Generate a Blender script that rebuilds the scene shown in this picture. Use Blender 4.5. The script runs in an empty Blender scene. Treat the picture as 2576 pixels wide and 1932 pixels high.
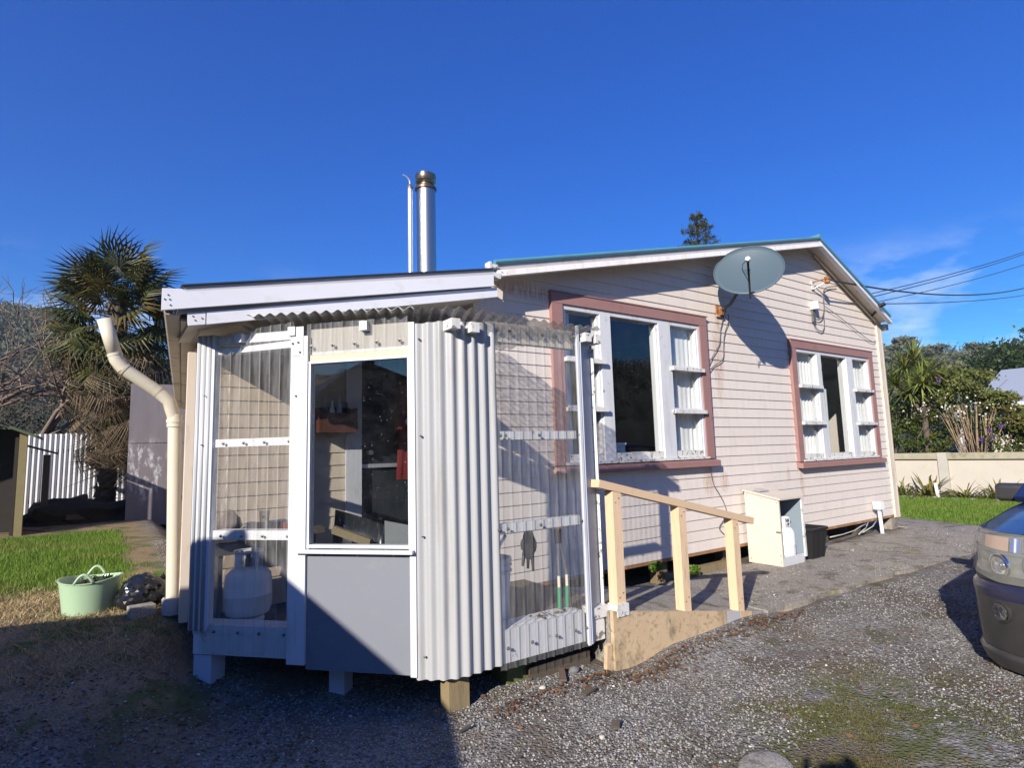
import bpy, bmesh, math, random
import numpy as np
from mathutils import Vector, Matrix
SC = bpy.context.scene
COL = SC.collection
PI = math.pi
rad = math.radians
# ------------------------------------------------------------------ camera, sky, sun, exposure
CAM = np.array([0.0, -4.0, 1.40])
FPX, YAW, PITCH, ROLL = 1460.0, rad(35.0), rad(6.6), rad(-1.63)
FW = np.array([math.sin(YAW) * math.cos(PITCH), math.cos(YAW) * math.cos(PITCH), math.sin(PITCH)])
_r0 = np.array([math.cos(YAW), -math.sin(YAW), 0.0])
_u0 = np.cross(_r0, FW)
RT = math.cos(ROLL) * _r0 + math.sin(ROLL) * _u0
UP = np.cross(RT, FW)
cam_data = bpy.data.cameras.new('camera')
cam_data.sensor_width = 36.0
cam_data.lens = 36.0 * FPX / 2576.0
cam_data.clip_start = 0.05
cam_data.clip_end = 3000.0
cam = bpy.data.objects.new('camera', cam_data)
COL.objects.link(cam)
cam.matrix_world = Matrix(((RT[0], UP[0], -FW[0], CAM[0]), (RT[1], UP[1], -FW[1], CAM[1]), (RT[2], UP[2], -FW[2], CAM[2]), (0, 0, 0, 1)))
SC.camera = cam
SUN_DIR = Vector((0.793, 0.441, -0.421)).normalized()      # the way the light travels
SUN_EL = math.asin(-SUN_DIR.z)
SUN_AZ = math.atan2(-SUN_DIR.x, -SUN_DIR.y)
world = bpy.data.worlds.new('World')
SC.world = world
world.use_nodes = True
wn = world.node_tree
wn.nodes.clear()


def _wnode(t, **k):
    n = wn.nodes.new(t)
    for a, b in k.items():
        setattr(n, a, b)
    return n


sky = _wnode('ShaderNodeTexSky', sky_type='NISHITA', sun_disc=False, sun_elevation=SUN_EL, sun_rotation=SUN_AZ,
             altitude=200.0, air_density=1.0, dust_density=0.15, ozone_density=3.2)
# grade the whole sky alike: keep its brightness, deepen its hue
hsvs = _wnode('ShaderNodeSeparateColor', mode='HSV')
rat = _wnode('ShaderNodeVectorMath', operation='DIVIDE')
gam = _wnode('ShaderNodeGamma')
gam.inputs[1].default_value = 2.5
post = _wnode('ShaderNodeVectorMath', operation='SCALE')
gain = _wnode('ShaderNodeMath', operation='MULTIPLY')
gain.inputs[1].default_value = 1.90
pw = _wnode('ShaderNodeMath', operation='POWER')
pw.inputs[1].default_value = 0.75
tint = _wnode('ShaderNodeVectorMath', operation='MULTIPLY')
tint.inputs[1].default_value = (0.62, 1.04, 1.0)
tc = _wnode('ShaderNodeTexCoord')
mp = _wnode('ShaderNodeMapping')
mp.inputs['Scale'].default_value = (2.2, 2.2, 6.0)
mp.inputs['Location'].default_value = (0.35, 0.1, 0.2)
nz = _wnode('ShaderNodeTexNoise')
nz.inputs['Scale'].default_value = 2.3
nz.inputs['Detail'].default_value = 7.0
nz.inputs['Roughness'].default_value = 0.62
rmp = _wnode('ShaderNodeMapRange')
rmp.inputs[1].default_value = 0.50
rmp.inputs[2].default_value = 0.70
rmp.inputs[4].default_value = 0.50
sep = _wnode('ShaderNodeSeparateXYZ')
band = _wnode('ShaderNodeMapRange', interpolation_type='SMOOTHSTEP')
band.inputs[1].default_value = 0.31
band.inputs[2].default_value = 0.20
mul = _wnode('ShaderNodeMath', operation='MULTIPLY')
mix = _wnode('ShaderNodeMix', data_type='RGBA')
mix.inputs['B'].default_value = (7.6, 8.4, 9.8, 1)
bg = _wnode('ShaderNodeBackground')
bg.inputs['Strength'].default_value = 0.078
wo = _wnode('ShaderNodeOutputWorld')
L = wn.links.new
L(sky.outputs[0], hsvs.inputs[0])
L(sky.outputs[0], rat.inputs[0])
L(hsvs.outputs[2], rat.inputs[1])
L(rat.outputs[0], gam.inputs[0])
L(hsvs.outputs[2], pw.inputs[0])
L(pw.outputs[0], gain.inputs[0])
L(gam.outputs[0], post.inputs[0])
L(gain.outputs[0], post.inputs['Scale'])
L(tc.outputs['Generated'], mp.inputs[0])
L(mp.outputs[0], nz.inputs['Vector'])
L(nz.outputs[0], rmp.inputs[0])
L(tc.outputs['Generated'], sep.inputs[0])
L(sep.outputs[2], band.inputs[0])
L(rmp.outputs[0], mul.inputs[0])
L(band.outputs[0], mul.inputs[1])
L(mul.outputs[0], mix.inputs['Factor'])
L(post.outputs[0], tint.inputs[0])
L(tint.outputs[0], mix.inputs['A'])
L(mix.outputs['Result'], bg.inputs[0])
L(bg.outputs[0], wo.inputs[0])
sun_data = bpy.data.lights.new('sun', 'SUN')
sun_data.energy = 5.0
sun_data.angle = rad(0.53)
sun_data.color = (1.0, 0.925, 0.82)
sun = bpy.data.objects.new('sun', sun_data)
COL.objects.link(sun)
sun.rotation_euler = SUN_DIR.to_track_quat('-Z', 'Y').to_euler()
sun.location = (-8, -8, 12)
SC.view_settings.view_transform = 'Standard'
SC.view_settings.look = 'None'
SC.view_settings.exposure = 0.72
SC.view_settings.gamma = 1.0
SC.view_settings.use_curve_mapping = False
SC.render.engine = 'CYCLES'
SC.cycles.use_denoising = True
SC.cycles.max_bounces = 8
SC.cycles.transparent_max_bounces = 24
SC.cycles.caustics_reflective = False
SC.cycles.caustics_refractive = False
SC.cycles.sample_clamp_indirect = 6.0


# ------------------------------------------------------------------ helpers
def ray(u, v):
    q = (u - 1288.0) / FPX * RT - (v - 966.0) / FPX * UP + FW
    return q / np.linalg.norm(q)


def on_y(u, v, y):
    q = ray(u, v)
    return Vector(CAM + q * ((y - CAM[1]) / q[1]))


def on_x(u, v, x):
    q = ray(u, v)
    return Vector(CAM + q * ((x - CAM[0]) / q[0]))


def on_z(u, v, z):
    q = ray(u, v)
    return Vector(CAM + q * ((z - CAM[2]) / q[2]))


def sst(x, a, b):
    t = np.clip((np.asarray(x, float) - a) / (b - a), 0, 1)
    return t * t * (3 - 2 * t)


def gz(x, y):
    """height of the ground"""
    x = np.asarray(x, float)
    y = np.asarray(y, float)
    sh = 0.5 * sst(y, 0.2, 0.9)
    wx = 1 - sst(x - sh, 0.12, 0.62)
    left = 0.40 * sst(y, -1.15, 0.75) * wx
    right = 0.085 * sst(x, 2.5, 6.5)
    heap = 0.085 * np.exp(-((y + 1.27) / 0.17) ** 2) * sst(x, 2.75, 3.25) * (1 - sst(x, 3.9, 4.7)) + 0.03 * np.exp(-((y + 1.1) / 0.2) ** 2) * sst(x, 1.8, 2.2) * (1 - sst(x, 2.6, 3.0))
    back = 0.10 * (1 - wx) * sst(y, -0.5, 0.2) * (1 - sst(x, 2, 4))
    far = 0.3 * sst(y, 9.0, 14.0) * wx
    bump = 0.012 * np.sin(x * 2.1 + 0.7) * np.sin(y * 1.7 + 1.1) + 0.006 * np.sin(x * 5.3 - 1) * np.sin(y * 4.7)
    near = 1 - sst(np.hypot(x - 2, y), 9, 14)
    return left + right + heap + back + far + bump * near


def tag(o, label=None, cat=None, group=None, kind=None):
    if label:
        o['label'] = label
    if cat:
        o['category'] = cat
    if group:
        o['group'] = group
    if kind:
        o['kind'] = kind
    return o


def thing(name, label, cat, loc=(0, 0, 0), group=None):
    o = bpy.data.objects.new(name, None)
    COL.objects.link(o)
    o.location = loc
    o.empty_display_size = 0.1
    return tag(o, label, cat, group)


def _abs(o):
    m = Matrix.Identity(4)
    while o is not None:
        b = Matrix.LocRotScale(o.location, o.rotation_euler, o.scale)
        m = (o.matrix_parent_inverse @ b @ m) if o.parent else b @ m
        o = o.parent
    return m


def adopt(o, parent):
    """parent o while its vertices stay where they are in the world"""
    if parent is not None:
        o.parent = parent
        o.matrix_parent_inverse = _abs(parent).inverted()
    return o


def link(name, me, parent=None):
    o = bpy.data.objects.new(name, me)
    COL.objects.link(o)
    return adopt(o, parent)


def unit(v):
    v = np.asarray(v, float)
    return v / max(np.linalg.norm(v), 1e-9)


class MB:
    def __init__(s):
        s.v = []
        s.f = []

    def add(s, vs, fs):
        b = len(s.v)
        s.v.extend([tuple(map(float, p)) for p in vs])
        s.f.extend([tuple(i + b for i in f) for f in fs])
        return s

    def hexa(s, p):
        return s.add(p, [(0, 3, 2, 1), (4, 5, 6, 7), (0, 1, 5, 4), (1, 2, 6, 5), (2, 3, 7, 6), (3, 0, 4, 7)])

    def box(s, x0, x1, y0, y1, z0, z1):
        return s.hexa([(x0, y0, z0), (x1, y0, z0), (x1, y1, z0), (x0, y1, z0), (x0, y0, z1), (x1, y0, z1), (x1, y1, z1), (x0, y1, z1)])

    def obox(s, c, ax, h):
        c = np.asarray(c, float)
        a, b, d = [unit(t) for t in ax]
        P = []
        for k in (-1, 1):
            for i, j in ((-1, -1), (1, -1), (1, 1), (-1, 1)):
                P.append(c + a * h[0] * i + b * h[1] * j + d * h[2] * k)
        return s.hexa(P)

    def bar(s, p, q, w, t, up=(0, 0, 1)):
        """a squared timber from p to q, w wide across, t thick along up"""
        p = np.asarray(p, float)
        q = np.asarray(q, float)
        d = unit(q - p)
        a = np.cross(up, d)
        if np.linalg.norm(a) < 1e-5:
            a = np.array([1.0, 0, 0])
        a = unit(a)
        b = np.cross(d, a)
        return s.obox((p + q) / 2, (a, b, d), (w / 2, t / 2, np.linalg.norm(q - p) / 2))

    def prism(s, poly, d):
        """poly: list of 3D points, d: extrusion vector"""
        n = len(poly)
        d = np.asarray(d, float)
        P = [np.asarray(p, float) for p in poly]
        s.add(P + [p + d for p in P], [tuple(range(n))[::-1], tuple(range(n, 2 * n))] + [(i, (i + 1) % n, n + (i + 1) % n, n + i) for i in range(n)])
        return s

    def tube(s, pts, r, seg=10, caps=True, close=False):
        P = [np.asarray(p, float) for p in pts]
        n = len(P)
        rs = r if hasattr(r, '__len__') else [r] * n
        prev = None
        rings = []
        for i in range(n):
            a = P[(i - 1) % n] if (close or i > 0) else P[i]
            b = P[(i + 1) % n] if (close or i < n - 1) else P[i]
            d = unit(b - a)
            if prev is None:
                h = np.array([0, 0, 1.0]) if abs(d[2]) < 0.9 else np.array([1.0, 0, 0])
                x = unit(np.cross(h, d))
            else:
                x = unit(prev - d * (prev @ d))
            prev = x
            y = np.cross(d, x)
            rings.append([P[i] + rs[i] * (math.cos(t) * x + math.sin(t) * y) for t in np.linspace(0, 2 * PI, seg, endpoint=False)])
        V = [p for ring in rings for p in ring]
        F = []
        for i in range(n if close else n - 1):
            j = (i + 1) % n
            for k in range(seg):
                l = (k + 1) % seg
                F.append((i * seg + k, i * seg + l, j * seg + l, j * seg + k))
        if caps and not close:
            F.append(tuple(range(seg))[::-1])
            F.append(tuple((n - 1) * seg + k for k in range(seg)))
        return s.add(V, F)

    def lathe(s, prof, c=(0, 0, 0), seg=24, ax=None):
        """prof: (radius, height) pairs; ax: (x, y, z) unit axes"""
        X, Y, Zx = ax if ax else ((1, 0, 0), (0, 1, 0), (0, 0, 1))
        X, Y, Zx, c = [np.asarray(t, float) for t in (X, Y, Zx, c)]
        V = []
        for r, h in prof:
            for t in np.linspace(0, 2 * PI, seg, endpoint=False):
                V.append(c + X * r * math.cos(t) + Y * r * math.sin(t) + Zx * h)
        F = []
        for i in range(len(prof) - 1):
            for k in range(seg):
                l = (k + 1) % seg
                F.append((i * seg + k, i * seg + l, (i + 1) * seg + l, (i + 1) * seg + k))
        if prof[0][0] > 1e-4:
            F.append(tuple(range(seg))[::-1])
        if prof[-1][0] > 1e-4:
            F.append(tuple((len(prof) - 1) * seg + k for k in range(seg)))
        return s.add(V, F)

    def grid(s, G, thick=None):
        """G[i][j] of points"""
        m, n = len(G), len(G[0])
        V = [p for row in G for p in row]
        return s.add(V, [(i * n + j, i * n + j + 1, (i + 1) * n + j + 1, (i + 1) * n + j) for i in range(m - 1) for j in range(n - 1)])

    def blob(s, c, r, sub=2, jit=0.12, seed=0, flat=1.0):
        bm = bmesh.new()
        bmesh.ops.create_icosphere(bm, subdivisions=sub, radius=1)
        R = random.Random(seed)
        ph = [R.uniform(0, 6) for _ in range(6)]
        rr = r if hasattr(r, '__len__') else (r, r, r * flat)
        V = []
        for v in bm.verts:
            k = 1 + jit * (math.sin(v.co.x * 3 + ph[0]) + math.sin(v.co.y * 3.7 + ph[1]) + math.sin(v.co.z * 4.1 + ph[2])) / 2 + jit * 0.5 * R.uniform(-1, 1)
            V.append((c[0] + v.co.x * rr[0] * k, c[1] + v.co.y * rr[1] * k, c[2] + v.co.z * rr[2] * k))
        F = [tuple(v.index for v in f.verts) for f in bm.faces]
        bm.free()
        return s.add(V, F)

    def mesh(s, name, mat, smooth=False):
        me = bpy.data.meshes.new(name)
        me.from_pydata(s.v, [], s.f)
        me.materials.append(mat)
        if smooth:
            me.polygons.foreach_set('use_smooth', [True] * len(me.polygons))
        me.update()
        return me

    def obj(s, name, mat, parent=None, smooth=False, auto=None):
        o = link(name, s.mesh(name, mat, smooth), parent)
        if auto:
            bm = bmesh.new()
            bm.from_mesh(o.data)
            bmesh.ops.recalc_face_normals(bm, faces=bm.faces)
            for e in bm.edges:
                if len(e.link_faces) == 2 and e.calc_face_angle(0) > rad(auto):
                    e.smooth = False
            for f in bm.faces:
                f.smooth = True
            bm.to_mesh(o.data)
            bm.free()
        return o


def big_mesh(name, V, F, mat, parent=None, smooth=False):
    """numpy arrays to a mesh object; F is (n, k)"""
    me = bpy.data.meshes.new(name)
    V = np.asarray(V, np.float32)
    F = np.asarray(F, np.int32)
    me.vertices.add(len(V))
    me.vertices.foreach_set('co', V.ravel())
    k = F.shape[1]
    me.loops.add(F.size)
    me.loops.foreach_set('vertex_index', F.ravel())
    me.polygons.add(len(F))
    me.polygons.foreach_set('loop_start', np.arange(0, F.size, k, dtype=np.int32))
    me.polygons.foreach_set('loop_total', np.full(len(F), k, np.int32))
    if smooth:
        me.polygons.foreach_set('use_smooth', np.ones(len(F), bool))
    me.update(calc_edges=True)
    me.materials.append(mat)
    return link(name, me, parent)


def dup_tree(root, loc, rotz=0.0, scale=1.0, label=None, group=None):
    r = root.copy()
    COL.objects.link(r)
    r.location = loc
    r.rotation_euler = (0, 0, rotz)
    r.scale = (scale,) * 3
    if label:
        r['label'] = label
    if group:
        r['group'] = group
    for ch in list(root.children):
        c = ch.copy()
        COL.objects.link(c)
        c.parent = r
        c.matrix_parent_inverse = ch.matrix_parent_inverse.copy()
        for g in list(ch.children):
            d = g.copy()
            COL.objects.link(d)
            d.parent = c
            d.matrix_parent_inverse = g.matrix_parent_inverse.copy()
    return r


# ------------------------------------------------------------------ materials
class NT:
    def __init__(s, name):
        s.m = bpy.data.materials.new(name)
        s.m.use_nodes = True
        s.t = s.m.node_tree
        s.b = s.t.nodes['Principled BSDF']
        s.out = s.t.nodes['Material Output']

    def n(s, t, **k):
        nd = s.t.nodes.new(t)
        for a, b in k.items():
            setattr(nd, a, b)
        return nd

    def l(s, a, b):
        s.t.links.new(a, b)

    def pos(s):
        g = s.n('ShaderNodeNewGeometry')
        return g.outputs['Position']

    def noise(s, scale, detail=4, rough=0.55, vec=None, stretch=None):
        nd = s.n('ShaderNodeTexNoise')
        nd.inputs['Scale'].default_value = scale
        nd.inputs['Detail'].default_value = detail
        nd.inputs['Roughness'].default_value = rough
        v = vec if vec is not None else s.pos()
        if stretch:
            mpn = s.n('ShaderNodeMapping')
            mpn.inputs['Scale'].default_value = stretch
            s.l(v, mpn.inputs[0])
            v = mpn.outputs[0]
        s.l(v, nd.inputs['Vector'])
        return nd.outputs['Fac']

    def rng(s, v, a, b, c=0.0, d=1.0, smooth=False):
        nd = s.n('ShaderNodeMapRange')
        if smooth:
            nd.interpolation_type = 'SMOOTHSTEP'
        for i, k in zip((1, 2, 3, 4), (a, b, c, d)):
            nd.inputs[i].default_value = k
        s.l(v, nd.inputs[0])
        return nd.outputs[0]

    def math(s, op, a, b=None):
        nd = s.n('ShaderNodeMath', operation=op)
        for i, v in enumerate((a, b)):
            if v is None:
                continue
            if hasattr(v, 'is_linked'):
                s.l(v, nd.inputs[i])
            else:
                nd.inputs[i].default_value = v
        return nd.outputs[0]

    def mix(s, f, a, b, bt='MIX'):
        nd = s.n('ShaderNodeMix', data_type='RGBA', blend_type=bt)
        for k, v in (('Factor', f), ('A', a), ('B', b)):
            if hasattr(v, 'is_linked'):
                s.l(v, nd.inputs[k])
            elif k == 'Factor':
                nd.inputs[k].default_value = v
            else:
                nd.inputs[k].default_value = (*v[:3], 1)
        return nd.outputs['Result']

    def schlick(s, f0=0.045, k=1.0):
        """mirror share by angle, the same from both sides of the pane"""
        lw = s.n('ShaderNodeLayerWeight')
        lw.inputs[0].default_value = 0.5
        p = s.math('POWER', lw.outputs['Facing'], 5.0)
        return s.math('MULTIPLY', s.math('ADD', s.math('MULTIPLY', p, 1 - f0), f0), k)

    def bump(s, h, strength=0.3, dist=0.01):
        nd = s.n('ShaderNodeBump')
        nd.inputs['Strength'].default_value = strength
        nd.inputs['Distance'].default_value = dist
        s.l(h, nd.inputs['Height'])
        s.l(nd.outputs[0], s.b.inputs['Normal'])

    def spot(s, c, r, axes='xz', edge=0.4):
        """1 inside an ellipse about c on the wall plane, 0 outside"""
        sp = s.n('ShaderNodeSeparateXYZ')
        s.l(s.pos(), sp.inputs[0])
        t = None
        for k, ax in enumerate(axes):
            d = s.math('SUBTRACT', sp.outputs['xyz'.index(ax)], c[k])
            d = s.math('DIVIDE', d, r[k])
            d = s.math('MULTIPLY', d, d)
            t = d if t is None else s.math('ADD', t, d)
        return s.rng(t, 1.0, edge, 0, 1, True)

    def set(s, col=None, rough=0.6, spec=0.3, metal=0.0):
        if col is not None:
            if hasattr(col, 'is_linked'):
                s.l(col, s.b.inputs['Base Color'])
            else:
                s.b.inputs['Base Color'].default_value = (*col[:3], 1)
        if hasattr(rough, 'is_linked'):
            s.l(rough, s.b.inputs['Roughness'])
        else:
            s.b.inputs['Roughness'].default_value = rough
        s.b.inputs['Specular IOR Level'].default_value = spec
        s.b.inputs['Metallic'].default_value = metal
        return s.m


def sc(c, k):
    return tuple(min(1.0, x * k) for x in c)


def plain(name, col, rough=0.6, var=0.12, scale=9.0, spec=0.3, metal=0.0, bump=0.0, bscale=60.0, dirt=None, dirt_amt=0.5, dscale=3.5, stretch=None, rand=0.0):
    m = NT(name)
    c = m.mix(m.noise(scale, 5, 0.6, stretch=stretch), sc(col, 1 - var), sc(col, 1 + var))
    if rand:
        g = m.n('ShaderNodeNewGeometry')
        c = m.mix(m.rng(g.outputs['Random Per Island'], 0, 1, 0, 1), c, m.mix(1.0, c, (1 - rand, 1 - rand * 0.9, 1 - rand * 0.7), 'MULTIPLY'))
    if dirt:
        f = m.rng(m.noise(dscale, 6, 0.65, stretch=stretch), 0.52, 0.72, 0, dirt_amt, True)
        c = m.mix(f, c, dirt)
    if bump:
        m.bump(m.noise(bscale, 4, 0.6, stretch=stretch), bump, 0.01)
    return m.set(c, rough, spec, metal)


def flaking(name, col, under, amt=0.60, scale=14.0, rough=0.5, stretch=(1, 1, 1), streak=None):
    """old paint that has come off in flakes"""
    m = NT(name)
    c = m.mix(m.noise(7, 4), sc(col, 0.94), sc(col, 1.04))
    c = m.mix(m.rng(m.noise(3.0, 5, 0.6, stretch=(5, 5, 0.6)), 0.5, 0.75, 0, 0.35), c, streak or sc(under, 1.1))
    fl = m.noise(scale, 7, 0.68, stretch=stretch)
    f = m.rng(fl, amt, amt + 0.025, 0, 1)
    c = m.mix(f, c, m.mix(m.noise(60, 3, stretch=(4, 4, 1)), sc(under, 0.6), sc(under, 1.3)))
    m.bump(m.rng(fl, amt, amt + 0.03, 1, 0), 0.4, 0.004)
    return m.set(c, rough, 0.3)


def boards_mat(name, col, rust):
    m = NT(name)
    c = m.mix(m.noise(2.2, 5, 0.6), sc(col, 0.95), sc(col, 1.04))
    oi = m.n('ShaderNodeObjectInfo')
    c = m.mix(m.rng(oi.outputs['Random'], 0, 1, 0, 0.5), c, sc(col, 0.90))
    c = m.mix(m.rng(m.noise(5.0, 5, 0.65, stretch=(3.0, 1, 0.5)), 0.48, 0.75, 0, 0.42), c, sc(col, 0.74))
    c = m.mix(m.rng(m.noise(38.0, 3, 0.6), 0.64, 0.70, 0, 0.45), c, sc(col, 0.62))
    for (x, z, rx, rz) in rust:
        f = m.math('MULTIPLY', m.spot((x, z), (rx, rz), edge=0.0), m.rng(m.noise(9, 5, 0.7, stretch=(7, 1, 0.7)), 0.40, 0.66, 0, 0.75))
        c = m.mix(f, c, (0.33, 0.13, 0.03))
    m.bump(m.noise(45, 4, 0.6, stretch=(0.5, 1, 3)), 0.10, 0.004)
    return m.set(c, 0.55, 0.28)


def clear_sheet_mat(name, haze=0.06, tint=(0.95, 0.95, 0.94), edge=0.35):
    m = NT(name)
    m.t.nodes.remove(m.b)
    tr = m.n('ShaderNodeBsdfTransparent')
    tr.inputs[0].default_value = (*tint, 1)
    gl = m.n('ShaderNodeBsdfGlossy')
    gl.inputs['Roughness'].default_value = 0.08
    df = m.n('ShaderNodeBsdfDiffuse')
    df.inputs[0].default_value = (0.72, 0.71, 0.70, 1)
    m1 = m.n('ShaderNodeMixShader')
    m2 = m.n('ShaderNodeMixShader')
    dirt = m.rng(m.noise(6.0, 5, 0.65, stretch=(6, 6, 0.8)), 0.35, 0.8, haze * 0.3, haze * 1.9)
    lwf = m.n('ShaderNodeLayerWeight')
    lwf.inputs[0].default_value = 0.5
    m.l(m.math('MINIMUM', m.math('ADD', dirt, m.math('MULTIPLY', m.math('POWER', lwf.outputs['Facing'], 2.0), edge)), 0.9), m1.inputs[0])
    m.l(tr.outputs[0], m1.inputs[1])
    m.l(df.outputs[0], m1.inputs[2])
    m.l(m.schlick(0.03, 0.8), m2.inputs[0])
    m.l(m1.outputs[0], m2.inputs[1])
    m.l(gl.outputs[0], m2.inputs[2])
    m.l(m2.outputs[0], m.out.inputs[0])
    return m.m


def glass_mat(name, tint=(0.95, 0.96, 0.96), dirt=0.008, f0=0.055, rough=0.0):
    m = NT(name)
    m.t.nodes.remove(m.b)
    tr = m.n('ShaderNodeBsdfTransparent')
    tr.inputs[0].default_value = (*tint, 1)
    gl = m.n('ShaderNodeBsdfGlossy')
    gl.inputs['Roughness'].default_value = rough
    df = m.n('ShaderNodeBsdfDiffuse')
    df.inputs[0].default_value = (0.7, 0.7, 0.7, 1)
    m1 = m.n('ShaderNodeMixShader')
    m2 = m.n('ShaderNodeMixShader')
    speck = m.rng(m.noise(150, 1, 0.3), 0.80, 0.82, 0, 0.7)
    film = m.rng(m.noise(5, 5, 0.7), 0.4, 0.8, 0, dirt)
    m.l(m.math('MAXIMUM', speck, film), m1.inputs[0])
    m.l(tr.outputs[0], m1.inputs[1])
    m.l(df.outputs[0], m1.inputs[2])
    m.l(m.schlick(f0), m2.inputs[0])
    m.l(m1.outputs[0], m2.inputs[1])
    m.l(gl.outputs[0], m2.inputs[2])
    m.l(m2.outputs[0], m.out.inputs[0])
    return m.m


def leaf_mat(name, c1, c2, rough=0.55, trans=0.25, c3=None, f3=0.9):
    m = NT(name)
    g = m.n('ShaderNodeNewGeometry')
    rnd = g.outputs['Random Per Island']
    c = m.mix(rnd, c1, c2)
    if c3:
        c = m.mix(m.rng(m.noise(1.3, 3), 0.5, 0.7, 0, f3), c, c3)
    m.set(c, rough, 0.25)
    if trans:
        tl = m.n('ShaderNodeBsdfTranslucent')
        m.l(c, tl.inputs[0])
        mx = m.n('ShaderNodeMixShader')
        mx.inputs[0].default_value = trans
        m.l(m.b.outputs[0], mx.inputs[1])
        m.l(tl.outputs[0], mx.inputs[2])
        m.l(mx.outputs[0], m.out.inputs[0])
    return m.m


def ground_mat():
    m = NT('ground_gravel_and_earth')
    sp = m.n('ShaderNodeSeparateXYZ')
    m.l(m.pos(), sp.inputs[0])
    X, Y = sp.outputs[0], sp.outputs[1]
    vor = m.n('ShaderNodeTexVoronoi')
    vor.inputs['Scale'].default_value = 55.0
    m.l(m.pos(), vor.inputs['Vector'])
    gs = m.n('ShaderNodeSeparateXYZ')
    m.l(vor.outputs['Color'], gs.inputs[0])
    grav = m.mix(m.rng(gs.outputs[0], 0, 1), (0.105, 0.098, 0.09), (0.27, 0.258, 0.242))
    grav = m.mix(m.rng(m.noise(1.4, 5, 0.6), 0.42, 0.66, 0, 0.75, True), grav, m.mix(m.noise(30, 4), (0.060, 0.046, 0.032), (0.13, 0.10, 0.072)))
    grav = m.mix(m.rng(m.noise(0.9, 5, 0.65), 0.50, 0.66, 0, 0.7, True), grav, m.mix(m.noise(24, 4), (0.095, 0.070, 0.045), (0.20, 0.155, 0.105)))
    mo = m.math('MULTIPLY', m.rng(m.noise(1.9, 6, 0.7), 0.55, 0.68, 0, 0.7, True), m.rng(X, 1.5, 3.5, 0.2, 1))
    grav = m.mix(mo, grav, m.mix(m.noise(45, 3), (0.04, 0.038, 0.016), (0.11, 0.10, 0.04)))
    # moss on the drive
    mf = m.math('MULTIPLY', m.spot((3.15, -2.50), (0.95, 0.62), 'xy', 0.15), m.rng(m.noise(5, 6, 0.7), 0.42, 0.58, 0, 0.85, True))
    grav = m.mix(mf, grav, m.mix(m.noise(50, 3), (0.045, 0.055, 0.014), (0.12, 0.13, 0.035)))
    # bare earth and straw to the left of the house
    earth = m.mix(m.noise(14, 6, 0.7), (0.10, 0.066, 0.040), (0.36, 0.27, 0.165))
    earth = m.mix(m.rng(m.noise(3, 5, 0.6), 0.5, 0.62, 0, 0.9, True), earth, (0.075, 0.105, 0.030))
    fe = m.math('MULTIPLY', m.rng(X, 0.75, 0.35, 0, 1, True), m.rng(m.math('ADD', Y, m.math('MULTIPLY', m.noise(2, 4), 0.8)), -0.5, 0.5, 0, 1, True))
    c = m.mix(fe, grav, earth)
    # turf, left lawn and everything far away
    turf = m.mix(m.noise(40, 4), (0.035, 0.075, 0.012), (0.085, 0.150, 0.030))
    wob = m.math('MULTIPLY', m.rng(m.noise(1.7, 4), 0, 1, -0.5, 0.5), 1.2)
    yl = m.math('ADD', m.math('ADD', Y, wob), m.math('MULTIPLY', X, 0.8))
    fl = m.math('MULTIPLY', m.rng(X, 0.30, 0.10, 0, 1, True), m.rng(yl, 1.35, 1.75, 0, 1, True))
    fl = m.math('MULTIPLY', fl, m.rng(Y, 7.0, 6.4, 0, 1, True))
    c = m.mix(fl, c, turf)
    fr = m.rng(m.math('ADD', m.math('SUBTRACT', X, m.math('MULTIPLY', Y, 0.45)), m.math('MULTIPLY', wob, 0.25)), 10.75, 11.0, 0, 1, True)
    fr = m.math('MULTIPLY', fr, m.rng(Y, -3.6, -3.2, 0, 1, True))
    c = m.mix(fr, c, turf)
    far = m.rng(m.math('MAXIMUM', X, Y), 12, 20, 0, 1, True)
    c = m.mix(far, c, turf)
    h = m.math('ADD', m.rng(vor.outputs['Distance'], 0, 0.6, 1, 0), m.math('MULTIPLY', m.noise(22, 5), 0.6))
    m.bump(h, 0.55, 0.018)
    return m.set(c, 0.9, 0.15)


def concrete_mat(name, col, moss=None):
    m = NT(name)
    c = m.mix(m.noise(1.3, 6, 0.65), sc(col, 0.55), sc(col, 1.25))
    c = m.mix(m.rng(m.noise(60, 4, 0.7), 0.45, 0.75, 0, 0.75), c, sc(col, 1.75))
    c = m.mix(m.rng(m.noise(90, 3, 0.6), 0.50, 0.62, 0, 0.6), c, sc(col, 0.45))
    c = m.mix(m.rng(m.noise(4.5, 7, 0.75), 0.48, 0.66, 0, 0.85, True), c, (col[0] * 0.36, col[1] * 0.34, col[2] * 0.30))
    if moss:
        c = m.mix(m.rng(m.noise(2.2, 7, 0.7, stretch=(1, 1.6, 1)), 0.57, 0.68, 0, 0.8, True), c, moss)
    m.bump(m.noise(48, 6, 0.7), 0.6, 0.012)
    return m.set(c, 0.92, 0.12)


def car_paint(name, col, rough=0.25, dust=0.2):
    m = NT(name)
    c = m.mix(m.rng(m.noise(5, 5, 0.6), 0.3, 0.8, 0, dust), col, (0.28, 0.25, 0.21))
    m.set(c, m.rng(m.noise(9, 4), 0, 1, rough * 0.7, rough * 1.4), 0.5)
    m.b.inputs['Coat Weight'].default_value = 0.5
    m.b.inputs['Coat Roughness'].default_value = 0.12
    return m.m


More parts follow.
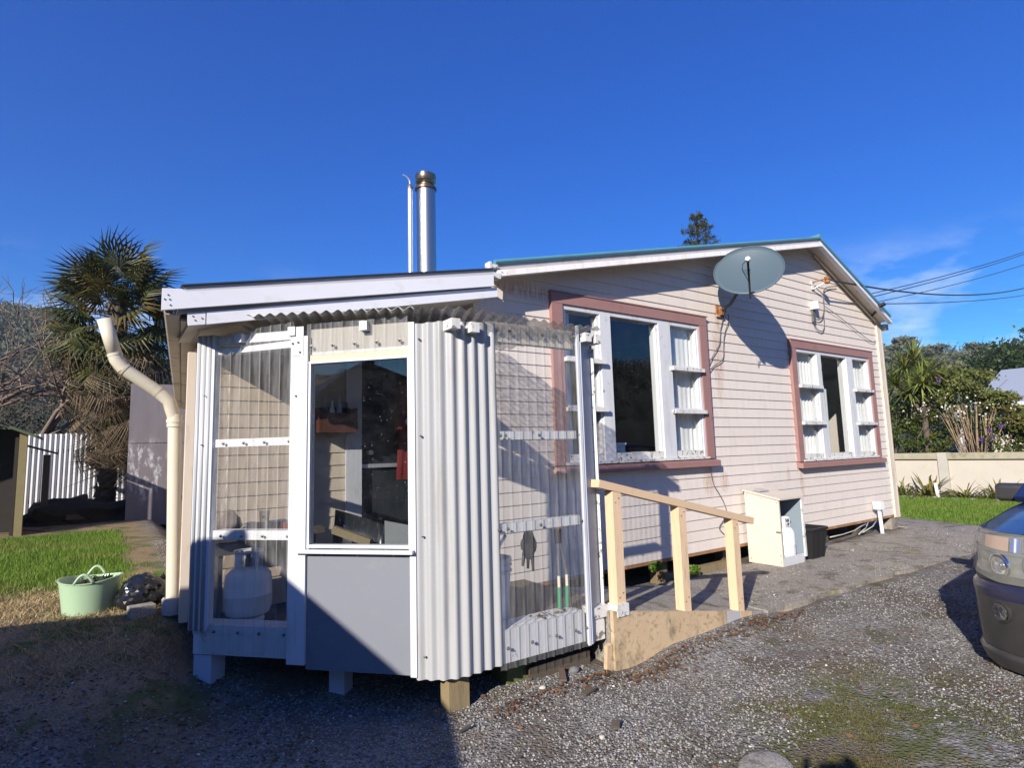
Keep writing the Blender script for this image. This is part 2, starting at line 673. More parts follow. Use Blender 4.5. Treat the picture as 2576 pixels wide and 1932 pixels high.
WALL_PINK = boards_mat('paint_pinkish_cream', (0.67, 0.60, 0.54), [(5.72, 2.84, 0.10, 0.20), (5.66, 2.35, 0.12, 0.55), (5.35, 1.02, 0.12, 0.22), (5.62, 1.00, 0.10, 0.14), (3.1, 2.80, 0.9, 0.10), (6.9, 1.02, 0.05, 0.12), (7.2, 0.9, 0.06, 0.25)])
WALL_CREAM = boards_mat('paint_cream_lean_to', (0.57, 0.485, 0.385), [])
TRIM_CREAM = plain('paint_cream_trim', (0.64, 0.55, 0.455), 0.5, 0.06, 5, dirt=(0.30, 0.20, 0.10), dirt_amt=0.35, dscale=6, stretch=(2, 2, 0.6))
WHITE = plain('paint_white', (0.55, 0.56, 0.59), 0.42, 0.07, 4, bump=0.08, bscale=30, dirt=(0.33, 0.31, 0.28), dirt_amt=0.45, dscale=5, stretch=(2, 2, 0.6))
WHITE_OLD = flaking('paint_white_flaking', (0.58, 0.59, 0.61), (0.26, 0.23, 0.20), 0.64, 16)
WHITE_ROT = flaking('paint_white_weathered', (0.64, 0.63, 0.60), (0.20, 0.18, 0.15), 0.57, 22)
BARGE_WHITE = plain('paint_white_barge', (0.68, 0.685, 0.73), 0.38, 0.05, 2, dirt=(0.50, 0.48, 0.44), dirt_amt=0.45, dscale=5, stretch=(1, 1, 2))
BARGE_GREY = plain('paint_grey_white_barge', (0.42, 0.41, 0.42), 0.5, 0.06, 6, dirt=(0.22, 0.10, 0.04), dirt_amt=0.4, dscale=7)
BARGE_RUST = flaking('paint_white_rust_stained', (0.76, 0.74, 0.72), (0.30, 0.13, 0.05), 0.66, 9, streak=(0.50, 0.30, 0.15))
SOFFIT = plain('paint_soffit', (0.58, 0.53, 0.46), 0.6, 0.1, 3, dirt=(0.26, 0.16, 0.09), dirt_amt=0.4)
PINK = plain('paint_dusty_pink', (0.30, 0.165, 0.15), 0.5, 0.07, 5, dirt=(0.20, 0.10, 0.085), dirt_amt=0.4, dscale=6)
TEAL = plain('roof_paint_teal', (0.085, 0.245, 0.325), 0.35, 0.1, 6, dirt=(0.10, 0.10, 0.09), dirt_amt=0.4, spec=0.5)
ROOF_DARK = plain('roof_edge_dark', (0.035, 0.045, 0.065), 0.4, 0.1)
IRON = plain('iron_painted_off_white', (0.36, 0.365, 0.37), 0.42, 0.08, 3, spec=0.4, dirt=(0.26, 0.245, 0.22), dirt_amt=0.5, dscale=4, stretch=(3, 3, 0.35))
IRON_OLD = plain('iron_roof_weathered', (0.36, 0.36, 0.35), 0.45, 0.15, 6, spec=0.4, metal=0.25, dirt=(0.20, 0.17, 0.13), dirt_amt=0.6)
IRON_FENCE = plain('iron_fence_galvanised', (0.56, 0.57, 0.60), 0.4, 0.08, 3, spec=0.4, metal=0.2)
CLEAR = clear_sheet_mat('clear_corrugated_plastic', 0.09, edge=0.5)
CLEAR_DIM = clear_sheet_mat('clear_corrugated_plastic_aged', 0.14, (0.90, 0.89, 0.87))
CLEAR_ROOF = clear_sheet_mat('clear_roof_plastic_weathered', 0.50, (0.82, 0.81, 0.78), 0.3)
GLASS = glass_mat('window_glass')
GLASS_DOOR = glass_mat('door_glass', (0.86, 0.88, 0.89), 0.012, 0.06)
ALU = plain('aluminium_white', (0.60, 0.61, 0.63), 0.35, 0.03, 5, spec=0.5)
PANEL_GREY = plain('door_panel_pale_grey', (0.185, 0.195, 0.225), 0.38, 0.05, 3, spec=0.4, dirt=(0.27, 0.27, 0.27), dirt_amt=0.35, dscale=5, stretch=(1, 1, 1.5))
BLUE_WHITE = plain('paint_pale_blue_grey', (0.50, 0.53, 0.60), 0.45, 0.04, 4)
TIMBER_CREAM = plain('paint_peach_cream', (0.67, 0.49, 0.32), 0.5, 0.09, 9, bump=0.25, bscale=22, dirt=(0.36, 0.26, 0.15), dirt_amt=0.5, dscale=7, stretch=(6, 6, 0.7))
_t = NT('paint_peach_soiled')
_c = _t.mix(_t.noise(5, 5, 0.6), (0.44, 0.32, 0.20), (0.60, 0.455, 0.29))
_c = _t.mix(_t.rng(_t.noise(3.0, 7, 0.72, stretch=(1.4, 1.4, 0.8)), 0.46, 0.66, 0, 0.85, True), _c, (0.17, 0.145, 0.085))
_c = _t.mix(_t.rng(_t.noise(28, 5, 0.7), 0.54, 0.68, 0, 0.7), _c, (0.10, 0.088, 0.055))
_t.bump(_t.noise(50, 4, 0.6), 0.3, 0.006)
TIMBER_SOILED = _t.set(_c, 0.75, 0.2)
TIMBER_RAW = plain('timber_raw', (0.24, 0.185, 0.105), 0.75, 0.25, 25, stretch=(3, 3, 0.4), bump=0.3, dirt=(0.08, 0.075, 0.04), dirt_amt=0.6)
TIMBER_DARK = plain('timber_dark_weathered', (0.085, 0.070, 0.055), 0.85, 0.3, 20, stretch=(1, 1, 4), bump=0.3)
FLOOR_BROWN = plain('floor_brown_boards', (0.115, 0.085, 0.060), 0.7, 0.2, 12)
SCREW = plain('screw_grey_washer', (0.16, 0.16, 0.155), 0.45, 0.1, 40, metal=0.4)
STEEL = plain('stainless_steel_flue', (0.46, 0.45, 0.43), 0.34, 0.05, 8, metal=1.0, stretch=(1, 1, 0.1), spec=0.5)
STEEL_BURNT = plain('steel_heat_stained', (0.16, 0.115, 0.085), 0.4, 0.3, 8, metal=0.8)
GALV = plain('galvanised_pipe', (0.62, 0.63, 0.66), 0.35, 0.06, 10, metal=0.6)
DISH = plain('dish_grey_paint', (0.072, 0.105, 0.128), 0.45, 0.05, 6)
BLACK = plain('black_plastic', (0.016, 0.016, 0.018), 0.4, 0.2)
BLACK_GLOSS = plain('black_polythene', (0.012, 0.012, 0.013), 0.18, 0.2, spec=0.6)
RUST = plain('rust', (0.26, 0.10, 0.030), 0.8, 0.35, 30, dirt=(0.55, 0.50, 0.42), dirt_amt=0.7, dscale=14)
CABLE = plain('cable_grey', (0.10, 0.095, 0.095), 0.6, 0.05)
CABLE_PALE = plain('cable_white', (0.36, 0.35, 0.32), 0.5, 0.1)
WIRE = plain('overhead_wire', (0.03, 0.035, 0.05), 0.6, 0.05)
PVC = plain('pvc_cream', (0.58, 0.53, 0.42), 0.4, 0.05, 6, dirt=(0.35, 0.28, 0.17), dirt_amt=0.25)
PVC_WHITE = plain('pvc_white', (0.80, 0.80, 0.80), 0.35, 0.03)
GUTTER = plain('gutter_soffit_stained', (0.40, 0.36, 0.32), 0.6, 0.15, 5, dirt=(0.14, 0.09, 0.06), dirt_amt=0.8, dscale=4)
CURTAIN = plain('curtain_white', (0.82, 0.82, 0.80), 0.9, 0.06, 20, spec=0.1)
CURTAIN_BROWN = plain('curtain_brown', (0.20, 0.085, 0.035), 0.9, 0.2, 10, spec=0.1)
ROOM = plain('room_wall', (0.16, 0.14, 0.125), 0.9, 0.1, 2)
DOOR_DARK = plain('house_door_dark', (0.022, 0.027, 0.033), 0.4, 0.2)
TANK_WHITE = plain('gas_bottle_white', (0.70, 0.71, 0.74), 0.35, 0.05, 6, dirt=(0.35, 0.30, 0.25), dirt_amt=0.3)
MAHOGANY = plain('box_red_brown', (0.085, 0.034, 0.024), 0.5, 0.25, 14, stretch=(1, 1, 6))
RED = plain('cloth_red', (0.30, 0.030, 0.028), 0.85, 0.15)
TUB = plain('tub_pale_green', (0.33, 0.46, 0.30), 0.4, 0.05, 6, spec=0.4)
GREEN = plain('grip_green', (0.02, 0.22, 0.11), 0.4, 0.1)
STONE = plain('stone_grey', (0.23, 0.22, 0.205), 0.85, 0.35, 30, bump=0.3, rand=0.4)
LEAF_DRY = plain('dry_leaf', (0.14, 0.075, 0.042), 0.8, 0.4, 25, rand=0.5)
CONC = concrete_mat('concrete_path', (0.29, 0.262, 0.225), (0.16, 0.145, 0.035))
CONC_RAMP = concrete_mat('concrete_ramp', (0.33, 0.305, 0.265))
CONC_TANK = NT('concrete_slab_painted')
_c = CONC_TANK.mix(CONC_TANK.noise(2.2, 6, 0.6, stretch=(3, 3, 0.5)), (0.13, 0.115, 0.125), (0.235, 0.21, 0.225))
_c = CONC_TANK.mix(CONC_TANK.math('MULTIPLY', CONC_TANK.rng(CONC_TANK.noise(5, 6, 0.7, stretch=(2, 2, 0.7)), 0.50, 0.62, 0, 0.8), CONC_TANK.spot((0.55, 1.25), (0.55, 0.65), edge=0.1)), _c, (0.62, 0.62, 0.64))
CONC_TANK = CONC_TANK.set(_c, 0.8, 0.2)
WALL_STREET = plain('wall_render_cream', (0.47, 0.43, 0.365), 0.8, 0.08, 3, dirt=(0.42, 0.38, 0.30), dirt_amt=0.5)
WALL_CAP = plain('wall_cap_lichen', (0.33, 0.30, 0.22), 0.9, 0.3, 9, dirt=(0.15, 0.15, 0.07), dirt_amt=0.8)
GROUND = ground_mat()
GRASS = leaf_mat('grass_blades', (0.065, 0.13, 0.012), (0.18, 0.28, 0.04), 0.6, 0.3, (0.24, 0.23, 0.07), 0.55)
STRAW = leaf_mat('straw_dry_grass', (0.32, 0.22, 0.11), (0.50, 0.39, 0.22), 0.8, 0.1, (0.09, 0.11, 0.03), 0.6)
PALM_LEAF = leaf_mat('palm_frond_green', (0.026, 0.038, 0.012), (0.095, 0.100, 0.030), 0.45, 0.22, (0.17, 0.085, 0.025), 0.85)
PALM_DEAD = leaf_mat('palm_frond_dead', (0.06, 0.045, 0.03), (0.20, 0.15, 0.095), 0.8, 0.15)
BARK = plain('bark_grey_brown', (0.095, 0.075, 0.055), 0.9, 0.4, 18, bump=0.6, stretch=(1, 1, 0.4))
TWIG = plain('twig_grey', (0.17, 0.13, 0.105), 0.9, 0.3, 14)
STEM_PALE = plain('stem_pale_brown', (0.25, 0.175, 0.11), 0.85, 0.25, 16)
LEAF_DARK = leaf_mat('leaf_dark_green', (0.014, 0.030, 0.008), (0.045, 0.070, 0.018), 0.5, 0.2)
LEAF_MID = leaf_mat('leaf_mid_green', (0.035, 0.060, 0.012), (0.10, 0.125, 0.028), 0.5, 0.25, (0.13, 0.095, 0.02), 0.5)
LEAF_YELLOW = leaf_mat('leaf_olive_yellow', (0.075, 0.10, 0.022), (0.20, 0.21, 0.06), 0.5, 0.3, (0.16, 0.10, 0.03), 0.5)
LEAF_BRIGHT = leaf_mat('leaf_bright_green', (0.06, 0.125, 0.015), (0.15, 0.24, 0.03), 0.45, 0.3)
LEAF_CORD = leaf_mat('cabbage_tree_leaf', (0.10, 0.145, 0.03), (0.30, 0.33, 0.10), 0.4, 0.25, (0.24, 0.15, 0.05), 0.5)
LEAF_FLAX = leaf_mat('flax_leaf', (0.07, 0.10, 0.022), (0.22, 0.19, 0.05), 0.4, 0.2, (0.20, 0.09, 0.05), 0.6)
LEAF_PINE = leaf_mat('norfolk_pine_leaf', (0.016, 0.030, 0.014), (0.085, 0.095, 0.035), 0.6, 0.15)
FLOWER = leaf_mat('flower_purple', (0.10, 0.045, 0.22), (0.20, 0.09, 0.36), 0.6, 0.2)
FLOWER_W = leaf_mat('flower_white', (0.55, 0.53, 0.42), (0.78, 0.76, 0.66), 0.6, 0.2)
FOREST = leaf_mat('forest_leaf', (0.048, 0.062, 0.040), (0.13, 0.14, 0.085), 0.8, 0.1, (0.125, 0.105, 0.07), 0.7)
HILL = plain('hill_scrub', (0.040, 0.045, 0.024), 0.95, 0.35, 0.08, dirt=(0.075, 0.06, 0.035), dirt_amt=0.7, dscale=0.03)
ROOF_GREY = plain('neighbour_roof_iron', (0.30, 0.335, 0.38), 0.4, 0.06, 2)
CAR_BLUE = car_paint('car_paint_blue', (0.008, 0.018, 0.075), 0.28, 0.08)
CAR_GREY = car_paint('car_plastic_dark_grey', (0.024, 0.023, 0.025), 0.45, 0.10)
CAR_NAVY = car_paint('car_paint_navy', (0.012, 0.015, 0.045), 0.35, 0.06)
LENS = NT('headlight_lens_clouded')
LENS.b.inputs['Transmission Weight'].default_value = 0.0
_c = LENS.mix(LENS.noise(8, 4), (0.44, 0.44, 0.38), (0.62, 0.62, 0.54))
LENS.set(_c, 0.18, 0.5)
LENS.b.inputs['Alpha'].default_value = 0.22
LENS.b.inputs['Coat Weight'].default_value = 0.6
LENS = LENS.m
LAMP_BOWL = plain('lamp_bowl_grey', (0.26, 0.26, 0.24), 0.28, 0.4, 14, metal=0.7)
CHROME = plain('reflector_chrome', (0.75, 0.76, 0.78), 0.12, 0.05, metal=1.0)
AMBER = plain('indicator_amber', (0.40, 0.25, 0.18), 0.3, 0.1)
TYRE = plain('tyre_rubber', (0.02, 0.02, 0.02), 0.8, 0.2)
SHED_DARK = plain('shed_dark_boards', (0.035, 0.030, 0.026), 0.85, 0.3, 8)
SHED_ROOF = plain('shed_roof_green', (0.075, 0.10, 0.055), 0.7, 0.2, 4, dirt=(0.20, 0.16, 0.09), dirt_amt=0.6)
GARAGE_WALL = plain('garage_boards', (0.10, 0.095, 0.09), 0.8, 0.15, 3)


# ------------------------------------------------------------------ the setting
RND = random.Random(11)
NR = np.random.default_rng(7)


def axis_coords(fine0, fine1, step, far):
    a = list(np.arange(fine0, fine1 + 1e-6, step))
    d, x = step, fine1
    while x < far:
        d *= 1.35
        x += d
        a.append(x)
    d, x = step, fine0
    while x > -far:
        d *= 1.35
        x -= d
        a.insert(0, x)
    return np.array(a)


gx = axis_coords(-3.0, 11.0, 0.09, 900)
gy = axis_coords(-4.5, 9.0, 0.09, 900)
GX, GY = np.meshgrid(gx, gy)
GZ = gz(GX, GY)
nx, ny = len(gx), len(gy)
idx = np.arange(nx * ny).reshape(ny, nx)
Fq = np.stack([idx[:-1, :-1], idx[:-1, 1:], idx[1:, 1:], idx[1:, :-1]], -1).reshape(-1, 4)
ground = big_mesh('ground', np.stack([GX, GY, GZ], -1).reshape(-1, 3), Fq, GROUND, smooth=True)
tag(ground, 'grey gravel and bare earth ground around the house', None, kind='structure')

# concrete path along the wall
_e = np.interp(np.linspace(4.30, 10.35, 46), [4.30, 5.4, 6.8, 8.1, 9.3, 10.35], [-1.24, -1.29, -1.33, -1.40, -1.52, -1.75])
PATH = [(float(x_), float(y_) + RND.gauss(0, 0.012)) for x_, y_ in zip(np.linspace(4.30, 10.35, 46), _e)] + [ (10.8, -0.4), (11.15, 0.55), (9.95, 0.62), (9.9, -0.10), (4.30, -0.10)]
mb = MB()
mb.prism([(x, y, 0.0) for x, y in PATH], (0, 0, 0.105))
path = mb.obj('path', CONC)
tag(path, 'mossy grey concrete path along the weatherboard wall', kind='structure')


# hills all round, the wooded ones the photograph shows to the left and right and the ones its panes mirror
def hill_el(az):
    """skyline elevation, degrees, by compass angle from +Y"""
    xs = [-180, -140, -100, -60, -30, -12, -7, -4.5, -2, 0.5, 4, 8, 20, 50, 64, 67, 70, 73, 76, 80, 95, 120, 150, 180]
    es = [8.0, 8.5, 8.0, 9.0, 10.5, 11.8, 11.9, 11.7, 10.6, 8.8, 8.0, 7.5, 7.0, 6.8, 7.2, 7.4, 6.6, 6.3, 6.2, 6.6, 6.8, 8.5, 8.0, 8.0]
    return np.interp(az, xs, es)


azs = np.linspace(-180, 180, 361)
rs = np.array([70, 95, 120, 150, 180, 215, 250, 300, 380])
prof = np.array([0, 0.08, 0.22, 0.42, 0.66, 0.88, 1.0, 0.9, 0.3])
HV = np.zeros((len(rs), len(azs), 3))
for i, (r_, p_) in enumerate(zip(rs, prof)):
    e = np.tan(np.radians(hill_el(azs) * 0.93)) * 250
    wob = 1 + 0.05 * np.sin(np.radians(azs) * 9 + i) + 0.03 * np.sin(np.radians(azs) * 23 + 2 * i)
    HV[i, :, 0] = np.sin(np.radians(azs)) * r_
    HV[i, :, 1] = np.cos(np.radians(azs)) * r_ - 4
    HV[i, :, 2] = 0.2 + e * p_ * (wob if 0 < i < 6 else 1)
hi = np.arange(len(rs) * len(azs)).reshape(len(rs), len(azs))
HF = np.stack([hi[:-1, :-1], hi[1:, :-1], hi[1:, 1:], hi[:-1, 1:]], -1).reshape(-1, 4)
hills = big_mesh('hills', HV.reshape(-1, 3), HF, HILL, smooth=True)
tag(hills, 'dark wooded hills around the property', kind='structure')


def leaf_quads(C, size, rng, flat=0.0, aspect=0.55):
    """one bent leaf (two triangles as a quad) at each centre"""
    n = len(C)
    d = rng.normal(size=(n, 3))
    d[:, 2] *= (1 - flat)
    d /= np.linalg.norm(d, axis=1, keepdims=True) + 1e-9
    e = rng.normal(size=(n, 3))
    e -= d * (e * d).sum(1, keepdims=True)
    e /= np.linalg.norm(e, axis=1, keepdims=True) + 1e-9
    s = (size * rng.uniform(0.6, 1.3, n))[:, None]
    a = C - d * s * 0.5
    b = C + e * s * aspect * 0.5
    c = C + d * s * 0.5
    f = C - e * s * aspect * 0.5
    V = np.stack([a, b, c, f], 1).reshape(-1, 3)
    F = np.arange(4 * n).reshape(n, 4)
    return V, F


def shell_points(c, r, n, rng, inner=0.55):
    d = rng.normal(size=(n, 3))
    d /= np.linalg.norm(d, axis=1, keepdims=True)
    k = inner + (1 - inner) * rng.random(n) ** 0.6
    return np.asarray(c) + d * k[:, None] * np.asarray(r)


# the wood on the hills: crowns as clumps of leaves, one mass
fc, fl = [], []
for az0, az1, n_ in ((-9, 6, 480), (-55, -9, 420), (60, 79, 640), (79, 100, 160), (100, 178, 420), (-178, -60, 160)):
    for k in range(n_):
        az = RND.uniform(az0, az1)
        t = RND.random() ** 0.6
        r_ = 110 + 143 * t
        e = math.tan(rad(float(hill_el(az)) * 0.93)) * 250 * float(np.interp(r_, rs, prof))
        s_ = RND.uniform(2.2, 5.0)
        c = (math.sin(rad(az)) * r_, math.cos(rad(az)) * r_ - 4, 0.2 + e + s_ * 0.35)
        fc.append(shell_points(c, (s_, s_, s_ * RND.uniform(0.55, 1.15)), 170, NR, 0.5))
V, F = leaf_quads(np.concatenate(fc), 0.75, NR, aspect=0.8)
forest = big_mesh('forest', V, F, FOREST)
tag(forest, 'distant bush covering the hillsides', kind='stuff')

# lawns as blades of grass


def blades(name, pts, h, w, mat, lean=0.5, parent=None):
    n = len(pts)
    a = NR.uniform(0, 2 * PI, n)
    hh = h * NR.uniform(0.5, 1.25, n)
    d = np.stack([np.cos(a), np.sin(a), np.zeros(n)], 1)
    b2 = NR.uniform(0, 2 * PI, n)
    ln = np.stack([np.cos(b2), np.sin(b2), np.zeros(n)], 1) * (hh * lean * NR.uniform(0, 1, n))[:, None]
    z = np.array([0, 0, 1.0])
    p = np.asarray(pts)
    V = np.stack([p - d * w / 2, p + d * w / 2, p + ln + z * hh[:, None]], 1).reshape(-1, 3)
    return big_mesh(name, V, np.arange(3 * n).reshape(n, 3), mat, parent)


def lawn_left(n):
    x = NR.uniform(-3.2, 0.55, n)
    y = 1.2 + 5.4 * NR.random(n) ** 1.3
    wob = 0.25 * np.sin(x * 3.1) + 0.2 * np.sin(x * 7 + 1) + 0.15 * NR.normal(size=n)
    edge_ = 0.20 + 0.05 * np.sin(y * 5) + 0.05 * NR.normal(size=n)
    patch = (y > 1.25) & (y < 2.3) & (x < 0.52) & (x > 0.1) & (NR.random(n) < 0.6)
    k = ((y + 0.8 * x + wob > 1.45) & (x < edge_) & (y < 6.5)) | patch
    x, y = x[k], y[k]
    return np.stack([x, y, gz(x, y) - 0.005], 1)


g1 = blades('lawn', lawn_left(90000), 0.055, 0.007, GRASS)
tag(g1, 'short green lawn beside the house left corner', kind='stuff')
x = NR.uniform(10.5, 16.6, 90000)
y = NR.uniform(-3.0, 6.0, 90000)
k = (x - 0.45 * y + 0.2 * np.sin(y * 2.2) > 10.8) & (x > 10.4)
x, y = x[k], y[k]
g2 = blades('lawn', np.stack([x, y, gz(x, y) - 0.005], 1), 0.06, 0.012, GRASS)
tag(g2, 'short green lawn in front of the cream street wall', kind='stuff')
# straw and dead grass on the bare earth
n = 22000
x = NR.uniform(-2.2, 0.40, n)
y = NR.uniform(0.0, 2.4, n)
k = (np.sin(x * 4.1 + 1) * np.sin(y * 3.3) + 0.5 * NR.normal(size=n) > -0.25)
x, y = x[k], y[k]
g3 = blades('straw', np.stack([x, y, gz(x, y) - 0.003], 1), 0.035, 0.008, STRAW, lean=2.2)
tag(g3, 'dry straw strewn on the bare earth by the green tub', kind='stuff')

# loose gravel
ico = bmesh.new()
bmesh.ops.create_icosphere(ico, subdivisions=1, radius=1.0)
IV = np.array([v.co[:] for v in ico.verts])
IF = np.array([[v.index for v in f.verts] for f in ico.faces])
ico.free()


def pebbles(name, x, y, size, mat, label, embed=0.25, top=None):
    n = len(x)
    s = size * NR.uniform(0.5, 1.5, n)
    sc3 = s[:, None] * NR.uniform(0.6, 1.2, (n, 3)) * np.array([1, 1, 0.62])
    a = NR.uniform(0, 2 * PI, n)
    ca, sa = np.cos(a), np.sin(a)
    P = IV[None] * (1 + 0.22 * NR.normal(size=(n, len(IV), 1))) * sc3[:, None, :]
    Px = P[..., 0] * ca[:, None] - P[..., 1] * sa[:, None]
    Py = P[..., 0] * sa[:, None] + P[..., 1] * ca[:, None]
    z = (gz(x, y) if top is None else top) + s * embed
    V = np.stack([Px + x[:, None], Py + y[:, None], P[..., 2] + z[:, None]], -1).reshape(-1, 3)
    F = (IF[None] + (np.arange(n) * len(IV))[:, None, None]).reshape(-1, 3)
    o = big_mesh(name, V, F, mat)
    return tag(o, label, kind='stuff')


def ok_gravel(x, y):
    in_path = (x > 4.25) & (y > -1.30 - 0.05 * (x - 4.3))
    in_ramp = (x > 2.55) & (x < 4.5) & (y > -1.26)
    left = (x < 0.5) & (y > -0.35)
    house = (x > 0.75) & (y > -0.3)
    return ~(in_path | in_ramp | left | house)


GRAVEL = NT('gravel_stones')
_g = GRAVEL.n('ShaderNodeNewGeometry')
_cr = GRAVEL.n('ShaderNodeValToRGB')
for pos_, c_ in ((0.0, (0.105, 0.10, 0.094)), (0.45, (0.17, 0.164, 0.156)), (0.90, (0.225, 0.218, 0.208)), (0.965, (0.19, 0.14, 0.095)), (1.0, (0.33, 0.32, 0.305))):
    if pos_ in (0.0, 1.0):
        e_ = _cr.color_ramp.elements[0 if pos_ == 0.0 else 1]
    else:
        e_ = _cr.color_ramp.elements.new(pos_)
    e_.position = pos_
    e_.color = (*c_, 1)
GRAVEL.l(_g.outputs['Random Per Island'], _cr.inputs[0])
GRAVEL = GRAVEL.set(_cr.outputs[0], 0.85, 0.2)
n = 110000
rr = 2.3 + 6.5 * NR.random(n) ** 1.5
aa = np.radians(NR.uniform(-10, 78, n))
x, y = rr * np.sin(aa), -4 + rr * np.cos(aa)
moss_ = 0.75 * np.exp(-(((x - 3.15) / 0.9) ** 2 + ((y + 2.5) / 0.55) ** 2))
dens = 0.52 - moss_ + 0.30 * np.sin(x * 5.1 + y * 3) * np.sin(y * 6.3 - x) + 0.42 * np.sin(x * 2.3 + 1.2) * np.sin(y * 2.9 + 0.4) + 0.25 * NR.normal(size=n)
k = ok_gravel(x, y) & (dens > 0.20)
pebbles('gravel', x[k], y[k], 0.0058, GRAVEL, 'loose grey gravel covering the driveway')
# grit washed onto the path
n = 5200
x = NR.uniform(4.4, 10.2, n)
y = -1.30 + NR.random(n) ** 1.7 * 1.15 - 0.04 * (x - 4.3) * 0.3
k = (y > np.interp(x, np.linspace(4.30, 10.35, 46), _e) + 0.03) & (np.sin(x * 3.1) * np.sin(y * 5 + 1) + 0.7 * NR.normal(size=n) > 0.1)
pebbles('path_grit', x[k], y[k], 0.006, GRAVEL, 'loose grit lying on the concrete path', 0.2, 0.105)
# moss and flat weeds in the worn patches of the drive
n = 26000
x = NR.normal(3.15, 0.55, n)
y = NR.normal(-2.48, 0.33, n)
cl_ = np.sin(x * 6.1 + 1) * np.sin(y * 7.3 + x * 2) + 0.5 * np.sin(x * 13) * np.sin(y * 15 + 2) + 0.35 * NR.normal(size=n)
k = (cl_ > 0.05) & ok_gravel(x, y)
x, y = x[k], y[k]
MOSS = leaf_mat('moss_and_weeds', (0.045, 0.048, 0.014), (0.125, 0.125, 0.040), 0.9, 0.1, (0.11, 0.075, 0.04), 0.7)
tag(blades('moss', np.stack([x, y, gz(x, y) - 0.001], 1), 0.012, 0.007, MOSS, lean=1.2), 'low green moss and weeds in the worn patch of the driveway', kind='stuff')
# scraps of bark, twig and leaf in the shade left of the porch
n = 2600
x = NR.uniform(-1.6, 0.9, n)
y = NR.uniform(-2.0, 0.1, n)
V, F = leaf_quads(np.stack([x, y, gz(x, y) + 0.010], 1), 0.030, NR, flat=0.9, aspect=0.3)
tag(big_mesh('ground_scraps', V, F, LEAF_DRY), 'scraps of bark and leaf on the shaded ground left of the porch', kind='stuff')
n = 9000
x = NR.uniform(-1.8, 0.9, n)
y = NR.uniform(-1.9, 0.0, n)
k = np.sin(x * 3 + 1) * np.sin(y * 4) + 0.6 * NR.normal(size=n) > -0.1
pebbles('gravel', x[k], y[k], 0.0062, GRAVEL, 'thin gravel on the shaded ground left of the porch')
# fallen leaf litter, each leaf a bent scrap, strewn over the gravel
n = 1500
rr = 2.4 + 5.0 * NR.random(n) ** 1.2
aa = np.radians(NR.uniform(-5, 76, n))
x, y = rr * np.sin(aa), -4 + rr * np.cos(aa)
k = ok_gravel(x, y) & (np.sin(x * 1.9) * np.sin(y * 2.3 + 1) + 0.6 * NR.normal(size=n) > 0.0)
x, y = x[k], y[k]
t_ = NR.random(700)
x = np.concatenate([x, 1.75 + 2.9 * t_])
y = np.concatenate([y, -1.30 - 0.03 * t_ + np.where(t_ < 0.3, 0.10, 0) - np.abs(NR.normal(size=700)) * 0.07])
V, F = leaf_quads(np.stack([x, y, gz(x, y) + 0.012], 1), 0.030, NR, flat=0.85, aspect=0.5)
tag(big_mesh('leaf_litter', V, F, LEAF_DRY), 'brown leaf litter strewn over the gravel', kind='stuff')


# ------------------------------------------------------------------ the house
house = thing('house', 'cream weatherboard house with a gable, pink trimmed windows and a lean-to', 'house', (5.0, 3.0, 0.0))


def bl(x):          # underside of the barge along the long slope
    return 2.812 + 0.2325 * (x - 2.57)


def br(x):          # underside along the short slope
    return 4.028 - 0.452 * (x - 7.80)


def board(parent, mat, x0b, x1b, x0t, x1t, za, zb, z0, z1, y=0.0, lip=0.0135, top=0.004):
    """one weatherboard, its foot standing proud of the board below; za..zb the cut piece of the row z0..z1"""
    def th(z):
        t = (z - z0) / (z1 - z0)
        return lip + (top - lip) * t
    m_ = MB()
    ta, tb = th(za), th(zb)
    m_.hexa([(x0b, y - ta, za), (x1b, y - ta, za), (x1b, y, za), (x0b, y, za), (x0t, y - tb, zb), (x1t, y - tb, zb), (x1t, y, zb), (x0t, y, zb)])
    return m_.obj('weatherboard', mat, parent)


W1 = dict(x0=3.225, x1=5.43, z0=1.262, z1=2.82, cas=0.125, top=0.10)
W2 = dict(x0=7.13, x1=9.365, z0=1.165, z1=2.722, cas=0.118, top=0.10)
OPEN = [(w['x0'] + w['cas'], w['x1'] - w['cas'], w['z0'] + 0.02, w['z1'] - w['top']) for w in (W1, W2)]

wall = MB()
X0, X1, ZB = 2.45, 9.75, 0.34
YI = 0.11


def core(x0, x1, z0a, z0b, z1a, z1b):
    wall.hexa([(x0, 0, z0a), (x1, 0, z0b), (x1, YI, z0b), (x0, YI, z0a), (x0, 0, z1a), (x1, 0, z1b), (x1, YI, z1b), (x0, YI, z1a)])


def tops(x):
    return min(bl(x), br(x)) + 0.045


xs_ = [X0, OPEN[0][0], OPEN[0][1], OPEN[1][0], 7.80, OPEN[1][1], X1]
for i, (a, b) in enumerate(zip(xs_[:-1], xs_[1:])):
    mid_ = (a + b) / 2
    op = next((o for o in OPEN if o[0] - 1e-6 <= mid_ <= o[1] + 1e-6), None)
    if op:
        core(a, b, ZB, ZB, op[2], op[2])
        core(a, b, op[3], op[3], tops(a), tops(b))
    else:
        core(a, b, ZB, ZB, tops(a), tops(b))
gable = wall.obj('gable_wall', WALL_PINK, house)

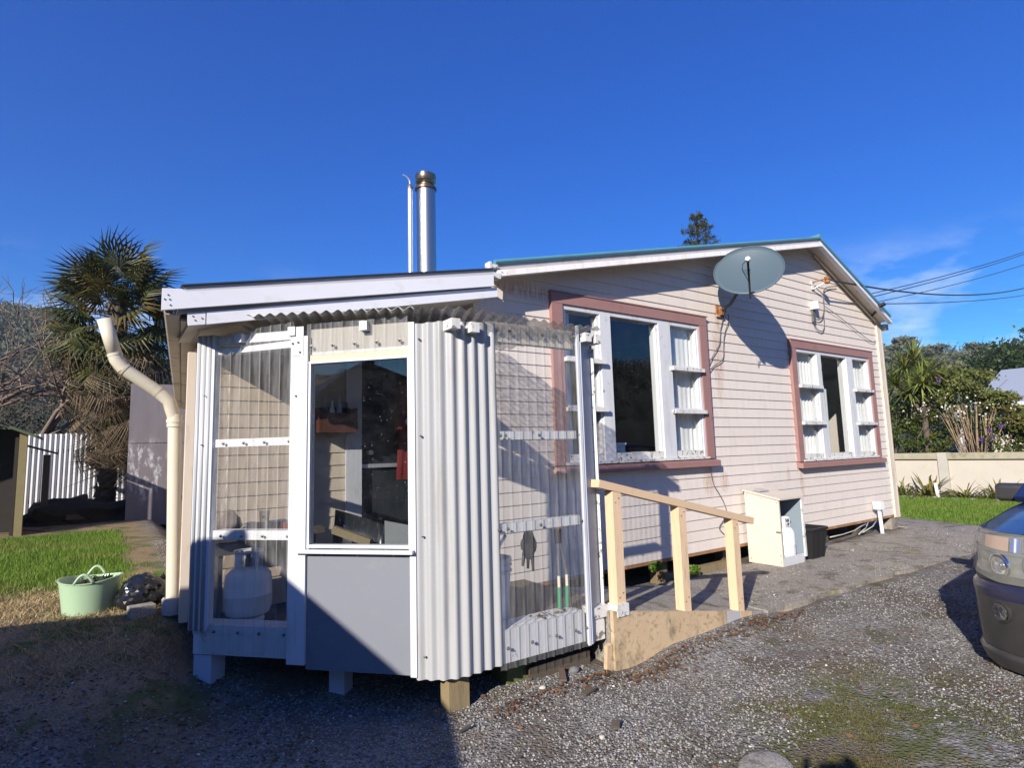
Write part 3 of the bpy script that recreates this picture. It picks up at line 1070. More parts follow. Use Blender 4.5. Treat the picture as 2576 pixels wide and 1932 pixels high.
PITCH_B = 0.1082
z = 0.305
row = 0
while z < 4.08:
    z1_ = z + PITCH_B
    cuts = [z]
    for o in OPEN:
        for zz in (o[2], o[3]):
            if z + 0.004 < zz < z1_ - 0.004:
                cuts.append(zz)
    cuts = sorted(cuts) + [z1_]
    for za, zb in zip(cuts[:-1], cuts[1:]):
        def lim(q):
            lo, hi = 2.452, 9.652
            if q > tops(lo):
                lo = 2.57 + (q - 0.045 - 2.812) / 0.2325
            if q > tops(hi):
                hi = 7.80 - (q - 0.045 - 4.028) / 0.452
            return lo, hi
        l0, h0 = lim(za)
        l1, h1 = lim(zb)
        if h0 - l0 < 0.1:
            continue
        if h1 < l1:
            l1 = h1 = (l1 + h1) / 2
        segs = [(l0, h0, l1, h1)]
        for o in OPEN:
            if za >= o[2] - 0.004 and zb <= o[3] + 0.004:
                new = []
                for s_ in segs:
                    if s_[0] < o[0] and s_[1] > o[1]:
                        new += [(s_[0], o[0], s_[2], o[0]), (o[1], s_[1], o[1], s_[3])]
                    else:
                        new.append(s_)
                segs = new
        for s_ in segs:
            if s_[1] - s_[0] > 4.5:
                j = RND.uniform(s_[0] + 1.2, s_[1] - 1.2)
                board(gable, WALL_PINK, s_[0], j - 0.0012, s_[2], j - 0.0012, za, zb, z, z1_)
                board(gable, WALL_PINK, j + 0.0012, s_[1], j + 0.0012, s_[3], za, zb, z, z1_)
            else:
                board(gable, WALL_PINK, *s_, za, zb, z, z1_)
    z = z1_
    row += 1
# foot of the wall: rusty brown plate under the lowest board
mb = MB()
mb.box(2.46, 9.70, -0.012, 0.09, 0.272, 0.302)
mb.obj('bottom_plate', plain('bottom_plate_brown', (0.30, 0.155, 0.07), 0.8, 0.3, 12, dirt=(0.55, 0.45, 0.36), dirt_amt=0.8, dscale=8), house)
# corner boards at the right-hand corner
mb = MB()
mb.box(9.655, 9.765, -0.034, -0.001, 0.262, 3.25)
mb.obj('corner_board', TRIM_CREAM, house)
mb = MB()
mb.box(9.767, 9.80, -0.036, 0.12, 0.262, 3.24)
mb.obj('corner_board', TRIM_CREAM, house)
# back, right and inner walls, floor and rooms
mb = MB()
mb.box(9.70, 9.76, 0.112, 8.0, 0.30, 3.28)
mb.box(2.50, 9.76, 7.94, 8.0, 0.30, 2.9)
mb.obj('rear_wall', WALL_PINK, house)
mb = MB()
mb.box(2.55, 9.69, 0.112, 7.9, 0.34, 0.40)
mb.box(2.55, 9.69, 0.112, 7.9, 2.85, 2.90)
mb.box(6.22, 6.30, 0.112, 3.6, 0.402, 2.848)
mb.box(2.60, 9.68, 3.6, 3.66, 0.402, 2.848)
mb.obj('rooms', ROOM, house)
# short piles and dark space beneath
for px_ in (2.75, 3.55, 4.6, 5.65, 6.9, 7.8, 8.7):
    mb = MB()
    mb.box(px_, px_ + 0.13, 0.10, 0.22, -0.05, 0.272)
    mb.obj('pile', TIMBER_DARK if px_ != 2.75 and px_ != 4.6 else TIMBER_RAW, house)
mb = MB()
mb.box(9.56, 9.74, -0.005, 0.14, 0.0, 0.262)
mb.obj('corner_pier', CONC, house)
mb = MB()
mb.box(4.6, 5.8, 0.02, 0.10, 0.05, 0.14)
mb.obj('base_plank', TIMBER_RAW, house)

# roofs
mb = MB()
EX, AX, RX = 2.60, 7.82, 9.80
T0 = 0.135


def slab(x0, z0, x1, z1, t, y0, y1):
    mb.hexa([(x0, y0, z0), (x1, y0, z1), (x1, y1, z1), (x0, y1, z0), (x0, y0, z0 + t), (x1, y0, z1 + t), (x1, y1, z1 + t), (x0, y1, z0 + t)])


slab(EX, bl(EX) + 0.098, AX, bl(AX) + 0.098, 0.028, -0.185, 8.1)
slab(AX, br(AX) + 0.098, RX, br(RX) + 0.098, 0.028, -0.185, 8.1)
roof = mb.obj('roof', TEAL, house)
# barge: grey board, white moulding, rounded capping, per slope
for (fn, xa, xb, nm) in ((bl, 2.54, 7.795, 'l'), (br, 7.805, 9.72, 'r')):
    mb = MB()
    mb.hexa([(xa, -0.20, fn(xa) + 0.05), (xb, -0.20, fn(xb) + 0.05), (xb, -0.172, fn(xb) + 0.05), (xa, -0.172, fn(xa) + 0.05),
             (xa, -0.20, fn(xa) + 0.108), (xb, -0.20, fn(xb) + 0.108), (xb, -0.172, fn(xb) + 0.108), (xa, -0.172, fn(xa) + 0.108)])
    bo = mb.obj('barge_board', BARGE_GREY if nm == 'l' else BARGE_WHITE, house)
    mb = MB()
    mb.hexa([(xa, -0.228, fn(xa)), (xb, -0.228, fn(xb)), (xb, -0.17, fn(xb)), (xa, -0.17, fn(xa)),
             (xa, -0.222, fn(xa) + 0.052), (xb, -0.222, fn(xb) + 0.052), (xb, -0.17, fn(xb) + 0.052), (xa, -0.17, fn(xa) + 0.052)])
    mb.obj('moulding', BARGE_RUST if nm == 'l' else BARGE_WHITE, bo)
    mb = MB()
    mb.tube([(xa - 0.02, -0.205, fn(xa) + 0.120), (xb, -0.205, fn(xb) + 0.120)], 0.021, 12)
    mb.obj('capping', TEAL, bo, smooth=False, auto=50)
    mb = MB()
    mb.hexa([(xa, -0.171, fn(xa) + 0.052), (xb, -0.171, fn(xb) + 0.052), (xb, -0.002, fn(xb) + 0.052), (xa, -0.002, fn(xa) + 0.052),
             (xa, -0.171, fn(xa) + 0.066), (xb, -0.171, fn(xb) + 0.066), (xb, -0.002, fn(xb) + 0.066), (xa, -0.002, fn(xa) + 0.066)])
    mb.obj('soffit', SOFFIT, house)
# scotia moulding under the soffit, right slope
mb = MB()
mb.hexa([(7.95, -0.045, br(7.95) + 0.012), (9.64, -0.045, br(9.64) + 0.012), (9.64, -0.023, br(9.64) + 0.012), (7.95, -0.023, br(7.95) + 0.012),
         (7.95, -0.045, br(7.95) + 0.05), (9.64, -0.045, br(9.64) + 0.05), (9.64, -0.023, br(9.64) + 0.05), (7.95, -0.023, br(7.95) + 0.05)])
mb.obj('scotia', TRIM_CREAM, house)
# ridge cap
mb = MB()
mb.tube([(7.80, -0.225, bl(7.8) + 0.140), (7.80, 8.1, bl(7.8) + 0.140)], 0.035, 10)
mb.obj('ridge_cap', TEAL, house)
# broken white end of the left barge
mb = MB()
mb.box(2.455, 2.475, -0.23, -0.16, 2.785, 2.915)
mb.box(2.476, 2.56, -0.232, -0.165, 2.785, 2.83)
mb.box(2.476, 2.54, -0.226, -0.165, 2.872, 2.90)
mb.obj('barge_end', WHITE_ROT, house)
# gutter stub at the right eave
mb = MB()
mb.box(9.80, 9.89, -0.10, 8.0, 3.10, 3.19)
mb.obj('gutter', BARGE_GREY, house)
mb = MB()
_a, _b = on_y(2192, 797, -0.03), on_y(2216, 768, -0.26)
mb.bar(_a, _b, 0.02, 0.02)
mb.tube([_b + Vector((-0.02, 0.02, -0.01)), _b + Vector((0.03, -0.04, 0.02))], 0.032, 10)
mb.obj('wire_anchor', BLACK, house)


# ---- windows
def make_window(w, bays, glass_z, transoms, name, trim=PINK):
    x0, x1, z0, z1 = w['x0'], w['x1'], w['z0'], w['z1']
    c, tp = w['cas'], w['top']
    o = bpy.data.objects.new('window', None)
    COL.objects.link(o)
    o.location = ((x0 + x1) / 2, 0, z0)
    adopt(o, house)
    o.matrix_parent_inverse = _abs(house).inverted()
    MB().box(x0, x1, -0.052, -0.003, z1 - tp, z1).obj('casing', trim, o)
    MB().box(x0, x0 + c, -0.050, -0.003, z0, z1 - tp - 0.001).obj('casing', trim, o)
    MB().box(x1 - c, x1, -0.050, -0.003, z0, z1 - tp - 0.001).obj('casing', trim, o)
    MB().box(x0 - 0.01, x1 + 0.015, -0.06, -0.001, z1 + 0.001, z1 + 0.012).obj('head_flashing', trim, o)
    sm = MB()
    sm.hexa([(x0 - 0.02, -0.095, z0 - 0.08), (x1 + 0.03, -0.095, z0 - 0.08), (x1 + 0.03, -0.003, z0 - 0.075), (x0 - 0.02, -0.003, z0 - 0.075),
             (x0 - 0.02, -0.095, z0 - 0.022), (x1 + 0.03, -0.095, z0 - 0.022), (x1 + 0.03, -0.003, z0 - 0.002), (x0 - 0.02, -0.003, z0 - 0.002)])
    sm.obj('sill', trim, o)
    MB().box(x0 + c - 0.03, x1 - c + 0.03, -0.06, 0.06, z0 - 0.001, z0 + 0.02).obj('sub_sill', WHITE_ROT, o)
    ix0, ix1, iz0, iz1 = x0 + c, x1 - c, z0 + 0.021, z1 - tp
    MB().box(ix0, ix1, -0.035, 0.09, iz1 - 0.045, iz1 - 0.001).obj('head_frame', WHITE, o)
    MB().box(ix0 + 0.001, ix0 + 0.03, -0.034, 0.09, iz0, iz1 - 0.046).obj('jamb', WHITE, o)
    MB().box(ix1 - 0.03, ix1 - 0.001, -0.034, 0.09, iz0, iz1 - 0.046).obj('jamb', WHITE, o)
    gz0, gz1 = glass_z
    MB().box(ix0 + 0.031, ix1 - 0.031, -0.028, 0.06, iz0, gz0).obj('bottom_rail', WHITE_ROT, o)
    edges = bays
    for a, b in zip(edges[:-1], edges[1:]):
        pass
    for i, (a, b) in enumerate(bays):
        if i:
            pa = bays[i - 1][1]
            MB().box(pa, a, -0.040, 0.09, iz0 + 0.0005, iz1 - 0.046).obj('mullion', WHITE_OLD, o)
        if i in (0, len(bays) - 1):
            # a casement sash with two transoms
            for zt in transoms:
                MB().box(a + 0.0005, b - 0.0005, -0.030, 0.05, zt - 0.028, zt + 0.012).obj('transom', WHITE_OLD, o)
                MB().box(a - 0.035, b + 0.03, -0.085, -0.031, zt - 0.045, zt - 0.008).obj('drip_ledge', WHITE_ROT, o)
            MB().box(a + 0.0005, a + 0.02, -0.022, 0.045, gz0 + 0.0005, iz1 - 0.047).obj('sash_stile', WHITE_OLD, o)
            MB().box(b - 0.02, b - 0.0005, -0.022, 0.045, gz0 + 0.0005, iz1 - 0.047).obj('sash_stile', WHITE_OLD, o)
            lv = [gz0] + sorted(transoms) + [gz1]
            for q, (za, zb) in enumerate(zip(lv[:-1], lv[1:])):
                za2 = za + (0.0 if q == 0 else 0.0125)
                zb2 = zb - (0.0 if q == len(lv) - 2 else 0.0285)
                MB().box(a + 0.021, b - 0.021, 0.018, 0.022, za2 + 0.0005, zb2 - 0.0005).obj('pane', GLASS, o)
        else:
            MB().box(a + 0.0005, a + 0.022, -0.018, 0.05, gz0 + 0.0005, iz1 - 0.047).obj('bead', WHITE_OLD, o)
            MB().box(b - 0.022, b - 0.0005, -0.018, 0.05, gz0 + 0.0005, iz1 - 0.047).obj('bead', WHITE_OLD, o)
            MB().box(a + 0.023, b - 0.023, 0.020, 0.024, gz0 + 0.0005, iz1 - 0.0475).obj('pane', GLASS, o)
    return o


make_window(W1, [(3.382, 3.815), (3.952, 4.642), (4.822, 5.274)], (1.355, 2.675), [1.785, 2.235], 'near')
make_window(W2, [(7.280, 7.765), (7.872, 8.572), (8.748, 9.215)], (1.255, 2.577), [1.675, 2.150], 'far')

# curtains hang behind the panes
def curtain(label, x0, x1, y, z0, z1, mat, folds, amp=0.016, skew=0.0, group=None):
    G = []
    nz_ = 10
    nxs = folds * 8
    sd = RND.uniform(0, 6)
    for i in range(nz_ + 1):
        t = i / nz_
        rowp = []
        for j in range(nxs + 1):
            u = j / nxs
            xx = x0 + (x1 - x0) * u + skew * (1 - t) * u
            a_ = amp * (0.6 + 0.5 * math.sin(u * 5 + sd)) * (1.15 - 0.4 * t)
            rowp.append((xx, y + a_ * math.sin(u * folds * 2 * PI + 0.5 * math.sin(t * 3 + sd)), z0 + (z1 - z0) * t))
        G.append(rowp)
    m_ = MB()
    m_.grid(G)
    o = m_.obj('curtain', mat, smooth=True)
    tag(o, label, 'curtain', group)
    return o


curtain('white gathered curtain in the right side light of the nearer window', 4.80, 5.31, 0.075, 1.28, 2.68, CURTAIN, 7)
curtain('strip of white curtain at the left edge of the nearer window', 3.36, 3.52, 0.075, 1.28, 2.68, CURTAIN, 3)
curtain('white curtain in the left side light of the farther window', 7.27, 7.80, 0.075, 1.20, 2.6, CURTAIN, 7)
curtain('white curtain in the right side light of the farther window', 8.73, 9.24, 0.075, 1.20, 2.6, CURTAIN, 6)
curtain('brown curtain drawn aside behind the middle pane of the farther window', 7.86, 8.16, 0.14, 1.20, 2.6, CURTAIN_BROWN, 5)
curtain('pale curtain lining beside the brown curtain in the farther window', 8.17, 8.36, 0.17, 1.20, 2.15, CURTAIN, 3)
# things on the nearer window's inner ledge
MB().box(3.40, 5.26, 0.062, 0.112, 1.30, 1.328).obj('inner_ledge', WHITE, house)
bx_ = thing('box', 'white lidded box on the ledge of the nearer window', 'box', (4.13, 0.2, 1.33))
MB().box(4.00, 4.24, 0.125, 0.27, 1.33, 1.43).obj('box_body', WHITE, bx_)
MB().box(3.99, 4.25, 0.118, 0.277, 1.431, 1.452).obj('lid', WHITE, bx_)
cp_ = thing('cup', 'small white cup on top of the lidded box in the nearer window', 'cup', (4.10, 0.2, 1.453))
MB().lathe([(0.025, 1.453), (0.034, 1.456), (0.037, 1.505), (0.034, 1.505), (0.03, 1.47)], (4.10, 0.2, 0), 14).obj('bowl', WHITE, cp_)
MB().tube([(4.134, 0.2, 1.495), (4.155, 0.2, 1.49), (4.155, 0.2, 1.47), (4.133, 0.2, 1.466)], 0.004, 6).obj('handle', WHITE, cp_)
tr_ = thing('tray', 'flat pale tray on the ledge of the nearer window beside the box', 'tray', (4.45, 0.2, 1.33))
MB().box(4.32, 4.56, 0.125, 0.28, 1.33, 1.345).obj('tray_base', WHITE, tr_)
MB().box(4.315, 4.565, 0.118, 0.124, 1.33, 1.358).obj('tray_rim', WHITE, tr_)
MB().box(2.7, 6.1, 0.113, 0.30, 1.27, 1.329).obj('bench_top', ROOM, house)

# ---- lean-to part of the house: its wall stands back under the roof, the porch closes the recess
SA = rad(5.4)
SD = np.array([math.sin(SA), math.cos(SA), 0.0])           # way its side wall runs
SN = np.array([-math.cos(SA), math.sin(SA), 0.0])          # outward from the side wall
YB = 0.45
LX = 0.478


def lt(x):
    return 2.15 + 0.2065 * (x - 0.43)


mb = MB()
for x0_, x1_, z0_ in ((LX, 1.645, 0.40), (1.645, 2.35, 2.22), (2.35, 2.449, 0.40)):
    mb.hexa([(x0_, YB, z0_), (x1_, YB, z0_), (x1_, YB + 0.1, z0_), (x0_, YB + 0.1, z0_), (x0_, YB, lt(x0_)), (x1_, YB, lt(x1_)), (x1_, YB + 0.1, lt(x1_)), (x0_, YB + 0.1, lt(x0_))])
lwall = mb.obj('lean_to_wall', WALL_CREAM, house)
z = 0.38
PB = 0.0953
while z < 2.5:
    z1_ = z + PB

    def lo_(q):
        return LX + 0.005 if q < lt(LX) else 0.43 + (q - 2.15) / 0.2065
    a0, a1 = lo_(z), lo_(z1_)
    if a0 > 2.2:
        break
    if z1_ < 2.22:
        board(lwall, WALL_CREAM, a0, 1.519, a1, 1.519, z, z1_, z, z1_, y=YB, lip=0.0125)
    else:
        board(lwall, WALL_CREAM, a0, 2.44, min(a1, 2.44), 2.44, max(z, 2.225), z1_, z, z1_, y=YB, lip=0.0125)
    z = z1_
# return wall of the main house beside the recess
mb = MB()
mb.box(2.452, 2.55, 0.112, 7.9, 0.34, 2.84)
rwall = mb.obj('return_wall', WALL_PINK, house)
z = 0.305
while z < 2.7:
    m_ = MB()
    m_.hexa([(2.431, 0.04, z), (2.4515, 0.04, z), (2.4515, YB - 0.02, z), (2.431, YB - 0.02, z), (2.446, 0.04, z + PITCH_B), (2.4515, 0.04, z + PITCH_B), (2.4515, YB - 0.02, z + PITCH_B), (2.446, YB - 0.02, z + PITCH_B)])
    m_.obj('weatherboard', WALL_PINK, rwall)
    z += PITCH_B
MB().box(2.418, 2.4505, -0.03, 0.038, 0.34, 2.62).obj('corner_board', TRIM_CREAM, house)
# back door in the recess
dr = bpy.data.objects.new('back_door', None)
COL.objects.link(dr)
dr.location = (1.9, YB, 0.4)
adopt(dr, house)
MB().box(1.520, 1.644, YB - 0.03, YB - 0.001, 0.38, 2.2195).obj('architrave', WHITE, dr)
MB().box(2.352, 2.41, YB - 0.03, YB - 0.001, 0.38, 2.2195).obj('architrave', WHITE, dr)
MB().box(1.647, 2.348, YB + 0.03, YB + 0.07, 0.385, 2.215).obj('door_leaf', DOOR_DARK, dr)
MB().box(1.647, 2.348, YB + 0.005, YB + 0.029, 1.30, 1.33).obj('mid_rail', GALV, dr)
MB().tube([(1.72, YB + 0.03, 1.42), (1.72, YB - 0.03, 1.42)], 0.02, 10).obj('handle', STEEL, dr)


# side wall, its boards
def sp(t, d, z_):
    p = np.array([LX, YB, 0.0]) + SD * t + SN * d
    return (p[0], p[1], z_)


SL = 6.3
mb = MB()
mb.hexa([sp(0, 0, 0.43), sp(SL, 0, 0.43), sp(SL, -0.1, 0.43), sp(0.1, -0.1, 0.43), sp(0, 0, 2.14), sp(SL, 0, 2.14), sp(SL, -0.1, 2.14), sp(0.1, -0.1, 2.14)])
side = mb.obj('side_wall', WALL_CREAM, house)
z = 0.38
while z < 2.08:
    m_ = MB()
    z1_ = min(z + PB, 2.12)
    m_.hexa([sp(0.03, 0.020, z), sp(SL, 0.020, z), sp(SL, 0.0, z), sp(0.03, 0.0, z), sp(0.03, 0.005, z1_), sp(SL, 0.005, z1_), sp(SL, 0, z1_), sp(0.03, 0, z1_)])
    m_.obj('weatherboard', WALL_CREAM, side)
    z += PB
MB().box(LX - 0.045, LX + 0.0045, YB - 0.026, YB + 0.028, 0.36, 2.13).obj('corner_board', TRIM_CREAM, house)
mb = MB()
mb.hexa([sp(SL - 0.1, 0, 0.43), (2.45, SL - 0.1, 0.43), (2.45, SL, 0.43), sp(SL, 0, 0.43), sp(SL - 0.1, 0, 2.2), (2.45, SL - 0.1, 2.6), (2.45, SL, 2.6), sp(SL, 0, 2.2)])
mb.obj('lean_to_rear_wall', WALL_CREAM, house)
# barges of the lean-to
def slope_board(name, mat, pts, y0, y1, parent=house):
    m_ = MB()
    m_.prism([(x_, y0, z_) for x_, z_ in pts], (0, y1 - y0, 0))
    return m_.obj(name, mat, parent, auto=30)


ub = slope_board('barge_board', BARGE_WHITE, [(0.221, 2.235), (2.438, 2.688), (2.438, 2.780), (0.344, 2.357), (0.316, 2.369), (0.221, 2.360)], -0.31, -0.286)
lb = slope_board('fascia_board', BARGE_WHITE, [(0.449, 2.182), (2.487, 2.614), (2.487, 2.690), (0.449, 2.257)], -0.285, -0.262)
lb2 = slope_board('fascia_board', flaking('paint_white_nail_stained', (0.66, 0.665, 0.70), (0.40, 0.26, 0.12), 0.67, 26), [(0.357, 2.166), (0.443, 2.182), (0.443, 2.256), (0.349, 2.238)], -0.284, -0.262)
for (x_, z_) in ((0.250, 2.325), (0.234, 2.298), (0.258, 2.300), (0.262, 2.268)):
    MB().lathe([(0.0045, 0), (0.0045, 0.004), (0.0, 0.005)], (x_, -0.31, z_), 8, ((1, 0, 0), (0, 0, 1), (0, -1, 0))).obj('nail', SCREW, ub)
for (x_, z_) in ((0.378, 2.222), (0.390, 2.200), (0.425, 2.215)):
    MB().lathe([(0.0045, 0), (0.0045, 0.004), (0.0, 0.005)], (x_, -0.284, z_), 8, ((1, 0, 0), (0, 0, 1), (0, -1, 0))).obj('nail', RUST, lb2)
slope_board('barge_backing', BARGE_GREY, [(0.30, 2.235), (2.445, 2.672), (2.445, 2.808), (0.325, 2.382)], -0.2615, -0.21)
slope_board('roof_flashing', plain('flashing_grey', (0.46, 0.45, 0.47), 0.45, 0.05, 4), [(0.345, 2.358), (2.438, 2.781), (2.438, 2.822), (0.322, 2.384)], -0.306, -0.262)
slope_board('roof_edge', ROOF_DARK, [(0.312, 2.384), (2.43, 2.822), (2.43, 2.830), (0.312, 2.392)], -0.322, -0.05)
slope_board('soffit', SOFFIT, [(0.37, 2.19), (2.445, 2.62), (2.445, 2.632), (0.37, 2.205)], -0.261, YB - 0.001)
mb = MB()
P0, P1 = (0.30, -0.30), (2.50, -0.30)
a = np.array([0.30, -0.045, 0]) + SD * 6.6
mb.hexa([(0.30, -0.045, 2.345), (2.50, -0.045, 2.79), (2.50, 6.6, 2.79), (a[0], a[1], 2.345), (0.30, -0.045, 2.393), (2.50, -0.045, 2.838), (2.50, 6.6, 2.838), (a[0], a[1], 2.393)])
mb.obj('lean_to_roof', ROOF_DARK, house)
# eave soffit, gutter along the side
def ep(t, x_, y_, z_):
    p = np.array([x_, y_, 0]) + SD * t
    return (p[0], p[1], z_)


mb = MB()
mb.hexa([ep(0, 0.325, -0.20, 2.205), ep(6.7, 0.325, -0.2, 2.205), ep(6.7, 0.43, -0.2, 2.205), ep(0, 0.43, -0.2, 2.205), ep(0, 0.325, -0.2, 2.22), ep(6.7, 0.325, -0.2, 2.22), ep(6.7, 0.43, -0.2, 2.22), ep(0, 0.43, -0.2, 2.22)])
mb.obj('eave_soffit', GUTTER, house)
mb = MB()
prof_ = [(0.235, 2.325), (0.235, 2.235), (0.245, 2.222), (0.315, 2.222), (0.318, 2.30), (0.311, 2.30), (0.309, 2.230), (0.248, 2.230), (0.241, 2.238), (0.241, 2.325)]
A_ = [ep(0, x_, -0.262, z_) for x_, z_ in prof_]
B_ = [ep(6.8, x_, -0.262, z_) for x_, z_ in prof_]
n_ = len(prof_)
mb.add(A_ + B_, [(i, (i + 1) % n_, n_ + (i + 1) % n_, n_ + i) for i in range(n_)] + [tuple(range(n_))[::-1], tuple(range(n_, 2 * n_))])
gut = mb.obj('eave_gutter', GUTTER, house)
for t in (1.1, 2.6, 4.1):
    q = ep(t, 0.232, -0.26, 2.28)
    MB().bar(q, (q[0] + 0.09, q[1], 2.33), 0.02, 0.004).obj('bracket', GALV, gut)
# flue and vent on the roof
fl_ = bpy.data.objects.new('chimney_flue', None)
COL.objects.link(fl_)
fl_.location = (3.03, 2.0, 3.0)
adopt(fl_, house)
FX, FY = 3.022, 2.0
MB().lathe([(0.112, 3.0), (0.112, 4.55)], (FX, FY, 0), 32).obj('flue_pipe', STEEL, fl_, auto=40)
MB().lathe([(0.113, 4.53), (0.128, 4.535), (0.130, 4.56), (0.118, 4.575), (0.09, 4.58)], (FX - 0.003, FY, 0), 28).obj('collar', STEEL_BURNT, fl_, auto=40)
MB().lathe([(0.088, 4.575), (0.086, 4.63)], (FX - 0.003, FY, 0), 24).obj('inner_pipe', STEEL_BURNT, fl_, auto=40)
MB().lathe([(0.095, 4.612), (0.118, 4.64), (0.124, 4.70), (0.122, 4.725), (0.05, 4.755), (0.0, 4.765)], (FX - 0.003, FY, 0), 28).obj('cap', plain('steel_cap_stained', (0.24, 0.205, 0.165), 0.3, 0.3, 7, metal=0.9), fl_, auto=40)
for zz in (4.635, 4.705):
    MB().lathe([(0.119, zz), (0.128, zz + 0.006), (0.119, zz + 0.012)], (FX - 0.003, FY, 0), 28).obj('cap_band', STEEL, fl_, auto=40)
vp = bpy.data.objects.new('vent_pipe', None)
COL.objects.link(vp)
vp.location = (2.81, 2.0, 2.9)
adopt(vp, house)
MB().tube([(2.812, 2.0, 2.9), (2.815, 2.0, 4.52)], 0.029, 14).obj('pole', GALV, vp, auto=50)
MB().lathe([(0.031, 4.505), (0.034, 4.52), (0.034, 4.535), (0.022, 4.545), (0.020, 4.565)], (2.815, 2.0, 0), 14).obj('clamp', SCREW, vp, auto=50)
MB().tube([(2.815, 2, 4.56), (2.81, 2, 4.60), (2.792, 2, 4.63), (2.765, 2, 4.648), (2.725, 2, 4.66)], 0.010, 8).obj('bent_tip', GALV, vp, auto=50)


# ------------------------------------------------------------------ the porch in front of the back door
porch = thing('porch', 'small lean-to porch of clear plastic and white corrugated iron with a half-glazed door', 'porch', (1.6, -0.6, 0.0))
FA = rad(-47.5)
FE = np.array([math.cos(FA), math.sin(FA), 0.0])
FO = np.array([math.sin(FA), -math.cos(FA), 0.0])
FP = np.array([0.983, -0.51, 0.0])


def fp(s, d, z):
    p = FP + FE * s + FO * d
    return (p[0], p[1], z)


def fbox(name, mat, s0, s1, d0, d1, z0, z1, parent=porch, zr0=None, zr1=None):
    zr0 = z0 if zr0 is None else zr0
    zr1 = z1 if zr1 is None else zr1
    m_ = MB()
    m_.hexa([fp(s0, d1, z0), fp(s1, d1, zr0), fp(s1, d0, zr0), fp(s0, d0, z0), fp(s0, d1, z1), fp(s1, d1, zr1), fp(s1, d0, zr1), fp(s0, d0, z1)])
    return m_.obj(name, mat, parent)


def corrugated(pts, z0, z1, pitch=0.068, amp=0.0085, step=8, nz=1, z0f=None, z1f=None, off=0.0, rib=False):
    """a sheet that stands on the polyline pts (x, y), waved along it"""
    P = [np.array(p, float) for p in pts]
    seg = [np.linalg.norm(b - a) for a, b in zip(P[:-1], P[1:])]
    tot = sum(seg)
    n = int(tot / pitch * step) + 1
    G = [[] for _ in range(nz + 1)]
    for i in range(n + 1):
        t = tot * i / n
        u = t
        for k, L_ in enumerate(seg):
            if u <= L_ or k == len(seg) - 1:
                break
            u -= L_
        d = (P[k + 1] - P[k]) / seg[k]
        q = P[k] + d * u
        # blend normals near the joints
        nn = np.array([d[1], -d[0]])
        ph_ = ((t + off) / pitch) % 1.0
        w_ = amp * math.sin(2 * PI * ph_) if not rib else amp * 1.5 * math.exp(-((ph_ - 0.5) / 0.10) ** 2)
        q = q + nn * w_
        za = z0f(t / tot) if z0f else z0
        zb = z1f(t / tot) if z1f else z1
        for j in range(nz + 1):
            G[j].append((q[0], q[1], za + (zb - za) * j / nz))
    m_ = MB()
    m_.grid(G)
    return m_


def screw(p, nrm, parent, r=0.0075):
    nrm = unit(nrm)
    x_ = unit(np.cross((0, 0, 1), nrm))
    y_ = np.cross(nrm, x_)
    MB().lathe([(r * 1.25, 0.0), (r * 1.2, 0.004), (r * 0.7, 0.005), (r * 0.6, 0.012), (0.0, 0.013)], p, 8, (x_, y_, nrm)).obj('screw', SCREW, parent)


G_Y = -1.15
LINTEL = plain('paint_cream_lintel', (0.46, 0.41, 0.31), 0.5, 0.06, 9)
COAT = plain('coat_red', (0.13, 0.014, 0.014), 0.85, 0.2)
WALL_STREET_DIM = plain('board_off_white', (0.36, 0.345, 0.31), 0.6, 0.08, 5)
RETL = 0.195
# floor and bearers
mb = MB()
mb.prism([(0.50, 0.43, 0.33), (0.50, 0.02, 0.33), (1.585, -1.12, 0.33), (2.52, -1.12, 0.33), (2.84, -0.86, 0.33), (2.84, -0.03, 0.33), (2.41, -0.03, 0.33), (2.41, 0.43, 0.33)], (0, 0, 0.03))
mb.obj('floor', FLOOR_BROWN, porch)
mb = MB()
mb.bar((0.70, 0.2, 0.29), (2.75, 0.2, 0.29), 0.07, 0.08)
mb.obj('bearer', TIMBER_DARK, porch)
mb = MB()
mb.bar((1.55, -0.98, 0.285), (2.6, -0.98, 0.285), 0.07, 0.085)
mb.obj('bearer', TIMBER_DARK, porch)
MB().box(1.575, 1.70, -1.08, -0.98, -0.06, 0.24).obj('pile', TIMBER_RAW, porch)
MB().box(2.02, 2.20, -0.98, -0.80, -0.05, 0.24).obj('pile', plain('timber_mossy', (0.115, 0.125, 0.045), 0.9, 0.4, 20, bump=0.4), porch)
fbox('pile', BLUE_WHITE, -0.755, -0.635, -0.13, -0.01, 0.06, 0.255)
fbox('pile', BLUE_WHITE, 0.02, 0.12, -0.30, -0.20, -0.02, 0.215)
fbox('bearer', TIMBER_DARK, -0.72, 0.60, -0.28, -0.20, 0.215, 0.325)

# --- face with the door
cs = corrugated([fp(-0.70, 0.012, 0)[:2], fp(-0.108, 0.012, 0)[:2]], 0.272, 2.185, z1f=lambda t: 2.165 + 0.05 * t, rib=True, step=16).obj('clear_sheet', CLEAR, porch, smooth=True)
fbox('corner_post', BLUE_WHITE, -0.775, -0.648, -0.03, 0.022, 0.40, 2.17)
mb = MB()
for k_ in range(3):
    mb.tube([fp(-0.755 + 0.038 * k_, 0.022, 0.402), fp(-0.755 + 0.038 * k_, 0.022, 2.165)], 0.011, 8)
mb.obj('post_flashing', IRON, porch, smooth=True)
mb = MB()
mb.hexa([(0.505, -0.01, 0.36), (0.53, -0.025, 0.36), (0.685, 0.425, 0.36), (0.66, 0.425, 0.36), (0.505, -0.01, 2.10), (0.53, -0.025, 2.10), (0.685, 0.425, 2.10), (0.66, 0.425, 2.10)])
mb.obj('side_panel', CLEAR_DIM, porch)
fbox('stud', WHITE, -0.112, -0.03, -0.085, -0.002, 0.30, 2.12)
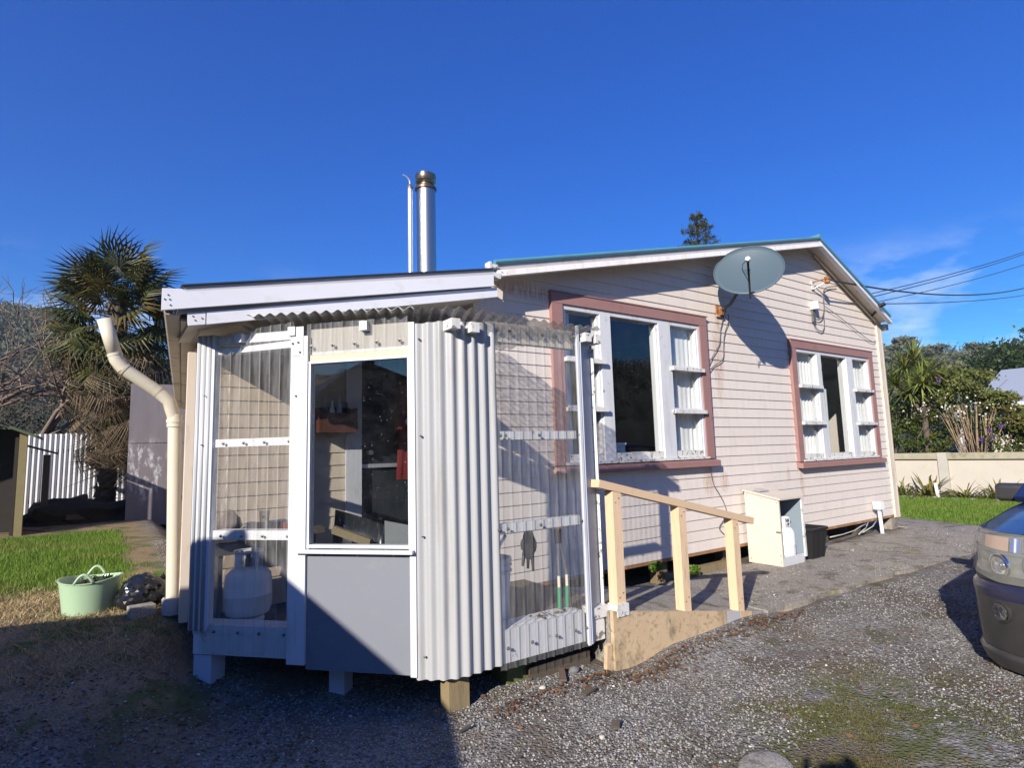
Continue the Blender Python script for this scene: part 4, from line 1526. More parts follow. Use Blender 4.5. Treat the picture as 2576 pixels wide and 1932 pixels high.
fbox('top_plate', WHITE, -0.74, -0.113, -0.06, -0.002, 2.045, 2.075, zr0=2.06, zr1=2.105)
fbox('top_plate', WHITE, -0.64, -0.113, -0.075, -0.004, 2.110, 2.165)
r1 = fbox('rail', WHITE, -0.647, -0.113, -0.055, -0.001, 1.473, 1.521)
r2 = fbox('rail', WHITE, -0.647, -0.113, -0.085, -0.001, 0.922, 0.976)
r3 = fbox('bottom_rail', WHITE_OLD, -0.76, -0.113, -0.13, -0.001, 0.372, 0.43)
fbox('skirting_board', WHITE_OLD, -0.755, -0.105, -0.03, -0.0015, 0.262, 0.371)
p2 = fbox('door_post', WHITE, -0.115, -0.004, 0.0, 0.030, 0.243, 2.117)
fbox('door_post_cover', WHITE, -0.103, -0.030, 0.0305, 0.034, 2.0, 2.175)
for par, zz, ss in ((r1, 1.494, (-0.57, -0.43, -0.29, -0.125)), (r2, 0.946, (-0.57, -0.43, -0.29, -0.125)), (r3, 0.398, (-0.60, -0.44, -0.30, -0.14))):
    for s_ in ss:
        screw(fp(s_, 0.018, zz), FO, par)
for s_, zz in ((-0.098, 2.075), (-0.062, 2.08), (-0.05, 2.02), (-0.075, 1.76)):
    screw(fp(s_, 0.031 if zz < 2.0 else 0.035, zz), FO, p2, 0.006)
for s_, zz in ((-0.71, 1.49), (-0.70, 1.79)):
    screw(fp(s_, 0.032, zz), FO, r1, 0.004)
# wall plate above and studs inside
fbox('wall_plate', WHITE, -0.003, 0.632, -0.06, -0.004, 2.005, 2.022)
us = corrugated([fp(-0.02, 0.014, 0)[:2], fp(0.63, 0.014, 0)[:2]], 2.004, 2.19, rib=True, step=16).obj('clear_sheet', CLEAR_DIM, porch, smooth=True)
fbox('backing_board', WALL_STREET_DIM, -0.003, 0.632, -0.035, -0.005, 2.023, 2.16)
for s_ in (0.015, 0.155, 0.295, 0.435, 0.578):
    screw(fp(s_, 0.022, 2.052), FO, us, 0.009)
# --- door
door = bpy.data.objects.new('porch_door', None)
COL.objects.link(door)
door.location = fp(0.3, 0, 0.22)
adopt(door, porch)
fbox('lintel', LINTEL, -0.003, 0.632, -0.02, 0.010, 1.962, 2.003, porch)
fbox('top_rail', ALU, -0.003, 0.632, -0.03, 0.022, 1.948, 1.961, door)
fbox('stile', ALU, -0.003, 0.012, -0.03, 0.020, 0.878, 1.9475, door)
fbox('stile', ALU, 0.622, 0.632, -0.03, 0.020, 0.878, 1.9475, door)
fbox('lower_rail', ALU, 0.0125, 0.6215, -0.03, 0.021, 0.882, 0.900, door)
fbox('glass_pane', GLASS_DOOR, 0.0125, 0.6215, -0.004, 0.0, 0.9005, 1.9475, door)
fbox('weather_bar', ALU, -0.055, 0.660, 0.0305, 0.062, 0.858, 0.877, door)
pn = fbox('lower_panel', PANEL_GREY, -0.0035, 0.634, -0.03, 0.012, 0.216, 0.857, door)
for s_ in (0.09, 0.31, 0.53):
    MB().lathe([(0.005, 0), (0.004, 0.003), (0, 0.003)], fp(s_, 0.012, 0.842), 8, (FE, (0, 0, 1), FO)).obj('screw', ALU, pn)
# --- white jamb and the iron sheet that turns the corner
jm = fbox('jamb_flashing', WHITE, 0.632, 0.668, -0.04, 0.028, 0.213, 2.15)
c0 = np.array(fp(0.66, 0.012, 0)[:2])
c1 = np.array(fp(0.80, 0.012, 0)[:2])
pts = [c0, c1]
cx_, cy_ = 1.665, -1.035
for t in np.linspace(0, 1, 7)[1:]:
    p_ = (1 - t) ** 2 * c1 + 2 * t * (1 - t) * np.array([1.578, -1.162]) + t * t * np.array([1.70, -1.162])
    pts.append(p_)
pts.append(np.array([1.872, -1.162]))
iron = corrugated(pts, 0.2, 2.17, amp=0.0095, step=10, z0f=lambda t: 0.196 + 0.018 * t, z1f=lambda t: 2.14 + 0.02 * t).obj('iron_sheet', IRON, porch, smooth=True)
for s_, zz in ((0.695, 2.05), (0.70, 1.50), (0.705, 0.95), (0.71, 0.32)):
    screw(fp(s_, 0.022, zz), FO, iron, 0.0055)
MB().box(1.60, 1.68, -1.13, -1.05, 0.25, 2.15).obj('stud', WHITE, porch)
# --- face parallel with the house wall
gsh = corrugated([(1.855, G_Y - 0.014), (2.515, G_Y - 0.014)], 0.185, 2.175, rib=True, step=16).obj('clear_sheet', CLEAR, porch, smooth=True)
MB().box(1.84, 2.49, G_Y + 0.002, G_Y + 0.05, 2.055, 2.175).obj('top_plate', WALL_STREET, porch)
q1 = MB().box(1.84, 2.49, G_Y + 0.001, G_Y + 0.05, 1.468, 1.518).obj('rail', WHITE_OLD, porch)
q2 = MB().box(1.84, 2.49, G_Y + 0.001, G_Y + 0.05, 0.927, 0.982).obj('rail', WHITE_OLD, porch)
q3 = MB().box(1.74, 2.50, G_Y + 0.001, G_Y + 0.035, 0.212, 0.392).obj('skirting_board', WHITE_OLD, porch)
MB().box(1.74, 2.50, G_Y + 0.0355, G_Y + 0.16, 0.362, 0.396).obj('inner_sill', WHITE_OLD, porch)
MB().box(1.80, 1.838, G_Y + 0.002, G_Y + 0.09, 0.40, 2.16).obj('stud', TRIM_CREAM, porch)
for par, zz, xs2 in ((q1, 1.492, (1.885, 1.92, 2.17, 2.50)), (q2, 0.955, (1.86, 1.92, 2.16, 2.48)), (q3, 0.30, (1.90, 2.07, 2.25, 2.40, 2.49)), (gsh, 2.12, (1.88, 1.97, 2.10, 2.22, 2.33, 2.45))):
    for x_ in xs2:
        screw((x_, G_Y - 0.024, zz), (0, -1, 0), par, 0.0085)
# end post: a bright narrow face and the return that turns away from the sun
MB().box(2.494, 2.512, G_Y - 0.040, G_Y - 0.026, 0.196, 2.205).obj('end_post', WHITE, porch)
e0 = np.array([2.513, -1.175, 0])
e1 = e0 + np.array([math.cos(rad(31)), math.sin(rad(31)), 0]) * RETL
ed = unit(e1 - e0)
en = np.array([ed[1], -ed[0], 0])
mb = MB()
mb.hexa([(*(e0 + en * 0.02)[:2], 0.2), (*(e1 + en * 0.02)[:2], 0.2), (*(e1 - en * 0.02)[:2], 0.2), (*(e0 - en * 0.02)[:2], 0.2),
         (*(e0 + en * 0.02)[:2], 2.10), (*(e1 + en * 0.02)[:2], 2.10), (*(e1 - en * 0.02)[:2], 2.10), (*(e0 - en * 0.02)[:2], 2.10)])
mb.obj('return_panel', plain('return_shade_blue_grey', (0.30, 0.345, 0.42), 0.4, 0.05, 3), porch)  # white-grey panel, its shaded blue tone put into the base colour
mb = MB()
mb.hexa([(*(e1 + ed * 0.001 + en * 0.045)[:2], 0.33), (*(e1 + ed * 0.02 + en * 0.045)[:2], 0.33), (*(e1 + ed * 0.02 - en * 0.03)[:2], 0.33), (*(e1 + ed * 0.001 - en * 0.03)[:2], 0.33),
         (*(e1 + ed * 0.001 + en * 0.045)[:2], 2.08), (*(e1 + ed * 0.02 + en * 0.045)[:2], 2.08), (*(e1 + ed * 0.02 - en * 0.03)[:2], 2.08), (*(e1 + ed * 0.001 - en * 0.03)[:2], 2.08)])
mb.obj('door_jamb', WHITE_ROT, porch)
# threshold scraps
MB().box(2.56, 2.70, -1.17, -1.06, 0.335, 0.40).obj('threshold', WHITE_ROT, porch)
MB().box(2.555, 2.655, -1.16, -1.08, 0.20, 0.334).obj('threshold', WHITE_ROT, porch)
# --- roof
RA = unit((-0.40, -0.916, 0))
RB = np.array([RA[1], -RA[0], 0])          # across the waves
poly = [(0.395, 0.30), (0.400, 0.005), (1.545, -1.262), (1.72, -1.272), (2.665, -1.235), (2.70, -1.20), (2.70, -0.02), (2.42, -0.02), (2.42, 0.30)]


def zroof(x_, y_):
    return 2.205 + 0.035 * (y_ + 1.25) + 0.015 * math.sin(x_ * 2.2)


PITCH = 0.068
# the polygon is not convex at its back; cut it in two convex halves
G = []
strips = []
us_ = [np.dot(RB[:2], p) for p in poly]
nu = int((max(us_) - min(us_)) / PITCH * 8)
prev = None
mb = MB()
for i in range(nu + 1):
    u = min(us_) + (max(us_) - min(us_)) * (i + 0.001) / (nu + 0.002)
    ts = []
    for a, b in zip(poly, poly[1:] + poly[:1]):
        ua, ub_ = np.dot(RB[:2], a), np.dot(RB[:2], b)
        if (ua - u) * (ub_ - u) < 0:
            k_ = (u - ua) / (ub_ - ua)
            p_ = (a[0] + (b[0] - a[0]) * k_, a[1] + (b[1] - a[1]) * k_)
            ts.append(np.dot(RA[:2], p_))
    ts.sort()
    lo_t, hi_t = ts[0], ts[-1]
    colp = []
    for j in range(5):
        t = lo_t + (hi_t - lo_t) * j / 4
        p_ = RB[:2] * u + RA[:2] * t
        colp.append((p_[0], p_[1], zroof(p_[0], p_[1]) + 0.0095 * math.sin(2 * PI * u / PITCH)))
    G.append(colp)
# iron over the door side, aged clear plastic over the far side
cut = next(i for i, c_ in enumerate(G) if c_[0][0] > 1.62 or c_[-1][0] > 1.62) if False else int(len(G) * 0.46)
flip = G[0][0][0] > G[-1][0][0]
parts_ = (G[:cut + 1], G[cut:])
for k_, g_ in enumerate(parts_):
    m_ = MB()
    m_.grid(g_)
    mx_ = np.mean([p_[0] for c_ in g_ for p_ in c_])
    rf = m_.obj('roof_sheet', IRON_OLD if mx_ < 1.6 else CLEAR_ROOF, porch, smooth=True)
    if mx_ < 1.6:
        sol = rf.modifiers.new('thickness', 'SOLIDIFY')
        sol.thickness = 0.003
for (s_, zz) in ((-0.47, 2.135), (-0.105, 2.15), (0.36, 2.15)):
    fbox('rafter', WHITE, s_ - 0.024, s_ + 0.024, -0.5, 0.045, zz - 0.028, zz + 0.026)
for x_, zz in ((1.575, 2.12), (1.70, 2.11), (2.565, 2.13), (2.655, 2.125)):
    MB().box(x_ - 0.027, x_ + 0.027, -1.225, -1.06, zz - 0.03, zz + 0.028).obj('rafter', WHITE_ROT, porch)

# ---- things inside the porch
def gas_bottle(label, c, r, h, mat=TANK_WHITE, group=None):
    o = thing('gas_bottle', label, 'gas bottle', c, group)
    x_, y_, z_ = c
    MB().lathe([(r * 0.70, 0), (r * 0.72, 0.012), (r * 0.66, 0.03)], c, 20).obj('foot_ring', mat, o, auto=40)
    MB().lathe([(0.0, 0.02), (r * 0.6, 0.025), (r * 0.9, 0.05), (r, 0.09), (r, h * 0.5 - 0.004), (r * 1.015, h * 0.5), (r, h * 0.5 + 0.004), (r, h - 0.10), (r * 0.94, h - 0.045), (r * 0.72, h - 0.012), (r * 0.3, h), (0, h)], c, 28).obj('tank', mat, o, auto=40)
    # collar: a guard cut open at the front
    V, F = [], []
    n2 = 20
    for i in range(n2 + 1):
        t = rad(-60) + rad(300) * i / n2 + rad(60)
        for z2, rr2 in ((h - 0.03, 0.60), (h + 0.10, 0.58)):
            V.append((x_ + math.cos(t) * r * rr2, y_ + math.sin(t) * r * rr2, z_ + z2))
    for i in range(n2):
        if i in (9, 15, 16, 17, 18):
            continue
        F.append((2 * i, 2 * i + 2, 2 * i + 3, 2 * i + 1))
    m_ = MB()
    m_.add(V, F)
    cobj = m_.obj('collar', mat, o, smooth=True)
    so = cobj.modifiers.new('thickness', 'SOLIDIFY')
    so.thickness = 0.004
    MB().tube([(x_ + r * 0.59 * math.cos(t), y_ + r * 0.59 * math.sin(t), z_ + h + 0.10) for t in np.linspace(0, 2 * PI, 22, endpoint=False)], 0.007, 6, close=True).obj('guard_ring', mat, o, smooth=True)
    MB().lathe([(0.022, h - 0.01), (0.022, h + 0.05), (0.014, h + 0.055), (0.014, h + 0.075), (0.026, h + 0.08), (0.026, h + 0.095), (0, h + 0.096)], c, 12).obj('valve', SCREW, o, auto=40)
    return o


gas_bottle('dented white gas bottle on the porch floor behind the left plastic panel', (0.80, 0.20, 0.36), 0.145, 0.34)
# bench with odds and ends
bn = thing('bench', 'grey workbench behind the left plastic panel in the porch', 'bench', (0.95, 0.32, 0.36))
MB().box(0.56, 1.30, 0.22, 0.425, 0.865, 0.905).obj('bench_top', TIMBER_DARK, bn)
MB().box(0.62, 1.26, 0.30, 0.34, 0.77, 0.845).obj('apron', SCREW, bn)
for x_ in (0.64, 1.10, 1.24):
    MB().bar((x_, 0.34, 0.362), (x_, 0.34, 0.864), 0.045, 0.045).obj('leg', SCREW, bn)
jr = thing('drinking_glass', 'tall clear glass with a red spot on the porch bench', 'glass', (0.93, 0.27, 0.906))
MB().lathe([(0.026, 0.906), (0.034, 1.045), (0.032, 1.045), (0.025, 0.915), (0, 0.914)], (0.905, 0.27, 0), 16).obj('tumbler', CLEAR, jr, smooth=True)
MB().lathe([(0.009, 0), (0.007, 0.002), (0, 0.002)], (0.893, 0.2385, 1.005), 10, ((1, 0, 0), (0, 0, 1), (0, -1, 0))).obj('spot', RED, jr)
hd = thing('cloth_bundle', 'brown grey bundle of cloth on the left end of the porch bench', 'cloth', (0.70, 0.32, 0.906))
MB().blob((0.70, 0.32, 0.975), (0.075, 0.06, 0.075), 3, 0.16, 4).obj('folds', plain('cloth_brown_grey', (0.16, 0.13, 0.115), 0.9, 0.3, 30, bump=0.5), hd, smooth=True)
rt = thing('tin', 'small red tin at the right end of the porch bench', 'tin', (1.03, 0.25, 0.906))
MB().lathe([(0.028, 0.906), (0.028, 0.955), (0.0, 0.955)], (1.03, 0.25, 0), 16).obj('tin_body', RED, rt, auto=40)
MB().lathe([(0.030, 0.945), (0.030, 0.958), (0.0, 0.959)], (1.03, 0.25, 0), 16).obj('lid', RED, rt, auto=40)
ph = thing('cardboard_box', 'small pale box lying behind the red tin in the porch', 'box', (1.02, 0.35, 0.906))
MB().obox((1.0, 0.36, 0.938), ((1, 0.15, 0), (-0.15, 1, 0), (0, 0, 1)), (0.06, 0.04, 0.031)).obj('carton', WHITE_OLD, ph)
MB().obox((1.0, 0.317, 0.938), ((1, 0.15, 0), (-0.15, 1, 0), (0, 0, 1)), (0.03, 0.003, 0.018)).obj('printed_panel', BLACK, ph)
# wooden box of bottles on the wall
a = on_y(797, 1090, 0.40)
b = on_y(882, 1042, 0.40)
wb_ = thing('wall_box', 'red brown wooden box on the wall seen through the porch door glass', 'box', ((a.x + b.x) / 2, 0.38, a.z))
MB().box(a.x, b.x, 0.285, 0.300, a.z, b.z).obj('front', MAHOGANY, wb_)
MB().box(a.x, b.x, 0.415, 0.431, a.z, b.z + 0.05).obj('back', MAHOGANY, wb_)
for x_ in (a.x - 0.016, b.x + 0.001):
    MB().box(x_, x_ + 0.015, 0.285, 0.431, a.z, b.z + 0.04).obj('side', MAHOGANY, wb_)
MB().box(a.x, b.x, 0.301, 0.414, a.z, a.z + 0.012).obj('base', MAHOGANY, wb_)
for i, (dx_, h_, m2, lab) in enumerate(((0.045, 0.25, CLEAR_DIM, 'clear bottle at the left end of the red brown wall box'), (0.10, 0.23, TANK_WHITE, 'white jar second from the left in the wall box'), (0.155, 0.26, BLUE_WHITE, 'pale blue bottle third from the left in the wall box'), (0.21, 0.22, BLACK, 'dark bottle at the right end of the wall box'))):
    bt = thing('bottle', lab, 'bottle', (a.x + dx_, 0.36, a.z + 0.0125), 'bottles in the wall box')
    MB().lathe([(0.022, 0), (0.022, h_ * 0.7), (0.010, h_ * 0.82), (0.010, h_), (0, h_)], (a.x + dx_, 0.36, a.z + 0.0125), 12).obj('bottle_body', m2, bt, auto=40)
# red coat on the back door
ct = thing('coat', 'red coat hanging on the dark back door', 'coat', (2.15, 0.40, 1.75))
Gc = []
for i in range(13):
    t = i / 12
    w_ = 0.07 + 0.075 * min(1, t * 3)
    Gc.append([(2.07 + (2 * j / 14 - 1) * w_ + 0.015 * math.sin(t * 4), 0.38 - 0.035 * math.cos((2 * j / 14 - 1) * 1.5) + 0.012 * math.sin(j * 1.9 + t * 3), 2.05 - 0.85 * t) for j in range(15)])
mb = MB()
mb.grid(Gc)
mb.obj('coat_body', COAT, ct, smooth=True)
mb = MB()
mb.tube([(1.97, 0.37, 1.95), (1.935, 0.36, 1.75), (1.94, 0.355, 1.50)], [0.045, 0.042, 0.035], 10)
mb.obj('sleeve', COAT, ct, smooth=True)
MB().lathe([(0.03, 0), (0.03, 0.004), (0, 0.004)], (2.0, 0.33, 1.66), 10, ((1, 0, 0), (0, 0, 1), (0, -1, 0))).obj('badge', TANK_WHITE, ct)
# sheets leaning inside the door
mb = MB()
Gs = [[fp(0.02 + 0.33 * u, -0.16 - 0.10 * v_ - 0.03 * math.sin(u * 3), 0.37 + (0.70 - 0.10 * u) * v_) for u in np.linspace(0, 1, 9)] for v_ in np.linspace(0, 1, 5)]
mb.grid(Gs)
cv = mb.obj('plastic_sheet', plain('plastic_black_scuffed', (0.022, 0.022, 0.024), 0.28, 0.3, 9, spec=0.5, dirt=(0.20, 0.20, 0.19), dirt_amt=0.5, dscale=9, stretch=(5, 5, 0.6)), smooth=True)
tag(cv, 'curved black plastic sheet leaning inside the porch door', 'sheet')
so = cv.modifiers.new('thickness', 'SOLIDIFY')
so.thickness = 0.004
mb = MB()
mb.bar(fp(0.10, -0.10, 0.97), fp(0.36, -0.06, 0.90), 0.03, 0.045)
tag(mb.obj('timber_batten', TIMBER_RAW), 'pale timber batten lying across the sheets inside the porch door', 'batten')
mb = MB()
mb.hexa([fp(0.445, -0.07, 0.37), fp(0.63, -0.10, 0.37), fp(0.63, -0.112, 0.37), fp(0.445, -0.082, 0.37), fp(0.445, -0.055, 1.025), fp(0.64, -0.085, 0.985), fp(0.64, -0.097, 0.985), fp(0.445, -0.067, 1.025)])
tag(mb.obj('fibre_board', plain('board_grey_fibre', (0.24, 0.24, 0.235), 0.7, 0.15, 8, dirt=(0.4, 0.4, 0.38), dirt_amt=0.5)), 'grey fibre board leaning inside the porch door at the right', 'board')
# bucket, bag and loppers behind the right-hand plastic
bk = thing('bucket', 'tall white bucket behind the right plastic panel of the porch', 'bucket', (2.0, -0.86, 0.36))
MB().lathe([(0.105, 0.0), (0.108, 0.01), (0.128, 0.36), (0.134, 0.362), (0.134, 0.385), (0.124, 0.385), (0.102, 0.02), (0, 0.02)], (1.995, -0.86, 0.36), 26).obj('pail', TANK_WHITE, bk, auto=40)
for zz in (0.30, 0.335):
    MB().lathe([(0.125, zz), (0.136, zz + 0.004), (0.136, zz + 0.012), (0.126, zz + 0.016)], (1.995, -0.86, 0.36), 26).obj('rib', TANK_WHITE, bk, auto=40)
hs = thing('hose_handle', 'grey pipe handle standing out of the white bucket', 'handle', (2.0, -0.86, 0.38))
MB().tube([(1.98, -0.86, 0.39), (2.06, -0.84, 0.78), (2.14, -0.82, 0.86)], 0.012, 8).obj('pipe', GALV, hs, smooth=True)
bg_ = thing('gloves', 'black work gloves hung below the rail behind the right plastic panel', 'gloves', (2.16, -1.05, 0.75))
MB().blob((2.165, -1.03, 0.83), (0.055, 0.03, 0.09), 3, 0.22, 3).obj('palm', BLACK, bg_, smooth=True)
for i, dx_ in enumerate((-0.03, 0.0, 0.03)):
    MB().tube([(2.165 + dx_, -1.03, 0.78), (2.16 + dx_ * 1.3, -1.03, 0.70 - 0.02 * i)], [0.013, 0.008], 8).obj('finger', BLACK, bg_, smooth=True)
lp = thing('loppers', 'garden loppers with green grips standing behind the right plastic panel', 'loppers', (2.44, -1.02, 0.40))
for x_ in (2.398, 2.463):
    MB().tube([(x_, -1.03, 0.405), (x_ + 0.006, -1.025, 0.53)], 0.014, 10).obj('grip', GREEN, lp, auto=50)
    MB().tube([(x_ + 0.006, -1.025, 0.531), (x_ + 0.008, -1.022, 0.60)], 0.010, 8).obj('sleeve', TRIM_CREAM, lp)
    MB().tube([(x_ + 0.008, -1.022, 0.601), (2.43 + (x_ - 2.43) * 0.3, -1.01, 0.80)], 0.006, 8).obj('arm', SCREW, lp)
MB().bar((2.42, -1.005, 0.80), (2.405, -1.0, 0.95), 0.03, 0.006, (0, 1, 0)).obj('blade', SCREW, lp)
MB().bar((2.44, -1.005, 0.80), (2.45, -1.0, 0.93), 0.022, 0.006, (0, 1, 0)).obj('hook', RUST, lp)
# dry leaves on the inner sill
lv = []
for i in range(26):
    cl = RND.choice([(1.84, 0.05), (2.20, 0.05), (2.40, 0.07)])
    lv.append((cl[0] + RND.gauss(0, cl[1]), G_Y + 0.07 + RND.gauss(0, 0.03), 0.402 + RND.uniform(0, 0.02)))
V, F = leaf_quads(np.array(lv), 0.055, NR, flat=0.5, aspect=0.3)
tag(big_mesh('dead_leaves', V, F, LEAF_DRY), 'dead brown leaves fallen on the sill behind the right plastic panel', kind='stuff')


# ------------------------------------------------------------------ things on and around the wall
# satellite dish
DC = np.array([5.63, -0.483, 3.282])
DN = unit((-0.75, -0.45, 0.47))
DX = unit(np.cross((0, 0, 1), DN))
DY = np.cross(DN, DX)
dish = thing('satellite_dish', 'grey satellite dish on a rusty bracket between the two windows', 'satellite dish', (5.72, 0.0, 2.93))
V, F = [], []
nr_, na_ = 8, 48
RXd, RYd = 0.355, 0.345
for i in range(nr_ + 1):
    q = i / nr_
    for j in range(na_):
        t = 2 * PI * j / na_
        V.append(DC + DX * RXd * q * math.cos(t) + DY * RYd * q * math.sin(t) + DN * (0.055 * (q * q - 1)))
for i in range(nr_):
    for j in range(na_):
        F.append((i * na_ + j, (i + 1) * na_ + j, (i + 1) * na_ + (j + 1) % na_, i * na_ + (j + 1) % na_))
mb = MB()
mb.add(V, F)
refl = mb.obj('reflector', DISH, dish, smooth=True)
so = refl.modifiers.new('thickness', 'SOLIDIFY')
so.thickness = 0.006
so.offset = -1
MB().tube([DC + DX * (RXd + 0.002) * math.cos(t) + DY * (RYd + 0.002) * math.sin(t) for t in np.linspace(0, 2 * PI, 48, endpoint=False)], 0.006, 6, close=True).obj('rim', DISH, dish, smooth=True)
lnb = np.array(on_y(1881, 652, -0.83))
ab = DC - DY * 0.36 + DN * 0.0
MB().tube([ab - DN * 0.06, ab + (lnb - ab) * 0.5 - DY * 0.012, lnb - unit(lnb - ab) * 0.03], 0.0105, 8).obj('feed_arm', BLACK, dish, smooth=True)
MB().tube([lnb - unit(lnb - ab) * 0.035, lnb], 0.016, 10).obj('clamp', BLACK, dish, auto=50)
ld = unit(DC - lnb)
MB().tube([lnb - ld * 0.03, lnb + ld * 0.015], 0.024, 14).obj('feed_horn', TANK_WHITE, dish, auto=50)
MB().tube([lnb - ld * 0.055, lnb - ld * 0.031], 0.020, 12).obj('feed_cap', TANK_WHITE, dish, auto=50)
MB().tube([lnb - ld * 0.02, lnb - DX * 0.05 - DY * 0.06, lnb - DX * 0.055 - DY * 0.13, ab + (lnb - ab) * 0.35], 0.004, 6).obj('lead', BLACK, dish, smooth=True)
bkp = DC - DN * 0.06
MB().tube([(5.72, -0.045, 2.93), (5.71, -0.18, 2.98), (5.70, -0.30, 3.10), bkp + np.array([0.02, 0.05, -0.08]), bkp], [0.02, 0.02, 0.019, 0.019, 0.019], 10).obj('mast', DISH, dish, smooth=True)
MB().box(5.655, 5.785, -0.034, -0.022, 2.86, 2.99).obj('wall_plate', RUST, dish)
MB().box(5.70, 5.74, -0.07, -0.0345, 2.88, 2.97).obj('wall_bracket', RUST, dish)
MB().box(*sorted((bkp[0] - 0.03, bkp[0] + 0.03)), bkp[1] - 0.01, bkp[1] + 0.05, bkp[2] - 0.05, bkp[2] + 0.05).obj('back_mount', DISH, dish)


def wall_cable(name, label, px, r=0.0045, y=-0.028, mat=CABLE, cat='cable'):
    pts_ = [on_y(u, v, y) for u, v in px]
    # round the bends
    for _ in range(2):
        q = [pts_[0]]
        for a_, b_ in zip(pts_[:-1], pts_[1:]):
            q += [a_.lerp(b_, 0.25), a_.lerp(b_, 0.75)]
        q.append(pts_[-1])
        pts_ = q
    o = MB().tube(pts_, r, 6).obj(name, mat, smooth=True)
    return tag(o, label, cat)


wall_cable('dish_cable', 'thin grey cable running from the dish bracket down to the pink frame, left strand', [(1826, 780), (1818, 805), (1812, 830), (1812, 862), (1800, 885), (1788, 905), (1781, 930), (1778, 950)])
wall_cable('dish_cable', 'thin grey cable beside the dish shadow with a kink, right strand', [(1832, 790), (1834, 806), (1822, 838), (1820, 870), (1821, 900), (1812, 912), (1794, 920), (1784, 936), (1778, 952)])
wall_cable('gas_hose', 'thin brown hose below the nearer window sill', [(1788, 1176), (1790, 1200), (1796, 1222), (1811, 1245), (1823, 1268), (1829, 1290), (1820, 1310), (1808, 1327), (1812, 1335), (1822, 1345)])
# service bracket and meter tail on the gable
sb = thing('cable_bracket', 'rusty cable bracket high on the gable wall beside the short roof slope', 'bracket', (7.86, 0, 3.58))
MB().box(7.83, 7.89, -0.034, -0.02, 3.48, 3.60).obj('back_plate', WHITE_ROT, sb)
MB().bar((7.86, -0.03, 3.585), (7.90, -0.20, 3.60), 0.025, 0.012).obj('upper_arm', RUST, sb)
MB().bar((7.86, -0.03, 3.49), (7.92, -0.19, 3.56), 0.02, 0.012).obj('lower_arm', WHITE_ROT, sb)
MB().lathe([(0.02, -0.05), (0.035, -0.04), (0.035, -0.01), (0.022, 0.0), (0.035, 0.01), (0.035, 0.04), (0.02, 0.05)], (7.91, -0.20, 3.58), 12, ((1, 0, 0), (0, 1, 0), (0, 0, 1))).obj('insulator', RUST, sb, auto=40)
ju = thing('junction_cap', 'small white cable cap on the gable wall under the rusty bracket', 'cable cap', (7.80, 0, 3.20))
MB().lathe([(0.0, 0.0), (0.055, -0.015), (0.060, -0.12), (0.050, -0.125), (0.0, -0.125)], (7.80, -0.055, 3.31), 14).obj('hood', TANK_WHITE, ju, auto=45)
MB().box(7.765, 7.835, -0.045, -0.022, 3.02, 3.183).obj('gland_box', SCREW, ju)
wall_cable('meter_tail', 'loops of grey cable hanging under the white cap on the gable wall', [(2044, 790), (2047, 800), (2056, 805), (2066, 803), (2072, 790), (2074, 770), (2071, 745), (2073, 726), (2085, 721), (2105, 720)], 0.007, -0.04)
wall_cable('meter_tail', 'longer cable loop hanging below the white cap on the gable wall', [(2045, 792), (2046, 808), (2053, 826), (2064, 834), (2072, 832), (2075, 815), (2072, 795), (2074, 770)], 0.006, -0.035)
wall_cable('stay_cable', 'thin cable running down the gable wall to the right corner board', [(2074, 770), (2110, 795), (2150, 828), (2194, 862), (2204, 857)], 0.0045, -0.04)


# overhead wires
def overhead(label, a, b, sag, r):
    a, b = Vector(a), Vector(b)
    pts_ = []
    for i in range(25):
        t = i / 24
        p_ = a.lerp(b, t)
        p_.z -= sag * 4 * t * (1 - t)
        pts_.append(p_)
    o = MB().tube(pts_, r, 6).obj('overhead_wire', WIRE, smooth=True)
    tag(o, label, 'power line', 'overhead wires to the house')


def far_end(u, v, x_):
    return on_x(u, v, x_)


def straight_on(u0, v0, x0_, u1, v1, x1_, k_=1.6):
    a, b = on_x(u0, v0, x0_), on_x(u1, v1, x1_)
    return a, a + (b - a) * k_


overhead('thick dark wire from the rusty bracket across the short roof slope', (7.92, -0.22, 3.58), on_x(2650, 700, 20.0), 0.32, 0.012)
for (p0, p1, xa, xb, lab, r_) in (((2150, 748), (2640, 610), 11.5, 26.0, 'uppermost of the wires rising to the right edge over the short roof slope', 0.010),
                                  ((2150, 757), (2640, 615), 11.6, 26.0, 'second highest of the wires rising to the right edge', 0.010),
                                  ((2170, 767), (2640, 643), 11.6, 26.0, 'third wire from the top rising to the right edge', 0.009),
                                  ((2226, 764), (2640, 730), 9.80, 24.0, 'lowest and flattest of the wires leaving the right eave', 0.008)):
    overhead(lab, on_x(*p0, xa), on_x(*p1, xb), 0.10, r_)

# ramp and handrail
ramp = thing('ramp', 'grey concrete ramp with soiled peach side boards rising to the porch', 'ramp', (3.5, -0.8, 0.0))
mb = MB()
mb.hexa([(2.66, -1.20, -0.05), (4.62, -1.20, -0.02), (4.62, -0.35, -0.02), (2.90, -0.35, -0.05), (2.66, -1.20, 0.372), (4.62, -1.20, 0.035), (4.62, -0.35, 0.10), (2.90, -0.35, 0.34)])
mb.obj('slab', CONC_RAMP, ramp)


def ramp_top(x_):
    return 0.372 - (x_ - 2.66) * (0.337 / 1.96)


def sideb(x0_, x1_, z0a, z0b, mat, y0=-1.232):
    m_ = MB()
    m_.hexa([(x0_, y0, z0a), (x1_, y0, z0b), (x1_, -1.202, z0b), (x0_, -1.202, z0a), (x0_, y0, ramp_top(x0_) + 0.006), (x1_, y0, ramp_top(x1_) + 0.006), (x1_, -1.202, ramp_top(x1_) + 0.006), (x0_, -1.202, ramp_top(x0_) + 0.006)])
    return m_.obj('side_board', mat, ramp)


